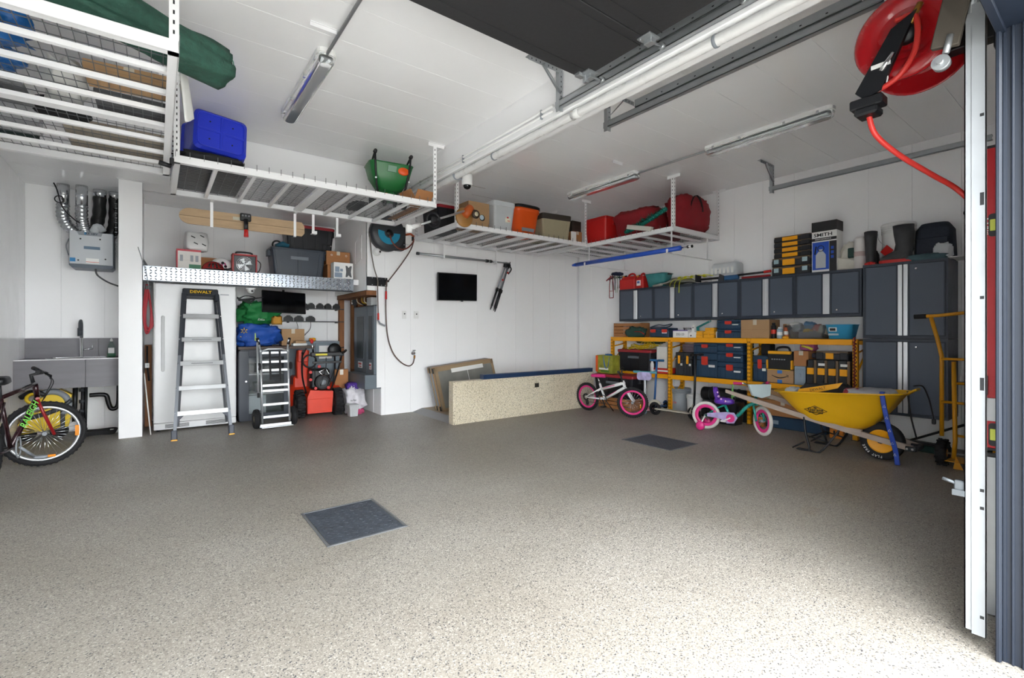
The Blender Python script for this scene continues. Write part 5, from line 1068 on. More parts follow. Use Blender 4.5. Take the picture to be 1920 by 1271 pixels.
text('DEWALT', .052, mt('logo_yellow', 'E3B71A', .5, var=0), t, (0, -.059, 1.81), sx=1.1, bold=.0012)
for s_ in (-1, 1): b = B(); b.tube([(s_*.22, .02, .98), (s_*.215, .05, .90)], .006, 6); part('spreader_bar', b, INK, t)
# left side of the freezer: jumper cable, board, sticks
b = B()
for k in range(3): b.tube(sp([(-.10+.012*k, 7.30, 1.80), (-.125+.01*k, 7.28, 1.5), (-.10, 7.26+.01*k, 1.24+.04*k), (-.06+.01*k, 7.28, 1.32), (-.055, 7.30, 1.55), (-.085, 7.30, 1.79)], 6, True), .011, 7, True)
t = T('jumper_cable', 'looped red cable hanging between column and freezer', 'cable'); part('loop', b, mt('red_cable', 'A32330', .45), t); b = B(); b.bb(-.11, 7.285, 1.77, -.05, 7.315, 1.82, .004); part('hook', b, BLACK, t)
b = B(); b.bb(-.125, 7.90, 0, -.05, 8.0, 1.08, .004); one('brown_board', b, BROWNW, 'brown wooden board standing in the gap beside the freezer', 'board')
t = T('dust_brush', 'black-handled brush with white tag hanging in the gap', 'brush', (-.095, 7.72, .62)); b = B(); b.tube([(0, 0, .45), (.0, -.01, .2), (.02, 0, 0)], .011, 7); part('handle', b, BLACK, t); b = B(); b.bb(-.022, -.02, .17, .022, -.012, .23); part('tag', b, PAPER, t)
b = B(); b.tube([(-.12, 7.40, .74), (-.055, 7.24, .0)], .007, 6); one('white_stick', b, WHITEP, 'thin white stick leaning low beside the freezer', 'stick')
b = B(); b.tube([(-.175, 7.16, 2.26), (-.10, 7.14, 1.98), (-.06, 7.155, 1.72)], .004, 6); one('thin_rod', b, GREYP, 'thin grey rod slanting past the column edge', 'rod')
b = B(); b.prism([(-.128, 2.05), (-.08, 2.05), (-.128, 2.14)], 7.20, 7.24, 'Y'); one('corner_gusset', b, DGREY, 'small dark corner bracket at the left end of the alcove shelf', 'bracket')
# ---------------------------------------------------------------- goods on the alcove shelf
ZS = 2.047
t = cbox('red and white parcel carton with barcode labels', .26, .24, .262, (.335, 7.36, ZS), 0, mt('red_white_card', 'D6D2CD', .6, var=.04), tape=False)
b = B(); b.bb(-.132, -.001, .0, -.118, .242, .262); b.bb(-.13, -.002, .24, .13, .1, .264); part('red_side', b, mt('rosy_red', 'B8434D', .55), t)
b = B(); b.bb(.0, -.0025, .005, .128, -.0, .075); part('green_band', b, mt('carton_green', '3E7A5C', .55), t)
for x in (-.08, .03, .085): b = B(); b.bb(x-.016, -.003, .11, x+.016, -.001, .19); part('barcode', b, GREYP, t)
t = T('wrapped_parcel', 'white printed plastic-wrapped parcel on the red and white carton', 'parcel', (.42, 7.48, ZS+.265), 6); b = B(); b.blob((0, 0, .12), (.125, .09, .12), 101, .12, 2, pw=.3); part('wrap', b, mt('white_film', 'CFCFCF', .3, var=.06, bump=.4, bscale=10), t)
for x, z in ((-.05, .17), (.05, .19), (-.02, .09), (.07, .08)): b = B(); b.box(x, -.096, z, .05, .004, .012, rot=(0, 25, 0)); part('print', b, INK, t)
def helmet(label, loc, m1, m2, rz, vis):
    t = T('bike_helmet', label, 'helmet', loc, rz); b = B(); b.sph((0, 0, 0), (.13, .10, .12), 22, 10, 0, 1); part('shell', b, m1, t); b = B(); b.ring((0, 0, .004), .118, .012, 'Z', 26, 6, flat=(1.1, 1)); b.v = [(x, y*.8, z) for x, y, z in b.v]; part('rim', b, BLACKR, t)
    for k in range(4): b = B(); a = -.6+.4*k; b.tube([(.125*math.sin(a)*math.cos(u), -.098*math.cos(a*.6)*math.cos(u)-.004, .118*math.sin(u)) for u in (.25, .5, .8)], .012 if not vis else .009, 6, flat=(1, .35)); part('vent', b, m2, t)
    return t
helmet('glossy red helmet lying on the alcove shelf', (.60, 7.38, ZS+.018), mt('glossy_red', '8E1B20', .15, var=.03), BLACK, 8, False)
h = helmet('white helmet with pink and black spots behind the red one', (.71, 7.60, ZS+.04), WHITEP, mt('spot_pink', 'C23A82', .4), -10, True)
for k, (x, z, m) in enumerate(((-.05, .07, INK), (.03, .09, INK), (.06, .04, INK), (-.02, .05, INK))): b = B(); b.sph((x, -.088+.02*abs(x)*10*.1, z), (.018, .012, .02), 8, 6); part('spot', b, m, h)
h.location.z = ZS+.10; h.rotation_euler = (R(28), 0, R(-10))
cbox('plain cardboard box behind the helmets', .30, .22, .24, (.62, 7.82, ZS), 0, CARD2, tape=False)
b = B(); b.blob((0, 0, .10), (.06, .05, .11), 103, .3, 2.5); one('cloudy_bag', b, CLEARP, 'cloudy plastic bag behind the white helmet', 'bag', (.80, 7.80, ZS))
t = T('radiant_heater', 'red-framed fan heater with silver grille on the alcove shelf', 'heater', (.97, 7.38, ZS))
b = B(); b.bb(-.15, 0, 0, -.13, .16, .27, .004); b.bb(.13, 0, 0, .15, .16, .27, .004); b.bb(-.15, 0, .245, .15, .16, .27, .004); b.bb(-.15, 0, 0, .15, .16, .02, .004); b.bb(-.14, .10, .02, .14, .155, .25); part('case', b, mt('heater_red', 'A11F24', .35), t)
b = B(); b.bb(-.13, .03, .02, .13, .035, .245); part('grille_back', b, mt('steel_grille', '4A4D50', .45, metal=.3), t); b = B()
for k in range(5): b.ring((0, .022, .13), .02+.02*k, .0025, 'Y', 24, 5)
part('guard', b, CHROME, t, kind='stuff')
for k in range(4): b = B(); a = PI/2*k+.4; b.prism([(0, .13), (.09*math.cos(a-.35), .13+.09*math.sin(a-.35)), (.09*math.cos(a+.35), .13+.09*math.sin(a+.35))], .026, .029, 'Y'); part('fan_blade', b, GALV, t)
b = B(); b.tube(sp([(-.10, .08, .27), (-.08, .08, .30), (.08, .08, .30), (.10, .08, .27)], 4), .012, 8); part('handle', b, BLACK, t); b = B(); b.tube(sp([(.15, .10, .22), (.20, .06, .16), (.18, .03, .06), (.15, .05, .03)], 5), .006, 6); part('cord', b, BLACK, t)
DTUB = mt('slate_tote', '2B3440', .38, var=.06)
tote('slate tote with ribbed sides, the lower of two on the alcove shelf', .76, .40, .42, (1.67, 7.37, ZS), 0, DTUB, DTUB, tag_=True, ribs=3, taper=.86)
tote('black tote with red lid behind and above the slate tote', .74, .36, .43, (1.93, 7.80, ZS+.43), 0, DTOTE, REDL, ribs=4, taper=.86)
b = B(); b.bb(1.58, 7.80, ZS, 2.28, 8.16, ZS+.428, .004); one('storage_crate', b, DGREY, 'dark crate under the red-lidded tote, hidden behind the slate tote', 'crate')
t = T('circular_saw', 'teal power tool poking out above the slate tote', 'power tool', (1.47, 7.60, ZS+.445)); b = B(); b.tube([(-.08, 0, .01), (.02, 0, .05), (.10, 0, .03)], [.03, .045, .03], 10); part('housing', b, mt('teal_body', '1E5C74', .4), t); b = B(); b.ring((-.06, 0, .03), .06, .012, 'Y', 14, 7, a0=20, a1=200); part('grip', b, BLACK, t)
cbox('brown carton, lower of two beside the slate tote', .30, .26, .235, (2.24, 7.48, ZS), 0, CARD2, tape=False)
t = cbox('brown carton, upper of two beside the slate tote', .36, .28, .21, (2.25, 7.47, ZS+.237), 0, CARD2, tape=True)
for x in (-.10, .12): b = B(); b.ring((x, -.001, .15), .012, .003, 'Y', 14, 5); part('stamp', b, PAPER, t)
t = T('mount_carton', 'white carton printed with a grey bracket at the shelf end', 'box', (2.27, 7.28, ZS)); b = B(); b.bb(-.145, 0, 0, .145, .15, .255, .002); part('carton', b, PAPER, t)
b = B(); b.prism([(.03, .04), (.055, .04), (.075, .07), (.10, .04), (.125, .04), (.11, .12), (.125, .21), (.10, .21), (.075, .18), (.055, .21), (.03, .21), (.04, .12)], -.002, .0, 'Y'); part('bracket_picture', b, mt('print_grey', '55575A', .5), t)
b = B(); b.bb(-.13, -.002, .03, -.02, 0, .10); b.bb(-.125, -.002, .11, -.06, 0, .19); b.bb(-.05, -.002, .12, -.01, 0, .16); part('print_block', b, mt('print_blue_grey', '8796A8', .5), t)
t = T('sign_bracket', 'small dark wire frame standing by the brown cartons', 'frame', (2.12, 7.66, ZS+.448)); b = B(); b.tube([(-.05, 0, 0), (-.05, 0, .12), (.08, 0, .12)], .004, 5); part('wire', b, BLACK, t); b = B(); b.cyl((.07, -.004, .10), (.07, .004, .10), .012, n=10); part('clip', b, CHROME, t)
# ---------------------------------------------------------------- below the shelf
t = T('dome_camera', 'white dome camera under the alcove shelf above the freezer', 'security camera', (1.03, 7.32, 1.853)); b = B(); b.lathe([(.065, 0), (.065, -.015), (.05, -.03)], 20); part('base', b, WHITEP, t); b = B(); b.bb(-.03, -.03, 0, .03, .03, .112, .004); part('mount_block', b, WHITEP, t); b = B(); b.sph((0, 0, -.03), .048, 18, 10); part('ball', b, WHITEP, t); b = B(); b.cyl((.012, -.044, -.045), (.012, -.05, -.046), .014, n=12); part('lens', b, INK, t)
b = B()
for k in range(3): b.tube(sp([(.90, 7.6, 1.72+.01*k), (1.05, 7.58, 1.70-.02*k), (1.12, 7.58, 1.74), (1.0, 7.6, 1.76), (.93, 7.6, 1.69+.01*k), (1.24, 7.62, 1.75)], 6), .007, 6)
one('extension_cable', b, BLACK, 'tangled black extension cable under the alcove shelf', 'cable')
t = T('monitor', 'black flat monitor hung tilted below the alcove shelf', 'monitor', (1.515, 7.62, 1.69), rot=(-12, 2, 3)); b = B(); b.bb(-.30, 0, -.16, .30, .03, .165, .006); part('bezel', b, BLACK, t); b = B(); b.bb(-.29, -.002, -.15, .29, .001, .155); part('screen', b, mt('dark_screen', '07080B', .12, var=0), t); b = B(); b.bb(-.05, .03, -.05, .05, .09, .05, .004); b.tube([(0, .06, .03), (0, .05, .20)], .018, 8); part('mount_arm', b, BLACK, t)
GBAG = mt('green_bag_cloth', '17753A', .65, var=.12, bump=.3, bscale=10)
t = T('green_bag', 'stuffed green carrier bag with white print on the counter', 'bag', (1.20, 7.80, 1.36)); b = B(); b.blob((0, 0, .17), (.24, .15, .165), 111, .5, 1.7, 40, 24, .75); part('bag_body', b, GBAG, t)
b = B(); P_ = [(-.03, -.155, .06), (.05, -.155, .06), (.015, -.150, .15)]; b.tube(P_, .006, 5, True); b.tube([(-.01, -.158, .075), (.03, -.158, .075)], .004, 5); b.tube([(-.12, -.11, .28), (-.02, -.10, .315), (-.02, -.09, .29), (-.12, -.10, .26)], .004, 5, True); part('white_logo', b, PAPER, t)
b = B(); b.blob((0, 0, 0), (.07, .05, .06), 113, .3, 3); one('work_glove', b, mt('tan_leather', 'B3812B', .7, var=.15), 'tan leather work glove beside the green bag', 'glove', (1.42, 7.66, 1.42))
BBAG = mt('blue_bag_cloth', '1D4FA6', .6, var=.1, bump=.25, bscale=8)
t = T('blue_bag', 'stuffed blue carrier bag with yellow star print under the green bag', 'bag', (1.18, 7.78, 1.045)); b = B(); b.blob((0, 0, .155), (.26, .17, .155), 115, .38, 1.6, 40, 24, .5); part('bag_body', b, BBAG, t)
b = B()
for cx, cz in ((-.20, .12), (-.19, .22)):
    for k in range(6): a = PI/3*k+.5; b.tube([(cx+.015*math.cos(a), -.160+.02*0, cz+.015*math.sin(a)), (cx+.045*math.cos(a), -.157, cz+.045*math.sin(a))], .007, 5)
part('star_print', b, mt('star_yellow', 'D8B24A', .5), t, kind='stuff')
b = B(); b.bb(-.06, -.182, .08, .0, -.174, .19); part('label_patch', b, mt('lime_label', 'A9C46A', .5), t); b = B(); b.tube(sp([(.16, -.16, .28), (.22, -.18, .18), (.26, -.15, .05), (.28, -.12, .02)], 5), .012, 5, flat=(1, .3)); part('handle', b, BBAG, t)
cbox('plain tan cardboard box on the counter behind the blue bag', .32, .20, .25, (1.66, 7.74, 1.047), 0, CARD)
for x, z, w_, lab in ((1.71, 1.047, .20, 'flat white carton on the counter'), (1.72, 1.085, .15, 'small tan carton on the flat white one')):
    cbox(lab, w_, .10, .035, (x, 7.52, z), 4, PAPER if z < 1.06 else CARD, tape=False)
# counter, glass cabinet, grey cabinet
b = B(); b.bb(.90, 7.47, 1.005, 1.90, 7.985, 1.045, .004); one('worktop', b, mt('dark_wood_top', '4A3A30', .5, var=.1, stretch=(1, 6, 6)), 'dark wooden worktop across the glass-door cabinet', 'worktop')
t = T('glass_cabinet', 'dark slate cabinet with a glass door behind the hand truck', 'cabinet', (1.235, 7.52, 0)); b = B(); b.bb(-.325, .02, 0, -.30, .5, 1.003); b.bb(.30, .02, 0, .325, .5, 1.003); b.bb(-.325, .48, 0, .325, .5, 1.003); b.bb(-.325, .02, 0, .325, .5, .06); b.bb(-.325, .02, .96, .325, .5, 1.003); part('body', b, CABF, t)
b = B(); b.bb(-.32, -.004, .02, -.20, .018, .985, .002); b.bb(.25, -.004, .02, .32, .018, .985, .002); b.bb(-.20, -.004, .02, .25, .018, .10, .002); b.bb(-.20, -.004, .90, .25, .018, .985, .002); d = part('door', b, CABF, t); b = B(); b.bb(-.20, .004, .10, .25, .008, .90); part('glass_pane', b, mt('cabinet_glass', 'DCE3E6', .04, var=0, trans=.95, ior=1.2), d); b = B(); b.cyl((-.235, -.004, .56), (-.235, -.02, .56), .012, n=10); part('knob', b, CHROME, d)
for z in (.36, .64): b = B(); b.bb(-.29, .06, z, .29, .47, z+.015); part('shelf', b, PAPER, t)
b = B(); b.bb(-.18, .2, .07, .05, .4, .33); part('document_box', b, PAPER, t); b = B(); b.bb(-.1, .2, .38, .2, .4, .52, .01); part('document_box', b, DGREY, t); b = B(); b.bb(-.2, .22, .66, .1, .42, .80, .01); part('document_box', b, BLACK, t)
t = T('steel_cabinet', 'plain grey steel cabinet behind the snow blower', 'cabinet', (2.04, 8.0, 0)); b = B(); b.bb(-.39, 0, .0, .39, .38, 1.10, .004); part('body', b, EP, t); b = B(); b.bb(-.37, -.012, .03, -.002, 0, 1.07, .003); part('door', b, EP, t); b = B(); b.bb(.002, -.012, .03, .37, 0, 1.07, .003); d = part('door', b, EP, t); b = B(); b.bb(.06, -.015, .82, .26, -.011, 1.03); part('paper_notice', b, PAPER, d)
b = B(); b.blob((0, 0, .025), (.05, .03, .03), 121, .2, 3); one('tape_measure', b, YBX, 'yellow tape measure on the grey steel cabinet', 'tape measure', (2.02, 8.08, 1.102))
# battery shelves
for zs, x0, x1, xs, wh in ((1.645, 1.90, 2.58, (1.95, 2.06, 2.20, 2.33, 2.47), 'upper'), (1.43, 1.60, 2.58, (1.71, 1.87, 2.05), 'lower')):
    t = T('wall_shelf', 'thin dark %s shelf of batteries right of the monitor' % wh, 'shelf', (0, 8.39, zs)); b = B(); b.bb(x0, -.15, -.012, x1, 0, 0, .002); part('shelf_board', b, DGREY, t)
    b = B(); b.bb(x0+.1, -.12, -.03, x0+.115, -.0, -.012); b.bb(x1-.115, -.12, -.03, x1-.1, 0, -.012); part('bracket', b, DGREY, t)
    for k, x in enumerate(xs):
        u = T('tool_battery', 'black tool battery on the %s shelf, %s from the left' % (wh, ('first', 'second', 'third', 'fourth', 'fifth')[k]), 'battery', (x, 8.27, zs), 0, 'tool batteries'); w_ = .10 if wh == 'upper' else .13
        b = B(); b.prism([(-w_/2, 0), (w_/2, 0), (w_/2, .045), (w_*.3, .075), (-w_*.3, .075), (-w_/2, .05)], 0, .09, 'Y'); part('case', b, BLACK, u); b = B(); b.bb(-w_*.2, .01, .075, w_*.2, .07, .09, .003); part('terminal', b, DGREY, u)
b = B(); b.tube(sp([(1.83, 8.30, 1.42), (1.86, 8.33, 1.30), (1.80, 8.34, 1.20), (1.90, 8.33, 1.10)], 6), .004, 5); one('charger_cord', b, BLACK, 'thin black charger cord below the lower battery shelf, left one', 'cord')
b = B(); b.tube(sp([(2.05, 8.30, 1.42), (2.05, 8.34, 1.30), (1.95, 8.34, 1.18), (1.93, 8.33, 1.10)], 6), .004, 5); one('charger_cord', b, BLACK, 'thin black charger cord below the lower battery shelf, right one', 'cord')
# ---------------------------------------------------------------- hand truck
t = T('hand_truck', 'silver folding hand truck with black tyres in front of the cabinet', 'hand truck', (1.265, 6.86, 0), rot=(-6, 0, 2))
for s_ in (-1, 1):
    b = B(); b.cyl((s_*.165, 0, .06), (s_*.165, 0, 1.02), .014, n=10); part('side_rail', b, ALU, t)
    b = B(); b.lathe([(.045, -.032), (.10, -.036), (.122, -.024), (.126, 0), (.122, .024), (.10, .036), (.045, .032)], 24, (s_*.225, .05, .126), 'X'); w_ = part('wheel', b, BLACKR, t); b = B(); b.lathe([(.0, -.03), (.05, -.026), (.055, 0), (.05, .026), (0, .03)], 16, (s_*.225, .05, .126), 'X'); part('wheel_hub', b, mt('hub_cream', 'A79E84', .5), w_)
    b = B(); b.ring((s_*.225, .05, .126), .124, .006, 'X', 24, 4); part('tread', b, BLACK, w_)
    b = B(); b.tube(sp([(s_*.165, 0, 1.0), (s_*.175, .03, 1.08), (s_*.185, .02, 1.16)], 4), .013, 8); b.cyl((s_*.165, 0, .98), (s_*.165, 0, 1.03), .018, n=10); h = part('handle', b, ALU, t); b = B(); b.tube([(s_*.178, .028, 1.09), (s_*.20, .03, 1.18)], .018, 10); part('grip', b, BLACK, h)
    b = B(); b.lathe([(.015, -.012), (.045, -.014), (.05, 0), (.045, .014), (.015, .012)], 16, (s_*.19, -.02, .80), 'X'); part('caster', b, BLACKR, t)
for z in (.14, .30, .48, .55, .75, .86, .98): b = B(); b.bb(-.155, -.01, z-.016, .155, .01, z+.016, .003); part('crossbar', b, ALU, t)
b = B(); b.cyl((-.21, .05, .126), (.21, .05, .126), .010, n=8); part('axle', b, GALV, t); b = B(); b.bb(-.19, -.10, .004, .19, .02, .014, .003); b.bb(-.19, .01, .004, .19, .02, .05, .003); part('toe_plate', b, ALU, t)
b = B(); b.cyl((-.205, -.005, .45), (-.205, -.005, 1.12), .012, n=10); part('fold_handle', b, ALU, t); b = B(); b.cyl((-.205, -.005, .40), (-.205, -.005, .46), .016, n=10); part('fold_grip', b, BLACK, t)
b = B(); b.tube([(-.16, 0, 1.0), (-.08, -.01, 1.03), (.08, -.01, 1.03), (.16, 0, 1.0)], .013, 8); part('top_bar', b, ALU, t)
for s_ in (-.06, .06): b = B(); b.bb(s_-.012, -.025, .62, s_+.012, -.012, 1.0, .003); part('strap', b, BLACKR, t)
for z in (.66, .78, .90): b = B(); b.bb(-.07, -.022, z, .07, -.014, z+.03, .003); part('strap', b, BLACKR, t)
# ---------------------------------------------------------------- snow blower
SNO = mt('snowblower_orange', 'D8391C', .4, var=.06)
t = T('snow_blower', 'orange snow blower with chunky tyres parked in the alcove', 'snow blower', (1.93, 7.34, 0), -3)
for s_ in (-1, 1):
    b = B(); b.lathe([(.08, -.055), (.16, -.06), (.19, -.045), (.197, 0), (.19, .045), (.16, .06), (.08, .055)], 28, (s_*.265, .03, .20), 'X'); w_ = part('tyre', b, BLACKR, t)
    b = B()
    for k in range(18):
        a = 2*PI*k/18
        for q in (-1, 1): b.box(s_*.265+q*.028, .03+.197*math.cos(a+q*.09), .20+.197*math.sin(a+q*.09), .055, .03, .022, .004, (math.degrees(a)+90, 0, 0))
    b.v = [(x, y, max(.0, z)) for x, y, z in b.v]; part('lug', b, BLACKR, w_, kind='stuff'); b = B(); b.lathe([(0, -.04), (.085, -.045), (.09, 0), (.085, .045), (0, .04)], 16, (s_*.265, .03, .20), 'X'); part('rim', b, mt('rim_grey', '9C9788', .5), w_)
b = B(); b.prism([(-.17, .06), (.17, .06), (.19, .37), (-.13, .40), (-.17, .30)], -.06, .30, 'Y'); part('chassis', b, SNO, t); b = B(); b.bb(-.155, -.064, .08, .16, -.058, .27, .003); part('belly_panel', b, SNO, t)
b = B(); b.bb(-.11, .06, .40, .17, .34, .70, .03); b.lathe([(.10, -.03), (.12, 0), (.11, .04)], 20, (.06, .05, .50), 'Y'); e = part('engine', b, BLACK, t); b = B(); b.lathe([(.0, -.045), (.04, -.04), (.045, -.02)], 16, (.06, .03, .50), 'Y'); part('starter_cap', b, GREYP, e); b = B(); b.ring((.06, .015, .50), .085, .008, 'Y', 24, 6); part('starter_ring', b, DGREY, e)
b = B(); b.tube([(.0, .02, .66), (.10, .01, .70), (.15, .03, .62), (.06, .0, .60)], .009, 6, True); part('recoil_handle', b, CHROME, e)
for x, z in ((-.12, .55), (-.05, .42), (.13, .42), (-.12, .66), (.0, .74)): b = B(); b.cyl((x, .0, z), (x, -.02, z), .022, n=10); part('control_knob', b, RED, t)
b = B(); b.bb(-.30, .30, .22, -.02, .60, .58, .02); b.lathe([(.21, -.36), (.21, .36)], 24, (0, .42, .25), 'X'); part('auger_housing', b, SNO, t)
b = B(); b.tub([(.55, .16, .16, -.18, .36), (.80, .17, .15, -.18, .34), (.97, .17, .13, -.17, .30)], .03, 3); part('chute', b, SNO, t); b = B(); b.bb(-.25, .22, .80, -.11, .28, .98, .01); part('chute_deflector', b, SNO, t)
for s_ in (-1, 1): b = B(); b.tube(sp([(s_*.17, .05, .35), (s_*.24, -.05, .62), (s_*.27, -.22, .90), (s_*.28, -.33, .97)], 5), .013, 8); h = part('handlebar', b, BLACK, t); b = B(); b.tube([(s_*.28, -.30, .955), (s_*.285, -.40, .985)], .018, 8); part('grip', b, BLACKR, h); b = B(); b.tube([(s_*.27, -.22, .90), (s_*.23, -.30, 1.02), (s_*.26, -.38, 1.03)], .007, 6); part('lever', b, BLACK, h)
b = B(); b.bb(-.16, -.26, .90, .30, -.18, .96, .01); b.bb(-.14, -.27, .80, .26, -.24, .83, .004); p_ = part('control_panel', b, BLACK, t); b = B(); b.bb(-.10, -.264, .915, .06, -.258, .94); part('warning_strip', b, mt('sticker_yellow', 'D9CB34', .5), p_)
b = B(); b.tube([(-.12, -.20, .96), (-.14, -.22, 1.10)], .012, 8); j = part('gear_lever', b, CHROME, t); b = B(); b.sph((-.145, -.225, 1.12), (.025, .025, .035), 12, 8); part('lever_knob', b, RED, j)
b = B(); b.ring((-.16, -.16, .83), .09, .012, 'Y', 20, 7); part('cable_loop', b, BLACKR, t)
for x0, x1 in ((-.1, -.05), (.05, .02), (.18, .12)): b = B(); b.tube(sp([(x0, -.22, .88), (x0+.02, -.1, .7), (x1, .0, .45)], 5), .005, 5); part('control_cable', b, BLACK, t)
b = B(); b.lathe([(0, -.02), (.09, -.025), (.11, 0), (.09, .025), (0, .02)], 20, (2.32, 7.90, .96), 'Y'); t = T('work_light', 'round black work light behind the snow blower', 'lamp'); part('head', b, BLACK, t); b = B(); b.tube([(2.32, 7.90, .86), (2.33, 7.91, .60), (2.34, 7.92, .0)], .012, 7); part('stand', b, BLACK, t)
cbox('brown carton wedged behind the snow blower handle', .20, .14, .30, (2.34, 7.60, .36), -12, CARD2); b = B(); b.bb(2.25, 7.58, 0, 2.45, 7.78, .355, .004); one('dark_box', b, DGREY, 'dark box on the floor under the wedged carton', 'box')
t = T('plastic_bag', 'white plastic bag stuffed with purple cloth on the alcove floor', 'bag', (2.44, 7.30, 0)); b = B(); b.blob((0, 0, .20), (.14, .12, .20), 131, .4, 2.0, 36, 22, .65); part('bag_body', b, mt('thin_white_bag', 'D3D0D6', .4, var=.08, bump=.35, bscale=9), t); b = B(); b.blob((-.04, 0, .42), (.09, .08, .06), 132, .25, 3); part('purple_cloth', b, mt('purple_cloth', '4A2A86', .7, var=.2), t); b = B(); b.blob((.02, -.08, .04), (.10, .06, .04), 133, .3, 3); part('pink_cloth', b, mt('pink_cloth', 'B8476F', .8), t)
text('by Raz', .035, INK, t, (-.06, -.145, .22), rot=(90, 0, 10))
t = T('small_bin', 'small pale lidded bin beside the white plastic bag', 'bin', (2.345, 7.09, 0)); b = B(); b.tub([(0, .12, .14), (.15, .14, .16)], .02, 3); part('bin_body', b, mt('pale_grey_plastic', 'B9BBBD', .45), t); b = B(); b.bb(-.075, -.085, .15, .075, .085, .175, .006); part('lid', b, MATS['pale_grey_plastic'], t)
# ================================================================ back wall fixtures
t = T('hose_reel', 'black and teal hose reel mounted high on the white wall', 'hose reel', (2.76, 6.86, 2.72))
b = B(); b.lathe([(.0, 0), (.24, 0), (.265, -.02), (.265, -.13), (.24, -.15), (.0, -.15)], 32, (0, 0, 0), 'Y'); part('drum_case', b, DGREY, t)
b = B(); n = 16; P_ = [(.17*math.cos(R(170+190*k/n)), .17*math.sin(R(170+190*k/n))) for k in range(n+1)]+[(.075*math.cos(R(360-190*k/n)), .075*math.sin(R(360-190*k/n))) for k in range(n+1)]; b.prism(P_[::-1], -.158, -.149, 'Y'); part('teal_cover', b, mt('reel_teal', '1F86A8', .4), t)
b = B(); b.lathe([(0, -.148), (.05, -.15), (.05, -.17), (0, -.172)], 16, (0, 0, 0), 'Y'); part('hub', b, BLACK, t)
b = B(); b.bb(.15, -.14, -.22, .27, -.0, .12, .012); b.bb(.13, -.13, -.235, .25, -.01, -.17, .01); part('bracket', b, BLACK, t)
for z in (-.15, -.20, .05): b = B(); b.cyl((.24, -.141, z), (.24, -.146, z), .008, n=8); part('bolt', b, CHROME, t)
t = T('dome_camera', 'white dome camera on the wall below the teal hose reel', 'security camera', (2.625, 6.862, 2.445)); b = B(); b.lathe([(.062, 0), (.062, -.015), (.05, -.03)], 22, axis='Y'); part('base', b, WHITEP, t); b = B(); b.sph((0, -.035, 0), .052, 18, 10); part('ball', b, WHITEP, t); b = B(); b.cyl((.022, -.078, -.005), (.024, -.086, -.006), .016, n=12); part('lens', b, INK, t)
t = T('hose_guide', 'black double bracket on the wall that guides the hoses', 'bracket', (2.63, 6.855, 2.0)); b = B(); b.bb(-.155, -.02, -.065, .155, 0, .065, .004); part('plate', b, BLACK, t); b = B(); b.bb(-.02, -.07, .01, .06, -.02, .04, .006); b.bb(.10, -.07, -.0, .165, -.02, .03, .006); part('fork', b, BLACK, t)
for x in (-.08, .0, .06, .12):
    for z in (-.05, .05): b = B(); b.cyl((x, -.02, z), (x, -.024, z), .007, n=8); part('screw', b, CHROME, t)
HOSE = mt('brown_hose', '5A4640', .45, var=.06); HOSER = mt('rust_hose', '7A3A2C', .45, var=.06)
b = B(); b.tube(sp([(2.76, 6.70, 2.70), (2.80, 6.68, 2.58), (2.90, 6.68, 2.50), (3.02, 6.70, 2.51), (3.13, 6.72, 2.60), (3.17, 6.74, 2.68)], 7), .010, 8); one('reel_hose', b, HOSER, 'rust hose curving from the teal reel to the socket box', 'hose')
t = T('water_hose', 'dark brown hose running from the socket box through the guide to the tap', 'hose'); b = B(); b.tube(sp([(3.17, 6.74, 2.66), (3.13, 6.76, 2.52), (2.98, 6.78, 2.28), (2.80, 6.79, 2.04), (2.75, 6.78, 1.99), (2.745, 6.79, 1.85), (2.75, 6.81, 1.55), (2.78, 6.82, 1.2), (2.86, 6.82, .95), (2.98, 6.82, .80), (3.10, 6.80, .73), (3.18, 6.80, .76), (3.21, 6.80, .86)], 7), .009, 8); part('hose_line', b, HOSE, t); b = B(); b.cyl((2.745, 6.79, 1.74), (2.745, 6.79, 1.86), .015, n=10); part('coupling', b, RED, t); b = B(); b.cyl((3.208, 6.80, .84), (3.212, 6.80, .89), .014, n=10); part('connector', b, mt('brass', 'B0793B', .35, metal=.8), t)
t = T('air_hose', 'grey-brown hose with spray gun hanging left of the guide', 'hose'); b = B(); b.tube(sp([(2.50, 6.80, 2.70), (2.52, 6.80, 2.45), (2.56, 6.79, 2.2), (2.61, 6.78, 2.02), (2.615, 6.79, 1.9), (2.62, 6.79, 1.66), (2.625, 6.79, 1.52)], 6), .009, 8); part('hose_line', b, mt('grey_brown_hose', '6B635C', .5), t); b = B(); b.cyl((2.625, 6.79, 1.42), (2.625, 6.79, 1.53), .014, n=10); part('coupling', b, LRED, t); b = B(); b.tube([(2.62, 6.79, 1.43), (2.64, 6.77, 1.38), (2.71, 6.74, 1.34)], .014, 8); part('spray_gun', b, GREYP, t)
t = T('wall_tap', 'small chrome wall tap feeding the brown hose', 'tap', (3.21, 6.86, .92)); b = B(); b.lathe([(.03, 0), (.03, -.008), (.015, -.012), (.015, -.06)], 14, axis='Y'); b.cyl((0, -.055, 0), (0, -.055, -.06), .012, n=10); part('spout', b, CHROME, t); b = B(); b.cyl((0, -.04, .01), (0, -.04, .04), .007, n=8); b.bb(-.03, -.05, .038, .03, -.03, .05, .005); part('handle', b, CHROME, t)
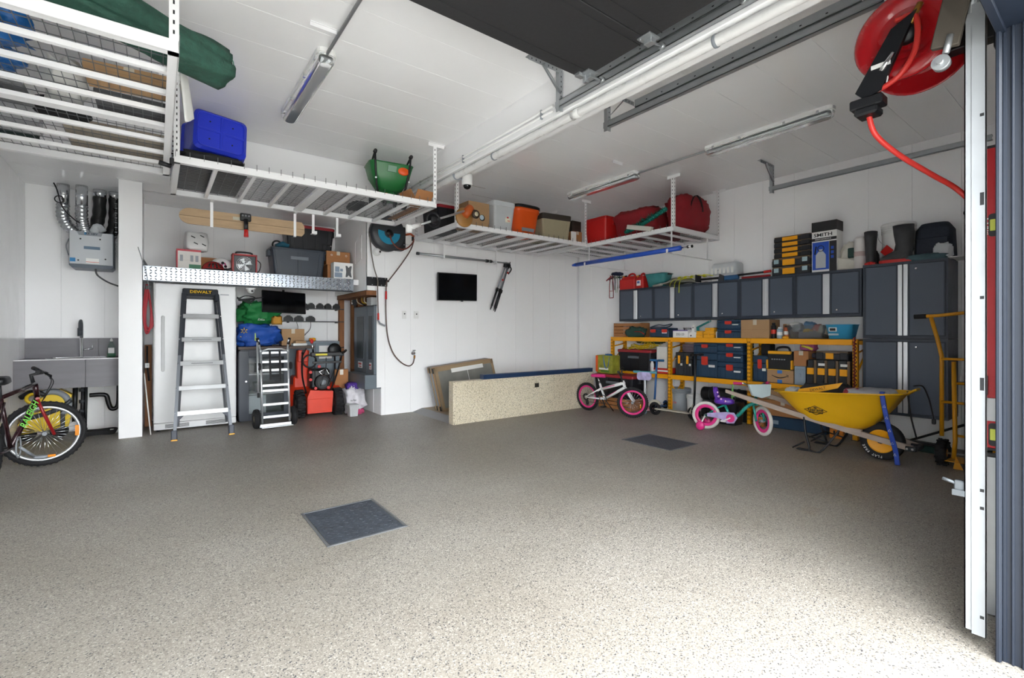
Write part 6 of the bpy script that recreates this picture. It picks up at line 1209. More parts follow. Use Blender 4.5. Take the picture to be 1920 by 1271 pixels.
t = T('socket_box', 'white wall box with orange plug leads beside the reel', 'socket', (3.13, 6.86, 2.68)); b = B(); b.bb(-.09, -.06, -.08, .06, 0, .06, .006); part('box_body', b, WHITEP, t); b = B(); b.tube([(-.08, -.07, .06), (0, -.09, .08), (.06, -.08, .05)], .016, 7); part('plug_lead', b, mt('orange_lead', 'B4502A', .45), t); b = B(); b.bb(.03, -.085, -.02, .06, -.055, .05, .005); part('plug', b, BLACK, t)
t = T('wire_hanger', 'thin white wire hanger on the corner beside the tote', 'hanger', (2.465, 7.05, 2.35)); b = B(); b.tube([(0, 0, .0), (-.01, .25, -.05), (-.01, .25, .28), (0, 0, .36)], .006, 5, True); part('wire', b, WIRE, t); b = B(); b.bb(-.012, -.012, .10, 0, .012, .16, .003); part('clip', b, WIRE, t)
for x, lab, w_ in ((3.067, 'white wall socket plate nearer the doorway edge', .07), (3.268, 'white wall socket plate nearer the television', .082)):
    t = T('wall_socket', lab, 'socket', (x, 6.868, 1.52), 0, 'pair of wall sockets'); b = B(); b.bb(-w_/2, -.008, -.057, w_/2, 0, .057, .003); part('plate', b, WHITEP, t); b = B(); b.cyl((.005, -.0085, .012), (.005, -.0105, .012), .011, n=12); part('outlet', b, INK, t)
t = T('television', 'black flat television mounted on the white back wall', 'television', (3.955, 6.74, 1.985), rot=(3, -1.2, 0)); b = B(); b.bb(-.37, 0, -.22, .37, .035, .225, .006); part('bezel', b, BLACK, t); b = B(); b.bb(-.355, -.002, -.205, .355, .001, .21); part('screen', b, MATS['dark_screen'], t); b = B(); b.bb(-.12, .035, -.1, .12, .118, .1, .004); part('wall_mount', b, BLACK, t); b = B(); b.bb(.06, -.003, -.235, .10, .015, -.218, .003); part('sensor', b, DGREY, t)
t = T('telescopic_pole', 'grey telescopic pole hung level under the back rack', 'pole', (0, 6.62, 2.445)); b = B(); b.cyl((3.18, 0, 0), (4.55, 0, 0), .019, n=12); part('outer_tube', b, GALV, t); b = B(); b.cyl((4.55, 0, 0), (4.93, 0, 0), .013, n=12); part('inner_tube', b, GALV, t); b = B(); b.cyl((4.42, 0, 0), (4.47, 0, 0), .026, n=12); part('twist_lock', b, BLACK, t); b = B(); b.cyl((4.50, 0, 0), (4.54, 0, 0), .024, n=12); part('twist_lock', b, BLACK, t); b = B(); b.cyl((3.16, 0, 0), (3.20, 0, 0), .024, n=12); part('end_cap', b, DGREY, t)
for x, lab in ((3.62, 'white hook carrying the pole under the back rack, left one'), (4.62, 'white hook carrying the pole under the back rack, right one')):
    b = B(); b.bb(x-.012, 6.595, 2.41, x+.012, 6.60, 2.632); b.bb(x-.012, 6.595, 2.41, x+.012, 6.66, 2.416); b.bb(x-.012, 6.655, 2.41, x+.012, 6.66, 2.46); one('rack_hook', b, WIRE, lab, 'hook')
t = T('tripod', 'folded black and grey tripod hanging from the pole', 'tripod', (4.94, 6.72, 2.43), rot=(0, 21, 0))
for k, (x, y) in enumerate(((-.045, 0), (.0, -.03), (.045, 0))):
    b = B(); b.cyl((x*.6, y, -.05), (x, y, -.50), .014, n=10); l = part('leg', b, GREYP, t); b = B(); b.cyl((x, y, -.48), (x*1.05, y, -.80), .017, n=10); part('lower_leg', b, BLACK, l); b = B(); b.cyl((x*1.05, y, -.80), (x*1.1, y, -.87), .014, .006, 8); part('foot', b, BLACK, l); b = B(); b.bb(x-.02, y-.02, -.52, x+.02, y+.02, -.46, .005); part('leg_clamp', b, BLACK, l)
b = B(); b.blob((0, 0, -.01), (.06, .04, .05), 141, .2, 2); part('head', b, BLACK, t); b = B(); b.tube(sp([(.04, -.02, .0), (.09, -.03, -.05), (.06, -.03, -.15)], 4), .012, 7); part('pan_handle', b, BLACK, t)
for z, x in ((-.14, .03), (-.30, -.02)): b = B(); b.cyl((x, -.05, z), (x, -.03, z), .016, n=10); part('lock_knob', b, RED, t)
b = B(); b.tube([(4.92, 6.60, 2.47), (4.85, 6.66, 2.2), (4.70, 6.69, 1.78)], .006, 6); one('hang_strap', b, BLACK, 'black strap running from the pole down the tripod', 'strap')
# flat packed panels leaning behind the curb
FRW = mt('taupe_edge', '9A8468', .7, var=.06); FRG = mt('grey_film', '7F7F7A', .3, var=.2, scale=4)
LT = (-14, -4.5, 8)
for k, (off, m, lab) in enumerate(((0, FRG, 'framed grey panel in film, frontmost of the leaning pack'), (.045, CARD, 'tan cardboard-edged panel, second of the leaning pack'), (.085, GREYP, 'grey-edged panel, third of the leaning pack'), (.115, FRW, 'taupe panel, fourth of the leaning pack'), (.145, GREYP, 'grey panel, hindmost of the leaning pack'))):
    t = T('packed_panel', lab, 'panel', (4.06-off*.25, 6.42+off, .075+.002*k), group='leaning flat panels', rot=LT); w_ = .60; h_ = .70; d_ = .036 if k == 0 else .024
    b = B(); b.bb(-w_, 0, 0, w_, d_, h_, .003); part('slab', b, m, t)
    if k == 0:
        for s_ in (-1, 1): b = B(); b.bb(s_*w_-.05*(s_ > 0)-.0*(s_ < 0), -.006, 0, s_*w_+.05*(s_ < 0), d_+.002, h_, .003); part('edge_board', b, FRW, t)
        b = B(); b.bb(-w_, -.006, h_-.07, w_, d_+.002, h_, .003); part('edge_board', b, FRW, t); b = B(); b.bb(-w_, -.006, 0, w_, d_+.002, .06, .003); part('edge_board', b, FRW, t)
        b = B(); b.bb(-.30, -.008, h_-.12, .36, -.005, h_-.055); part('shipping_label', b, PAPER, t); b = B(); b.bb(.02, -.003, .06, .026, 0, h_-.12); part('strap', b, PAPER, t)
    else:
        b = B(); b.bb(-w_-.001, -.001, .02, -w_+.02, d_+.001, .09); b.bb(-w_-.001, -.001, h_-.10, -w_+.02, d_+.001, h_-.02); part('corner_guard', b, BLACK if k % 2 else FRW, t)
# ================================================================ sink alcove
TILE = mt('grey_stone_tile', '77757A', .45, var=.1, scale=3.5, stretch=(1, 1, 5))
t = T('sink_counter', 'grey tiled wash counter with a deep apron left of the column', 'counter', (0, 0, 0))
b = B(); b.bb(XL+.001, 7.52, .62, -.36, 8.09, .918); part('carcass', b, GREYCON, t)
for x0, x1 in ((XL+.001, -.672), (-.669, -.357)): b = B(); b.bb(x0, 7.50, .598, x1, 7.52, .928, .0015); part('apron_tile', b, TILE, t)
for x0, x1 in ((XL+.001, -.60), (-.597, -.357)): b = B(); b.bb(x0, 8.075, .93, x1, 8.095, 1.172, .0015); part('backsplash_tile', b, TILE, t)
b = B(); b.bb(XL+.001, 8.07, 1.172, -.357, 8.097, 1.184, .002); part('top_trim', b, WTRIM, t)
b = B(); b.bb(XL+.001, 7.496, .926, -.357, 7.512, .938, .002); part('edge_trim', b, WTRIM, t)
for x0, x1, y0, y1 in ((XL+.001, -1.02, 7.51, 8.075), (-.50, -.357, 7.51, 8.075), (-1.02, -.50, 7.51, 7.58), (-1.02, -.50, 7.98, 8.075)): b = B(); b.bb(x0, y0, .918, x1, y1, .93); part('counter_tile', b, TILE, t)
b = B(); b.tube([(x-.76, y+7.78, .934) for x, y in rr(.53, .41, .05, 4)], .010, 6, True); b.bb(-1.02, 7.58, .9185, -.50, 7.98, .921); part('sink_basin', b, CHROME, t)
t = T('tap', 'tall grey pull-out kitchen tap on the wash counter', 'tap', (-.752, 8.0, .93)); b = B(); b.lathe([(.03, 0), (.03, .01), (.02, .015), (.02, .24), (.017, .25)], 14); part('column', b, CHROME, t); b = B(); b.tube(sp([(0, 0, .24), (0, 0, .40), (0, -.05, .46), (0, -.12, .44), (0, -.15, .36)], 5), .016, 10); part('spout', b, mt('gunmetal', '4E5258', .35, metal=.6), t); b = B(); b.cyl((0, -.148, .37), (0, -.155, .27), .024, n=12); part('spray_head', b, MATS['gunmetal'], t); b = B(); b.cyl((.02, 0, .10), (.10, 0, .11), .010, n=8); b.cyl((.10, 0, .10), (.105, 0, .16), .008, n=8); part('lever', b, CHROME, t)
t = T('soap_bottle', 'clear bottle of green dish soap on the wash counter', 'bottle', (-.46, 7.93, .93)); b = B(); b.lathe([(.03, 0), (.042, .01), (.045, .06), (.04, .13), (.02, .18), (.014, .20)], 18); part('bottle_body', b, mt('clear_bottle', 'CDE3DC', .1, var=0, trans=.85, ior=1.3), t); b = B(); b.lathe([(.028, .004), (.038, .012), (.040, .05), (0, .05)], 16); part('soap', b, mt('green_soap', '2E9A5F', .3), t); b = B(); b.lathe([(.015, .20), (.015, .225), (.008, .23), (.008, .24)], 12); part('cap', b, WHITEP, t); b = B(); b.bb(-.03, -.047, .05, .03, -.04, .12, .004); part('label', b, PAPER, t)
t = T('drain_pipes', 'black plastic trap and pipes under the wash counter', 'pipes'); b = B(); b.tube(sp([(-.66, 7.80, .47), (-.55, 7.80, .47), (-.50, 7.80, .45), (-.48, 7.80, .36), (-.455, 7.80, .29), (-.41, 7.80, .29), (-.385, 7.80, .35), (-.38, 7.80, .50), (-.38, 7.80, .62)], 6), .026, 10); part('trap', b, BLACK, t)
for x, r_, z0 in ((-.80, .024, .16), (-.73, .02, .10), (-.70, .014, .0)): b = B(); b.cyl((x, 7.82, z0), (x+.01, 7.82, .62), r_, n=10); part('down_pipe', b, BLACK, t)
for z in (.26, .38, .52): b = B(); b.cyl((-.73, 7.82, z), (-.73, 7.82, z+.04), .03, n=12); part('collar', b, DGREY, t)
b = B()
for k in range(5): b.tube([(-.58+(.17+.006*k)*math.cos(a), 7.62+(.07+.01*k)*math.sin(a), .012+.011*k+.006*math.sin(3*a)) for a in [2*PI*i/28 for i in range(28)]], .008, 6, True)
one('cable_coil', b, BLACKR, 'coil of black cable on the floor below the wash counter', 'cable')
b = B(); b.bb(-.46, 7.66, 0, -.365, 7.76, .05, .004); one('white_block', b, WHITEP, 'small white block on the floor beside the column', 'block')
# yellow machine
YM = mt('machine_yellow', 'E2C010', .35, var=.05)
t = T('pressure_washer', 'yellow and grey wheeled washer stored under the wash counter', 'pressure washer', (-1.04, 7.72, 0), 4)
b = B(); b.prism([(-.20, .08), (.20, .13), (.235, .33), (.05, .36), (-.14, .30), (-.22, .20)], -.06, .14, 'Y'); part('lower_shell', b, YM, t)
b = B(); b.prism([(-.12, .34), (.0, .41), (.20, .36), (.23, .50), (.13, .57), (-.02, .50)], -.05, .12, 'Y'); part('upper_shell', b, YM, t)
b = B(); b.ring((.05, -.045, .40), .15, .035, 'Y', 26, 8, a0=-50, a1=130); part('hose_drum', b, GREYP, t)
b = B(); b.tube(sp([(-.2, -.07, .25), (.0, -.08, .30), (.14, -.075, .36), (.22, -.06, .44)], 5), .026, 8); part('grey_band', b, DGREY, t)
for x in (-.15, .12): b = B(); b.lathe([(0, -.03), (.07, -.03), (.085, 0), (.07, .03), (0, .03)], 18, (x, -.03, .086), 'Y'); part('wheel', b, BLACKR, t)
b = B(); b.bb(.13, -.075, .10, .17, -.058, .36, .005); part('strap', b, BLACK, t); b = B(); b.ring((-.10, -.08, .49), .05, .018, 'Y', 18, 7); part('hose_port', b, YM, t)
b = B(); b.tube(sp([(-.2, .0, .5), (-.1, -.06, .56), (.0, -.06, .52)], 5), .03, 8); part('lance', b, BLACK, t)
# ventilation unit
t = T('ventilation_unit', 'grey heat-recovery ventilator hung on the wall of the sink alcove', 'ventilation unit', (-.635, 7.72, 2.03)); HG = mt('pale_grey_enamel', 'BFC3C7', .35, var=.02)
b = B(); b.prism([(-.205, .03), (-.205, .44), (.205, .44), (.205, .03), (.18, .0), (-.18, 0)][::-1], .02, .37, 'Y'); part('body', b, mt('slate_casing', '56606B', .4), t)
b = B(); b.bb(-.20, .0, .045, .20, .021, .44, .004); f_ = part('front_panel', b, HG, t)
b = B(); b.prism([(-.135, .44), (.105, .44), (.09, .395), (-.115, .395)][::-1], -.003, .001, 'Y'); part('logo_strip', b, GREYP, f_); text('XR HRV', .032, mt('logo_dark', '2E3B4A', .5), t, (.0, -.004, .417), bold=.0008); b = B(); b.bb(-.065, -.0035, .405, -.045, -.003, .43); part('logo_square', b, mt('logo_blue', '2C7FB8', .5), t)
b = B(); b.bb(-.07, -.003, .23, .08, .001, .265); part('display', b, mt('display_blue_grey', '5E7488', .3), f_)
for x, z in ((-.10, .35), (.08, .36), (-.12, .09), (.13, .12)): b = B(); b.cyl((x, 0, z), (x, -.006, z), .009, n=10); part('screw_cap', b, INK, f_)
b = B(); b.bb(-.195, -.002, .07, -.145, .0, .115); part('energy_label', b, mt('label_cyan', '2C7FB8', .5), f_); b = B(); b.bb(-.05, -.002, .06, .07, .0, .12); part('rating_label', b, PAPER, f_); b = B(); b.bb(-.05, -.003, .072, .07, -.001, .078); part('label_print', b, LRED, f_)
FOIL = mt('foil_duct', 'B9BCBF', .25, metal=.85, var=.15, scale=30)
def duct(label, pts, r_, m, ridged=True, straight=None):
    t = T('air_duct', label, 'duct'); P_ = sp(pts, 10); b = B(); b.tube(P_, [r_*(1+(.09*math.sin(i*2.1) if ridged else .05*math.sin(i*.9))) for i in range(len(P_))], 14); part('flexible_hose', b, m, t)
    if straight: b = B(); b.cyl(straight[0], straight[1], r_*.98, n=18); part('collar', b, CHROME, t)
duct('silver foil duct bending to the left of the ventilator', [(-.91, 7.90, 2.80), (-.91, 7.90, 2.66), (-.87, 7.90, 2.55), (-.79, 7.90, 2.475)], .062, FOIL, True, ((-.91, 7.90, 2.80), (-.91, 7.90, ZA)))
duct('silver foil duct rising straight above the ventilator', [(-.735, 7.84, 2.80), (-.735, 7.84, 2.65), (-.72, 7.84, 2.55), (-.70, 7.84, 2.475)], .060, FOIL, True, ((-.735, 7.84, 2.80), (-.735, 7.84, ZA)))
BFOIL = mt('black_insulation', '1A1B1D', .3, var=.2, bump=.6, bscale=10)
duct('black insulated duct left of the hanging chain', [(-.575, 7.95, ZA-.09), (-.58, 7.95, 2.75), (-.60, 7.93, 2.6), (-.57, 7.92, 2.475)], .068, BFOIL, False, ((-.575, 7.95, ZA-.09), (-.575, 7.95, ZA)))
duct('black insulated duct nearest the column', [(-.43, 7.97, ZA-.08), (-.43, 7.97, 2.75), (-.44, 7.96, 2.6), (-.47, 7.95, 2.475)], .062, BFOIL, False, ((-.43, 7.97, ZA-.08), (-.43, 7.97, ZA)))
b = B(); b.tube(sp([(-.62, 7.82, 2.48), (-.58, 7.80, 2.56), (-.53, 7.80, 2.50)], 5), [.05]*5+[.04]*6, 10); one('plastic_wrap', b, CLEARP, 'cloudy plastic wrap around the duct joint', 'wrap')
b = B()
for k in range(28): b.ring((-.405, 7.72, 2.20+.03*k), .008, .0025, 'X' if k % 2 else 'Y', 10, 4, flat=(1, 1))
one('hanging_chain', b, CHROME, 'thin chain holding the ventilator near the column', 'chain')
b = B(); b.tube(sp([(-.98, 7.80, 3.03), (-.95, 7.79, 2.95), (-.90, 7.79, 2.75), (-.80, 7.79, 2.62), (-.74, 7.78, 2.58)], 6), .007, 6); b.ring((-.93, 7.785, 2.84), .04, .006, 'Y', 18, 6); one('power_lead', b, BLACK, 'black power lead with a loop left of the foil ducts', 'cord')
b = B(); b.tube(sp([(-.60, 7.75, 2.03), (-.58, 7.74, 1.95), (-.48, 7.74, 1.87), (-.36, 7.74, 1.82)], 6), .010, 7); one('drain_tube', b, mt('dark_tube', '45484B', .5), 'dark drain tube curving from the ventilator to the column', 'tube')
b = B(); b.tube(sp([(-.84, 7.82, 2.40), (-.875, 7.83, 2.30), (-.85, 7.82, 2.18)], 5), .006, 6); one('side_wire', b, GREYP, 'grey wire loop on the left side of the ventilator', 'wire')
# ================================================================ bicycles
def wheel(parent, r_, c, tyre, rim, spoke, width=.022, nsp=18, steer=0, knob=False, rimw=.35):
    t = B(); M_ = Matrix.Translation(c) @ Matrix.Rotation(steer, 4, 'Z'); t.M = M_
    t.ring((0, 0, 0), r_-width, width, 'Y', 40, 10); w_ = part('tyre', t, tyre, parent)
    if knob:
        k = B(); k.M = M_
        for i in range(44):
            a = 2*PI*i/44
            for q in (-1, 1): k.box(math.cos(a)*(r_-.004), q*width*.5, math.sin(a)*(r_-.004), .012, width*.5, .018, .002, (0, -math.degrees(a), 0))
        part('tread_knob', k, tyre, w_, kind='stuff')
    t = B(); t.M = M_; t.ring((0, 0, 0), r_-2*width-width*rimw*.5, width*.6, 'Y', 40, 8, flat=(rimw+.5, 1)); part('rim', t, rim, w_)
    t = B(); t.M = M_
    for i in range(nsp):
        a = 2*PI*i/nsp; s_ = .02 if i % 2 else -.02; a2 = a+(.35 if i % 4 < 2 else -.35)
        t.tube([(.015*math.cos(a2), s_, .015*math.sin(a2)), ((r_-2*width)*math.cos(a), 0, (r_-2*width)*math.sin(a))], .0016, 4)
    part('spoke', t, spoke, w_, kind='stuff')
    t = B(); t.M = M_; t.cyl((0, -.035, 0), (0, .035, 0), .018, n=12); t.cyl((0, -.055, 0), (0, .055, 0), .006, n=8); part('hub', t, GREYP, w_)
    return w_
def xf(M_, p): return M_ @ Vector(p)
PINK = mt('hot_pink', 'D6307F', .35, var=.03); WPAINT = mt('gloss_white', 'E6E6E8', .2, var=.01, coat=.3)
t = T('kids_bicycle', 'white and pink kids bicycle leaning near the speckled low wall', 'bicycle', (5.545, 4.90, 0), -87, rot=(3, 0, -87))
r_ = .222; wheel(t, r_, (-.43, 0, r_), BLACKR, PINK, CHROME, .022, 20, 0, True, .8); wheel(t, r_, (.43, 0, r_), BLACKR, PINK, CHROME, .022, 20, R(30), True, .8)
b = B(); BBp = (-.08, 0, .22); ST = (-.17, 0, .45); HD = (.27, 0, .53); HL = (.30, 0, .43); RA = (-.43, 0, r_)
b.tube([BBp, ST], .018, 8); b.tube([(-.13, 0, .37), (HL[0]-.005, 0, .50)], .024, 8); b.tube([BBp, HL], .022, 8); b.tube([HD, HL], .022, 10)
for s_ in (-1, 1): b.tube([(BBp[0], s_*.03, BBp[2]), (RA[0], s_*.05, RA[2])], .012, 6); b.tube([(ST[0]+.03, s_*.02, .38), (RA[0], s_*.05, RA[2])], .011, 6)
fr = part('frame', b, WPAINT, t); b = B(); b.tube([(-.08, -.022, .395), (.13, -.022, .455)], .020, 6, flat=(1, .3)); b.tube([(-.02, -.022, .27), (.16, -.022, .37)], .010, 6, flat=(1, .3)); part('decal', b, PINK, fr)
b = B(); M_ = Matrix.Translation((.30, 0, .43)) @ Matrix.Rotation(R(30), 4, 'Z'); q = lambda *p: tuple(M_ @ Vector(p))
for s_ in (-1, 1): b.tube([q(0, s_*.0, .01), q(.02, s_*.05, -.03), q(.13, s_*.055, -.21)], .015, 8)
part('fork', b, WPAINT, t); b = B(); b.tube([q(-.03, 0, .08), q(-.06, 0, .20)], .013, 8); b.tube([q(-.05, -.24, .26), q(-.05, -.10, .22), q(-.03, 0, .19), q(-.05, .10, .22), q(-.05, .24, .26)], .011, 8); h = part('handlebar', b, BLACK, t)
for s_ in (-1, 1): b = B(); b.tube([q(-.05, s_*.17, .245), q(-.055, s_*.26, .265)], .016, 8); part('grip', b, BLACKR, h); b = B(); b.tube([q(-.03, s_*.15, .23), q(.02, s_*.2, .23)], .006, 5); part('brake_lever', b, BLACK, h)
b = B(); b.tube([ST, (-.20, 0, .55)], .012, 8); part('seat_post', b, CHROME, t)
b = B(); b.loft([[(x, y*w_*1.0, .575+z*.02) for y, z in ((-1, 0), (-.6, 1), (0, 1.3), (.6, 1), (1, 0), (.7, -1.2), (-.7, -1.2))] for x, w_ in ((-.31, .05), (-.28, .075), (-.22, .07), (-.15, .035), (-.08, .02), (-.06, .012))]); part('saddle', b, PINK, t)
b = B(); b.ring((-.08, -.045, .22), .065, .006, 'Y', 24, 5); b.ring((-.43, -.04, r_), .045, .012, 'Y', 20, 5); b.tube([(-.08, -.05, .285), (-.43, -.045, .265)], .004, 4); b.tube([(-.08, -.05, .155), (-.40, -.045, .15)], .004, 4); b.blob((-.40, -.045, .14), (.025, .012, .04), 3, .1); part('drivetrain', b, BLACK, t)
for s_, a in ((-1, -60), (1, 120)): b = B(); e = (-.08+.11*math.cos(R(a)), s_*.07, .22+.11*math.sin(R(a))); b.tube([(-.08, s_*.06, .22), e], .010, 6); b.box(e[0], e[1]+s_*.04, e[2], .07, .07, .02, .004); part('pedal', b, BLACK, t)
b = B(); b.tube([(-.12, .05, .20), (-.05, .16, .01)], .008, 6); part('kickstand', b, BLACK, t)
b = B(); c = q(.13+.10, -.0, -.21-.06); b.box(c[0], c[1]-.02, c[2], .022, .008, .06, .003); part('reflector', b, mt('amber_reflector', 'E08A1E', .3), t)
# teal bike with training wheels
TBK = mt('metallic_teal', '2C9C90', .25, metal=.4, var=.03, coat=.4); PURP = mt('purple_seat', '5B2AA0', .35, var=.35, scale=10); WTY = mt('white_tyre', 'CFCBC6', .6, var=.06); MINT = mt('pale_mint', 'C5D6DA', .4, var=.05)
t = T('kids_bicycle', 'teal and purple kids bicycle with pink training wheels', 'bicycle', (5.765, 3.07, 0), rot=(0, 0, -76))
r_ = .178; wheel(t, r_, (-.33, 0, r_), WTY, PINK, BLACK, .021, 14, 0, False, 1.4); sa = R(-45); wheel(t, r_, (.33, 0, r_), WTY, PINK, CHROME, .021, 14, sa, False, 1.4)
b = B(); b.tube(sp([(-.33, .0, .178), (-.16, 0, .30), (-.08, 0, .33)], 4), .013, 8); b.tube(sp([(-.04, 0, .185), (.05, 0, .21), (.15, 0, .33), (.26, 0, .40)], 5), .022, 10); b.tube([(-.33, -.045, r_), (-.02, -.04, .185)], .013, 8); b.tube([(-.33, .045, r_), (-.02, .04, .185)], .013, 8); b.tube([(-.04, 0, .185), (-.10, 0, .33)], .018, 8); b.tube([(.245, 0, .46), (.27, 0, .36)], .022, 10); part('frame', b, TBK, t)
M_ = Matrix.Translation((.27, 0, .36)) @ Matrix.Rotation(sa, 4, 'Z'); q = lambda *p: tuple(M_ @ Vector(p))
b = B()
for s_ in (-1, 1): b.tube([q(0, 0, .02), q(.0, s_*.05, -.0), q(.06, s_*.052, -.182)], .013, 8)
part('fork', b, TBK, t); b = B(); b.tube([q(-.01, 0, .08), q(-.04, 0, .18)], .013, 8); b.tube(sp([q(-.11, -.21, .26), q(-.06, -.13, .26), q(-.04, 0, .20), q(-.06, .13, .26), q(-.11, .21, .26)], 5), .011, 8); h = part('handlebar', b, CHROME, t)
for s_ in (-1, 1):
    b = B(); b.tube([q(-.07, s_*.15, .26), q(-.125, s_*.235, .26)], .017, 8); part('grip', b, PINK, h); b = B()
    for k in range(14): e = q(-.13+.02*math.sin(k*2), s_*.24+.012*math.cos(k*3), .12-.05*(k % 3)*.6+.0); b.tube([q(-.125, s_*.235, .255), tuple((Vector(q(-.13, s_*.243, .22))+Vector(e))/2), e], .004, 4)
    part('streamer', b, mt('lime_streamer', '7CC46A', .35), h, kind='stuff')
b = B(); P_ = [q(.02, -.14, .26), q(.03, .14, .26), q(.055, .11, .13), q(.06, .0, .10), q(.05, -.11, .13)]; n_ = Vector(q(1, 0, 0))-Vector(q(0, 0, 0)); V2 = [tuple(Vector(p)+n_*.03) for p in P_]; b.add(P_+V2, [(0, 1, 2, 3, 4), (9, 8, 7, 6, 5)]+[(i, 5+i, 5+(i+1) % 5, (i+1) % 5) for i in range(5)]); s2 = part('handlebar_bag', b, MINT, t); b = B(); b.sph(q(-.002, -.05, .21), .010, 8, 6); b.sph(q(.0, .05, .17), .008, 8, 6); part('bag_button', b, GREYP, s2)
b = B(); b.blob((-.11, 0, .38), (.12, .065, .045), 7, .1, 1.5, pw=.7); b.loft([[(x-.02*z/.1, y*w_, .38+z) for x, y in ((-.20, -1), (-.17, -1.1), (-.155, 0), (-.17, 1.1), (-.20, 1), (-.215, 0))] for z, w_ in ((.0, .05), (.06, .07), (.13, .065), (.17, .035))]); sd = part('saddle', b, PURP, t)
for x, z, s_ in ((-.16, .44, .016), (-.13, .41, .014), (-.08, .385, .014), (-.17, .49, .012)): b = B(); b.sph((x, -.064, z), (s_, .006, s_), 8, 6); part('flower_print', b, mt('lilac_print', 'D9A8DD', .5), sd)
b = B(); b.tube([(-.10, 0, .33), (-.11, 0, .37)], .012, 8); part('seat_post', b, CHROME, t)
b = B(); b.prism([(-.14, .16), (-.06, .11), (.02, .12), (.06, .19), (.02, .25), (-.07, .25), (-.30, .215), (-.30, .175)], -.062, -.048, 'Y'); cg = part('chain_guard', b, mt('lilac_guard', 'A99BC8', .4, var=.25, scale=14), t); b = B(); b.cyl((-.02, -.062, .18), (-.02, -.068, .18), .05, n=18); part('crank_disc', b, PINK, cg)
for s_ in (-1, 1):
    b = B(); b.tube([(-.33, s_*.05, .178), (-.35, s_*.12, .10)], .012, 6, flat=(1, .5)); a = part('stabiliser_arm', b, WHITEP, t); b = B(); b.lathe([(0, -.016), (.045, -.016), (.058, 0), (.045, .016), (0, .016)], 20, (-.36, s_*.14, .058), 'Y'); part('training_wheel', b, PINK, a)
for s_, a in ((-1, -150), (1, 30)): b = B(); e = (-.02+.08*math.cos(R(a)), s_*.08, .185+.08*math.sin(R(a))); b.tube([(-.02, s_*.07, .185), e], .009, 6); b.box(e[0], e[1]+s_*.03, e[2], .06, .06, .02, .004); part('pedal', b, WHITEP, t)
# old mountain bike at the left edge
MARO = mt('maroon_paint', '2C1016', .25, metal=.3, var=.04, coat=.3); LIME = mt('lime_decal', '7FD65A', .5)
t = T('mountain_bicycle', 'old maroon mountain bicycle parked along the left wall', 'bicycle', (-.955, 5.70, 0), rot=(0, 0, 0)); r_ = .30
D = (V(-.89, 6.14, 0)-V(-1.12, 5.16, 0)).normalized(); Mb = Matrix.Translation((0, 0, 0)) @ Matrix.Rotation(math.atan2(D.y, D.x), 4, 'Z')
ax = lambda x, y, z: tuple(Mb @ Vector((x, y, z)))
def wl(c, steer): return wheel(t, r_, ax(*c), BLACKR, ALU, CHROME, .024, 32, math.atan2(D.y, D.x)+steer, True, .5)
wl((-.50, 0, r_), 0); wl((.50, 0, r_), R(-66))
b = B(); bb_ = (-.06, 0, .29); sa_ = (-.20, 0, .72); hd = (.33, 0, .78); hl = (.37, 0, .66)
b.tube([ax(*bb_), ax(*sa_)], .016, 8); b.tube([ax(*sa_), ax(*hd)], .017, 8); b.tube([ax(*bb_), ax(*hl)], .021, 8); b.tube([ax(*hd), ax(*hl)], .021, 10)
for s_ in (-1, 1): b.tube([ax(-.06, s_*.03, .29), ax(-.50, s_*.06, r_)], .010, 6); b.tube([ax(-.19, s_*.02, .68), ax(-.50, s_*.06, r_)], .009, 6)
fr = part('frame', b, MARO, t)
Ms = Mb @ Matrix.Translation((.37, 0, .66)) @ Matrix.Rotation(R(-66), 4, 'Z'); q = lambda *p: tuple(Ms @ Vector(p))
b = B()
for s_ in (-1, 1): b.tube([q(0, s_*.045, -.02), q(.03, s_*.055, -.12), q(.11, s_*.055, -.355)], .013, 8)
b.tube([q(0, -.05, -.015), q(0, .05, -.015)], .015, 8); part('fork', b, mt('red_fork', '8E1A1E', .3, var=.05), t)
b = B(); b.tube([q(-.02, 0, .10), q(-.04, 0, .20), q(.04, 0, .22)], .016, 8); b.tube([q(.0, -.28, .24), q(.04, -.08, .225), q(.04, .08, .225), q(.0, .28, .24)], .011, 8); h = part('handlebar', b, BLACK, t)
for s_ in (-1, 1):
    b = B(); b.tube([q(.01, s_*.19, .235), q(-.01, s_*.32, .245)], .018, 10); part('grip', b, BLACKR, h); b = B(); b.tube([q(.04, s_*.16, .225), q(.08, s_*.20, .20), q(.07, s_*.29, .18)], .007, 6); part('brake_lever', b, BLACK, h)
    b = B(); b.tube(sp([q(.04, s_*.16, .22), q(.10, s_*.12, .14), q(.06, s_*.05, .02), q(.03, s_*.0, -.05)], 6), .004, 5); part('brake_cable', b, BLACK, h)
b = B(); b.ring(ax(-.06, -.05, .29), .085, .006, 'X', 28, 5); b.tube([ax(-.06, -.06, .29), ax(.06, -.10, .18)], .012, 6); b.blob(ax(.08, -.14, .17), (.045, .045, .014), 5, .1); part('crank', b, GREYP, t)
b = B(); p_ = q(.11, -.02, -.355); b.box(p_[0]+.16, p_[1]-.02, p_[2]+.02, .03, .008, .10, .003); part('reflector', b, MATS['amber_reflector'], t)
b = B(); p_ = ax(.08, -.19, .17); b.box(p_[0], p_[1], p_[2], .09, .008, .022, .003); part('pedal_reflector', b, MATS['amber_reflector'], t)
b = B(); b.blob(ax(-.22, 0, .86), (.06, .12, .035), 9, .1); b.tube([ax(-.2, 0, .7), ax(-.215, 0, .84)], .012, 8); part('saddle', b, BLACK, t)
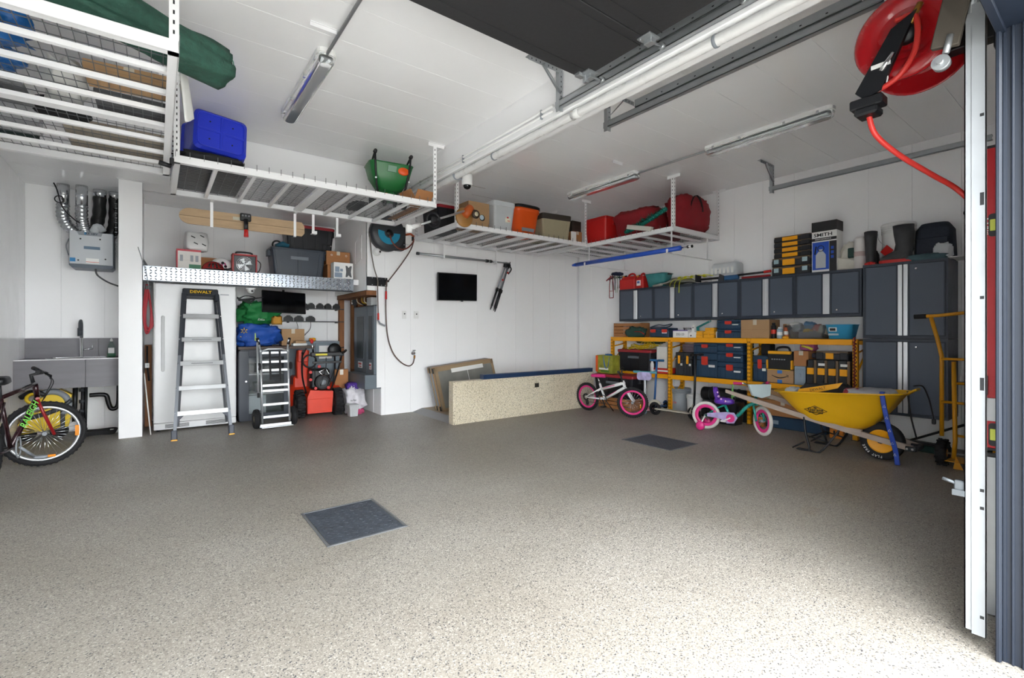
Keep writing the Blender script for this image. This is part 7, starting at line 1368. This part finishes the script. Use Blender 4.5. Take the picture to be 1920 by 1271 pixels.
o = text('RALEIGH', .075, LIME, t, (0, 0, 0), bold=.001); d_ = (Vector(ax(*hl))-Vector(ax(*bb_))).normalized(); nrm = Vector((.55, -.83, 0)); nrm = (nrm-d_*nrm.dot(d_)).normalized(); yv = nrm.cross(d_); c_ = Vector(ax(*bb_)).lerp(Vector(ax(*hl)), .62)+nrm*.022
o.matrix_local = Matrix.Translation(c_) @ Matrix((d_, yv, nrm)).transposed().to_4x4()
# ================================================================ scooters
def scooter(label, loc, rz, h_, stem, deck, wh, r_, bar, shield=None, L=.55, barw=.36, lean=6):
    t = T('kick_scooter', label, 'scooter', loc, rz); b = B(); lx = -math.tan(R(lean))*(h_-.1)
    b.tube([(0, 0, r_+.04), (lx, 0, h_)], .016, 10); part('stem', b, stem, t)
    b = B(); b.cyl((lx, -barw/2, h_), (lx, barw/2, h_), .014, n=10); hb = part('handlebar', b, bar, t)
    for s_ in (-1, 1): b = B(); b.cyl((lx, s_*(barw/2-.09), h_), (lx, s_*(barw/2+.01), h_), .019, n=10); part('grip', b, bar, hb)
    b = B(); b.bb(-L, -.055, r_*.9, -.05, .055, r_*.9+.02, .006); b.tube([(-.07, 0, r_*.9), (0, 0, r_+.14)], .016, 8); part('deck', b, deck, t)
    for x in (0, -L-.02):
        b = B(); b.lathe([(r_*.55, -.013), (r_*.9, -.015), (r_, 0), (r_*.9, .015), (r_*.55, .013)], 24, (x, 0, r_), 'Y'); w_ = part('wheel', b, wh, t); b = B(); b.lathe([(0, -.012), (r_*.25, -.014), (r_*.25, .014), (0, .012)], 12, (x, 0, r_), 'Y')
        for k in range(5): a = 2*PI*k/5; b.tube([(x, 0, r_), (x+r_*.6*math.cos(a), 0, r_+r_*.6*math.sin(a))], .008, 5)
        part('hub', b, stem, w_)
    b = B()
    for s_ in (-1, 1): b.tube([(0, s_*.022, r_), (0, s_*.022, r_+r_*.9), (0, 0, r_*2+.02)], .009, 6)
    part('fork', b, stem, t); b = B(); b.ring((-L-.02, 0, r_), r_+.012, .008, 'Y', 12, 6, flat=(1, 3), a0=40, a1=150); part('rear_fender', b, deck, t)
    if shield: b = B(); b.tub([(0, .22, .12), (.03, .22, .12)], .04, 4); b.v = [(lx+.015+z, x, h_-.06+y) for x, y, z in b.v]; part('front_pouch', b, shield, t)
    return t
scooter('small blue scooter with a plain T-bar behind the pink one', (6.30, 4.64, 0), 184, .80, mt('scooter_blue', '2A5E9E', .4), mt('deck_blue', '244E82', .5), BLACKR, .055, mt('scooter_blue2', '2A6A9E', .45), L=.30, barw=.22)
scooter('pale toddler scooter with a pastel front pouch', (5.96, 4.56, 0), 197, .64, mt('scooter_pale', 'D5DADF', .35), mt('deck_pink', 'D89AA6', .5), mt('pale_blue_wheel', '8FA8C4', .5), .052, mt('aqua_grip', '5FA9B8', .45), mt('pastel_print', 'B0A6D6', .5, var=.4, scale=14), L=.26, barw=.34, lean=0)
scooter('black folding scooter with large wheels beside the shelf post', (6.06, 3.80, 0), -86, .93, BLACK, mt('deck_pale', 'B9B3A5', .4, var=.05), BLACKR, .10, BLACK, L=.60, barw=.36, lean=-2)
# ================================================================ wheelbarrow
WBY = mt('barrow_yellow', 'DDA916', .42, var=.04); ASH = mt('bare_ash_wood', 'A5958A', .65, var=.12, scale=6, stretch=(8, 1, 8)); BST = mt('black_steel', '1C1E22', .4, metal=.3, var=.05)
t = T('wheelbarrow', 'yellow wheelbarrow with bare wooden handles in front of the shelving', 'wheelbarrow', (5.70, 0, 0))
b = B()
def wr_(z0, z1, y0, y1, w0, w1, n=6):
    L = []
    for x, y in rr(1, 1, .28, n):
        v = (y+.5); yy = y1+(y0-y1)*v; zz = z1+(z0-z1)*v; ww = w1+(w0-w1)*v; L.append((x*ww, yy, zz))
    return L
rings = [wr_(.300, .285, 2.10, 1.66, .38, .30), wr_(.34, .34, 2.20, 1.58, .44, .36), wr_(.46, .50, 2.32, 1.46, .56, .48), wr_(.585, .655, 2.44, 1.36, .66, .56), wr_(.60, .672, 2.47, 1.33, .70, .60), wr_(.60, .672, 2.44, 1.355, .655, .555), wr_(.46, .50, 2.31, 1.47, .545, .465), wr_(.345, .345, 2.18, 1.60, .42, .34), wr_(.312, .30, 2.08, 1.68, .36, .28)]
b.loft(rings); tubp = part('tub', b, WBY, t)
b = B(); b.tube(wr_(.600, .672, 2.47, 1.33, .70, .60), .009, 6, True); part('tub_rim', b, WBY, tubp)
b = B(); b.tube([(0, 1.34, .66), (0, 1.29, .70), (0, 1.26, .715)], .03, 8, flat=(2.2, .4)); part('pour_lip', b, WBY, tubp)
for s_ in (-1, 1):
    b = B(); P_ = [(s_*.24, 3.0, .545), (s_*.235, 2.7, .475), (s_*.16, 1.8, .272), (s_*.085, 1.28, .165)]
    b.loft([[(p[0]+dx*(.9 if i else .7), p[1], p[2]+dz*(1 if i else .7)) for dx, dz in ((-.02, -.026), (.02, -.026), (.02, .026), (-.02, .026))] for i, p in enumerate(P_)], smooth=False); part('handle', b, ASH, t)
    b = B(); b.tube(sp([(s_*.20, 2.16, .35), (s_*.21, 2.14, .18), (s_*.23, 2.10, .012), (s_*.23, 2.22, .012), (s_*.23, 2.10, .012), (s_*.23, 2.0, .012), (s_*.19, 1.90, .16), (s_*.165, 1.84, .27)], 4), .011, 8); b.tube([(s_*.21, 2.14, .16), (s_*.20, 1.93, .12)], .007, 6); b.tube([(s_*.235, 2.26, .012), (s_*.21, 2.15, .09)], .009, 6); part('leg', b, BST, t)
    b = B(); b.bb(s_*.09-.035, 1.25, .145, s_*.09+.035, 1.33, .19, .004); e = part('nose_plate', b, BST, t)
    for yy in (1.275, 1.315): b = B(); b.cyl((s_*.09-.036, yy, .166), (s_*.09-.042, yy, .166), .010, n=10); part('bolt', b, CHROME, e)
    b = B(); b.prism([(1.66, .245), (2.1, .34), (2.1, .305), (1.66, .29)], s_*.15-.02, s_*.15+.02, 'X'); part('wedge', b, ASH, t)
b = B(); b.tube([(-.22, 2.10, .15), (.22, 2.10, .15)], .008, 6); b.bb(-.10, 1.24, .15, .10, 1.27, .185, .003); part('brace', b, BST, t)
b = B(); b.lathe([(.10, -.045), (.15, -.052), (.176, -.04), (.184, 0), (.176, .04), (.15, .052), (.10, .045)], 36, (0, 1.535, .184), 'X'); w_ = part('tyre', b, BLACKR, t); b = B(); b.lathe([(.0, -.03), (.06, -.034), (.10, -.046), (.116, -.047), (.116, .047), (.10, .046), (.06, .034), (0, .03)], 30, (0, 1.535, .184), 'X'); part('rim', b, YEL, w_); b = B(); b.cyl((-.10, 1.535, .184), (.10, 1.535, .184), .012, n=10); b.cyl((-.05, 1.535, .184), (-.035, 1.535, .184), .024, n=12); part('axle', b, BST, t)
def tyretext(s, rad, a0, da):
    for k, ch in enumerate(s):
        if ch == ' ': continue
        a = R(a0+da*k); o = text(ch, .030, PAPER, w_, (-.051, 1.535-rad*math.cos(a), .184+rad*math.sin(a)), name='tyre_letter', bold=.0008); n_ = Vector((-1, 0, 0)); up_ = Vector((0, -math.cos(a), math.sin(a))); xx = up_.cross(n_); o.matrix_local = Matrix.Translation(o.location) @ Matrix((xx, up_, n_)).transposed().to_4x4()
tyretext('FLAT FREE', .150, -88, -8.5)
lg = Vector((-.281, 2.02, .445)); nrm = Vector((-.93, .0, -.37)); dx_ = Vector((0, -1, 0)); up_ = nrm.cross(dx_)*1.0; up_ = Vector((-.37, 0, .93)); LM = Matrix.Translation(lg) @ Matrix((dx_, up_, dx_.cross(up_))).transposed().to_4x4()
b = B(); b.tube([(-.105, 0, .0), (0, .05, .0), (.105, 0, .0), (0, -.05, .0)], .0035, 5, True); b.sph((.0, .028, .0), (.018, .008, .002), 8, 5); o = part('logo_diamond', b, INK, t); o.matrix_local = LM
for s, y, sz in (('Garant', .006, .045), ('ESSENTIALS', -.024, .022)):
    o = text(s, sz, INK, t, (0, 0, 0), name='logo_lettering', bold=.0008, sx=1.15); o.matrix_local = LM @ Matrix.Translation((0, y, .002)) @ Matrix.Scale(1.15, 4, (1, 0, 0))
# load
t = T('contractor_bag', 'black and yellow tool bag lying in the wheelbarrow', 'bag', (5.76, 2.10, .47), 4); b = B(); b.blob((0, 0, .10), (.13, .20, .12), 151, .2, 1.8, 24, 14, .6); part('bag_body', b, MATS['black_nylon'], t); b = B(); b.prism([(.20, .07), (-.20, .20), (-.24, .26), (.16, .16)], -.155, -.13, 'X'); part('yellow_panel', b, YBX, t); b = B(); b.blob((0, -.20, .17), (.06, .07, .06), 152, .3, 2.5); part('side_pouch', b, BLACKR, t)
o = text('DEWALT', .038, INK, t, (-.157, -.02, .175), rot=(90, 0, -90)); o.rotation_euler = (R(90), R(-16), R(-90))
t = T('fertiliser_bag', 'silver and red fertiliser sack in the front of the wheelbarrow', 'sack', (5.70, 1.62, .56), 0); b = B(); b.blob((0, 0, .06), (.22, .20, .07), 155, .2, 2, 24, 14, .6); part('sack_body', b, mt('silver_sack', 'B9B9BC', .35, var=.15, bump=.3, bscale=10), t); b = B(); b.blob((-.10, .12, .07), (.10, .08, .055), 156, .2, 2); part('red_print', b, mt('red_sack_print', 'A63244', .5, var=.3), t)
b = B(); b.blob((0, 0, .05), (.06, .07, .06), 158, .3, 3); one('clear_bag', b, CLEARP, 'small clear bag at the handle end of the wheelbarrow', 'bag', (5.72, 2.36, .52))
t = T('blue_strap', 'blue printed strap hanging from the wheelbarrow to the floor', 'strap', (0, 0, 0)); b = B(); b.tube(sp([(5.50, 1.475, .68), (5.43, 1.465, .665), (5.445, 1.43, .42), (5.50, 1.385, .16), (5.515, 1.37, .012)], 5), .020, 8, flat=(1, .22)); part('webbing', b, mt('strap_blue', '2B49A8', .5, var=.1), t)
for u in (.12, .3, .5, .7, .88): b = B(); c = V(5.425, 1.455, .62).lerp(V(5.513, 1.372, .03), u); b.tube([(c.x-.022, c.y+.010, c.z), (c.x-.022, c.y-.010, c.z), (c.x-.022, c.y, c.z+.022)], .002, 4, True); part('print', b, PAPER, t)
t = T('power_cable', 'black power cable dangling from the wheelbarrow front', 'cable'); b = B(); b.tube(sp([(5.72, 1.30, .74), (5.80, 1.25, .735), (5.86, 1.22, .62), (5.88, 1.20, .50), (5.90, 1.19, .42)], 6), .006, 6); part('lead', b, BLACK, t); b = B(); b.bb(5.885, 1.175, .375, 5.915, 1.205, .425, .006); part('plug', b, BLACK, t); b = B(); b.tube(sp([(5.78, 1.36, .68), (5.80, 1.34, .45), (5.83, 1.30, .22)], 5), .007, 6); part('hanging_end', b, BLACK, t)
# ================================================================ yellow hand truck near the door
t = T('hand_truck', 'yellow steel hand truck with knobbly tyres beside the lockers', 'hand truck', (5.88, 1.13, 0), rot=(0, 0, -92)); YT = mt('truck_yellow', 'C98A10', .42, var=.06)
b = B(); b.tube([(0, 0, .28), (0, 0, 1.02), (-.03, 0, 1.18), (-.08, 0, 1.40)], .017, 10); b.tube([(.42, 0, .28), (.42, 0, 1.02), (.40, 0, 1.18), (.36, 0, 1.40)], .017, 10); part('upper_frame', b, YT, t)
b = B(); b.tube([(-.14, -.01, 1.40), (-.02, 0, 1.405), (.20, 0, 1.43), (.42, 0, 1.43)], .016, 10); h = part('handle', b, YT, t); b = B(); b.cyl((-.20, -.013, 1.397), (-.11, -.008, 1.40), .022, n=12); part('grip', b, BLACK, h)
b = B(); b.tube([(.09, -.03, .09), (.10, -.03, .25), (.09, -.03, .98)], .017, 10); b.tube([(.36, -.03, .09), (.36, -.03, .98)], .017, 10); part('lower_frame', b, YT, t)
for z, x0 in ((1.0, 0), (.78, .09), (.60, 0), (.30, .09)): b = B(); b.cyl((x0, -.015, z), (.42, -.015, z), .012, n=8); part('crossbar', b, YT, t)
b = B(); b.bb(.0, -.06, .06, .42, .20, .066, .002); b.prism([(.09, .0), (.16, .0), (.11, .12)], -.05, -.045, 'Y'); part('toe_plate', b, YT, t)
for x in (.0, .42): b = B(); b.lathe([(.04, -.034), (.09, -.04), (.118, -.028), (.122, 0), (.118, .028), (.09, .04), (.04, .034)], 26, (x, .03, .122), 'X'); w_ = part('tyre', b, BLACKR, t); b = B(); b.lathe([(0, -.03), (.045, -.03), (.05, 0), (.045, .03), (0, .03)], 16, (x, .03, .122), 'X'); part('hub', b, YT, w_); b = B(); [b.box(x+(.02 if k % 2 else -.02), .03+.119*math.cos(2*PI*k/26), .122+.119*math.sin(2*PI*k/26), .03, .014, .016, .002, (math.degrees(2*PI*k/26)+90, 0, 0)) for k in range(26)]; b.v = [(x_, y_, max(0, z_)) for x_, y_, z_ in b.v]; part('tread', b, BLACKR, w_, kind='stuff')
b = B(); b.cyl((.0, .03, .122), (.42, .03, .122), .010, n=8); part('axle', b, GALV, t)
t = T('push_broom', 'dark green push broom lying on the floor by the locker', 'broom', (6.45, 1.50, 0), -8); b = B(); b.bb(-.05, -.28, .0, .05, .28, .07, .01); part('bristles', b, mt('dark_green_bristle', '12352F', .85, var=.2), t); b = B(); b.bb(-.035, -.28, .07, .035, .28, .10, .006); part('block', b, BLACK, t); b = B(); b.tube([(0, 0, .09), (.08, -.42, .32)], .012, 8); part('handle', b, BLACK, t)
t = T('folded_cart', 'dark folded cart with wire baskets behind the yellow hand truck', 'cart', (6.45, .80, 0)); b = B(); b.tube(sp([(-.10, .15, .3), (-.10, .10, .95), (-.04, .0, 1.16), (.1, -.1, 1.20)], 5), .014, 8); b.tube([(.15, .1, .1), (.15, .0, 1.1)], .014, 8); part('frame', b, BLACK, t); b = B()
for k in range(10): b.ring((.0, .05, .55+.055*k), .10, .004, 'Z', 18, 4)
for k in range(10): a = 2*PI*k/10; b.cyl((.10*math.cos(a), .05+.10*math.sin(a), .55), (.10*math.cos(a), .05+.10*math.sin(a), 1.05), .003, n=4)
part('wire_basket', b, GALV, t, kind='stuff'); b = B(); b.bb(-.10, -.05, .10, .20, .18, .42, .02); part('green_canister', b, mt('deep_green_can', '17402F', .4), t); b = B(); b.bb(-.12, -.08, .0, .22, .2, .10, .01); part('base', b, BLACK, t)
b = B(); b.bb(6.80, 1.04, .52, 6.845, 1.10, 1.0, .01); one('black_tool', b, BLACK, 'flat black tool hanging on the wall behind the locker corner', 'tool')
# ================================================================ red hose reel and level at the door post
RREEL = mt('reel_red', 'A3121A', .25, var=.05, coat=.4)
t = T('hose_reel', 'large red steel hose reel fixed above the door post', 'hose reel', (3.10, .70, 2.73), rot=(0, 0, 0))
for x, pr in ((-.12, -1), (.10, 1)): b = B(); b.lathe([(.06, pr*.004), (.11, pr*.0), (.13, pr*.03), (.205, pr*.035), (.222, pr*.015), (.222, pr*.005), (.20, pr*.022), (.125, pr*.018), (.06, -pr*.006)], 40, (x, 0, 0), 'X', cap=False); part('flange', b, RREEL, t)
b = B(); b.lathe([(.115, -.12), (.115, .10)], 32, (0, 0, 0), 'X'); part('drum', b, RREEL, t)
b = B(); b.lathe([(.0, -.165), (.05, -.16), (.055, -.12), (0, -.12)], 20, (0, 0, 0), 'X'); hb = part('hub', b, BLACK, t); b = B(); b.cyl((-.17, -.02, .02), (-.17, -.06, .10), .014, n=10); part('swivel', b, mt('brass_fitting', 'A9853F', .3, metal=.8), hb)
b = B(); b.prism([(-.05, .07), (.05, .02), (.20, -.24), (.16, -.285), (.09, -.26)], -.19, -.165, 'X'); a = part('guide_arm', b, BST, t); b = B(); b.bb(-.21, .08, -.33, -.12, .22, -.28, .006); b.bb(-.215, .10, -.37, -.11, .20, -.33, .01); part('roller_guide', b, BLACK, a); b = B(); b.cyl((-.19, .04, -.10), (-.19, .09, -.17), .012, n=8); part('fitting', b, CHROME, a); b = B(); b.bb(-.195, .05, -.15, -.185, .13, -.13); part('sticker', b, PAPER, a); b = B(); b.ring((-.178, .12, -.21), .055, .004, 'X', 16, 5); part('zip_tie', b, WHITEP, a)
b = B(); b.bb(.02, -.30, -.10, .10, -.0, .10, .004); b.bb(.0, -.298, -.16, .12, -.285, .16, .003); part('wall_bracket', b, BST, t)
b = B(); b.tube(sp([(2.945, .74, 2.80), (2.93, .66, 2.78), (2.92, .655, 2.62), (2.92, .72, 2.51), (2.935, .82, 2.47), (2.95, .84, 2.42)], 6)+sp([(2.95, .85, 2.36), (2.98, .83, 2.27), (3.08, .76, 2.17), (3.22, .66, 2.07), (3.34, .57, 1.98), (3.33, .47, 1.80), (3.24, .40, 1.5), (3.12, .375, 1.2)], 6), .013, 10); one('red_hose', b, mt('bright_red_hose', 'C2302A', .4, var=.03), 'bright red hose leaving the red reel and sagging to the right', 'hose')
LVR = mt('level_red', 'B01722', .3, var=.03)
t = T('spirit_level', 'long red box spirit level hung on the door post', 'spirit level', (2.95, .364, .74)); b = B(); b.bb(-.012, 0, .0, .012, .055, 1.32, .002); part('box_section', b, LVR, t)
for z in (.06, .98): b = B(); b.tub([(0, .03, .10), (.004, .03, .10)], .012, 4); b.v = [(-.012-z_, .03+x_, z+y_) for x_, y_, z_ in b.v]; v_ = part('vial_frame', b, BLACK, t); b = B(); b.bb(-.019, .02, z-.025, -.014, .04, z+.025, .002); part('vial', b, mt('vial_green', 'C9D25A', .2), v_)
text('MAXX', .028, PAPER, t, (-.0128, .047, .98), rot=(90, -90, -90))
for z in (-.012, 1.32): b = B(); b.bb(-.013, -.0, z, .013, .056, z+.012, .002); part('end_cap', b, BLACK, t)
b = B(); b.bb(2.925, .360, .86, 2.935, .432, .96, .002); t = T('level_hanger', 'pale hanger strap holding the red level', 'hanger'); part('strap', b, HG, t); b = B(); b.bb(2.92, .41, .97, 2.937, .43, 1.06, .004); part('black_clip', b, BLACK, t)
b = B(); b.bb(2.94, .362, .004, 2.965, .42, .70, .002); t = T('aluminium_level', 'silver aluminium straightedge below the red level', 'level'); part('bar', b, GALV, t); b = B(); b.bb(2.938, .36, .70, 2.967, .422, .715, .002); part('end_cap', b, BLACK, t)
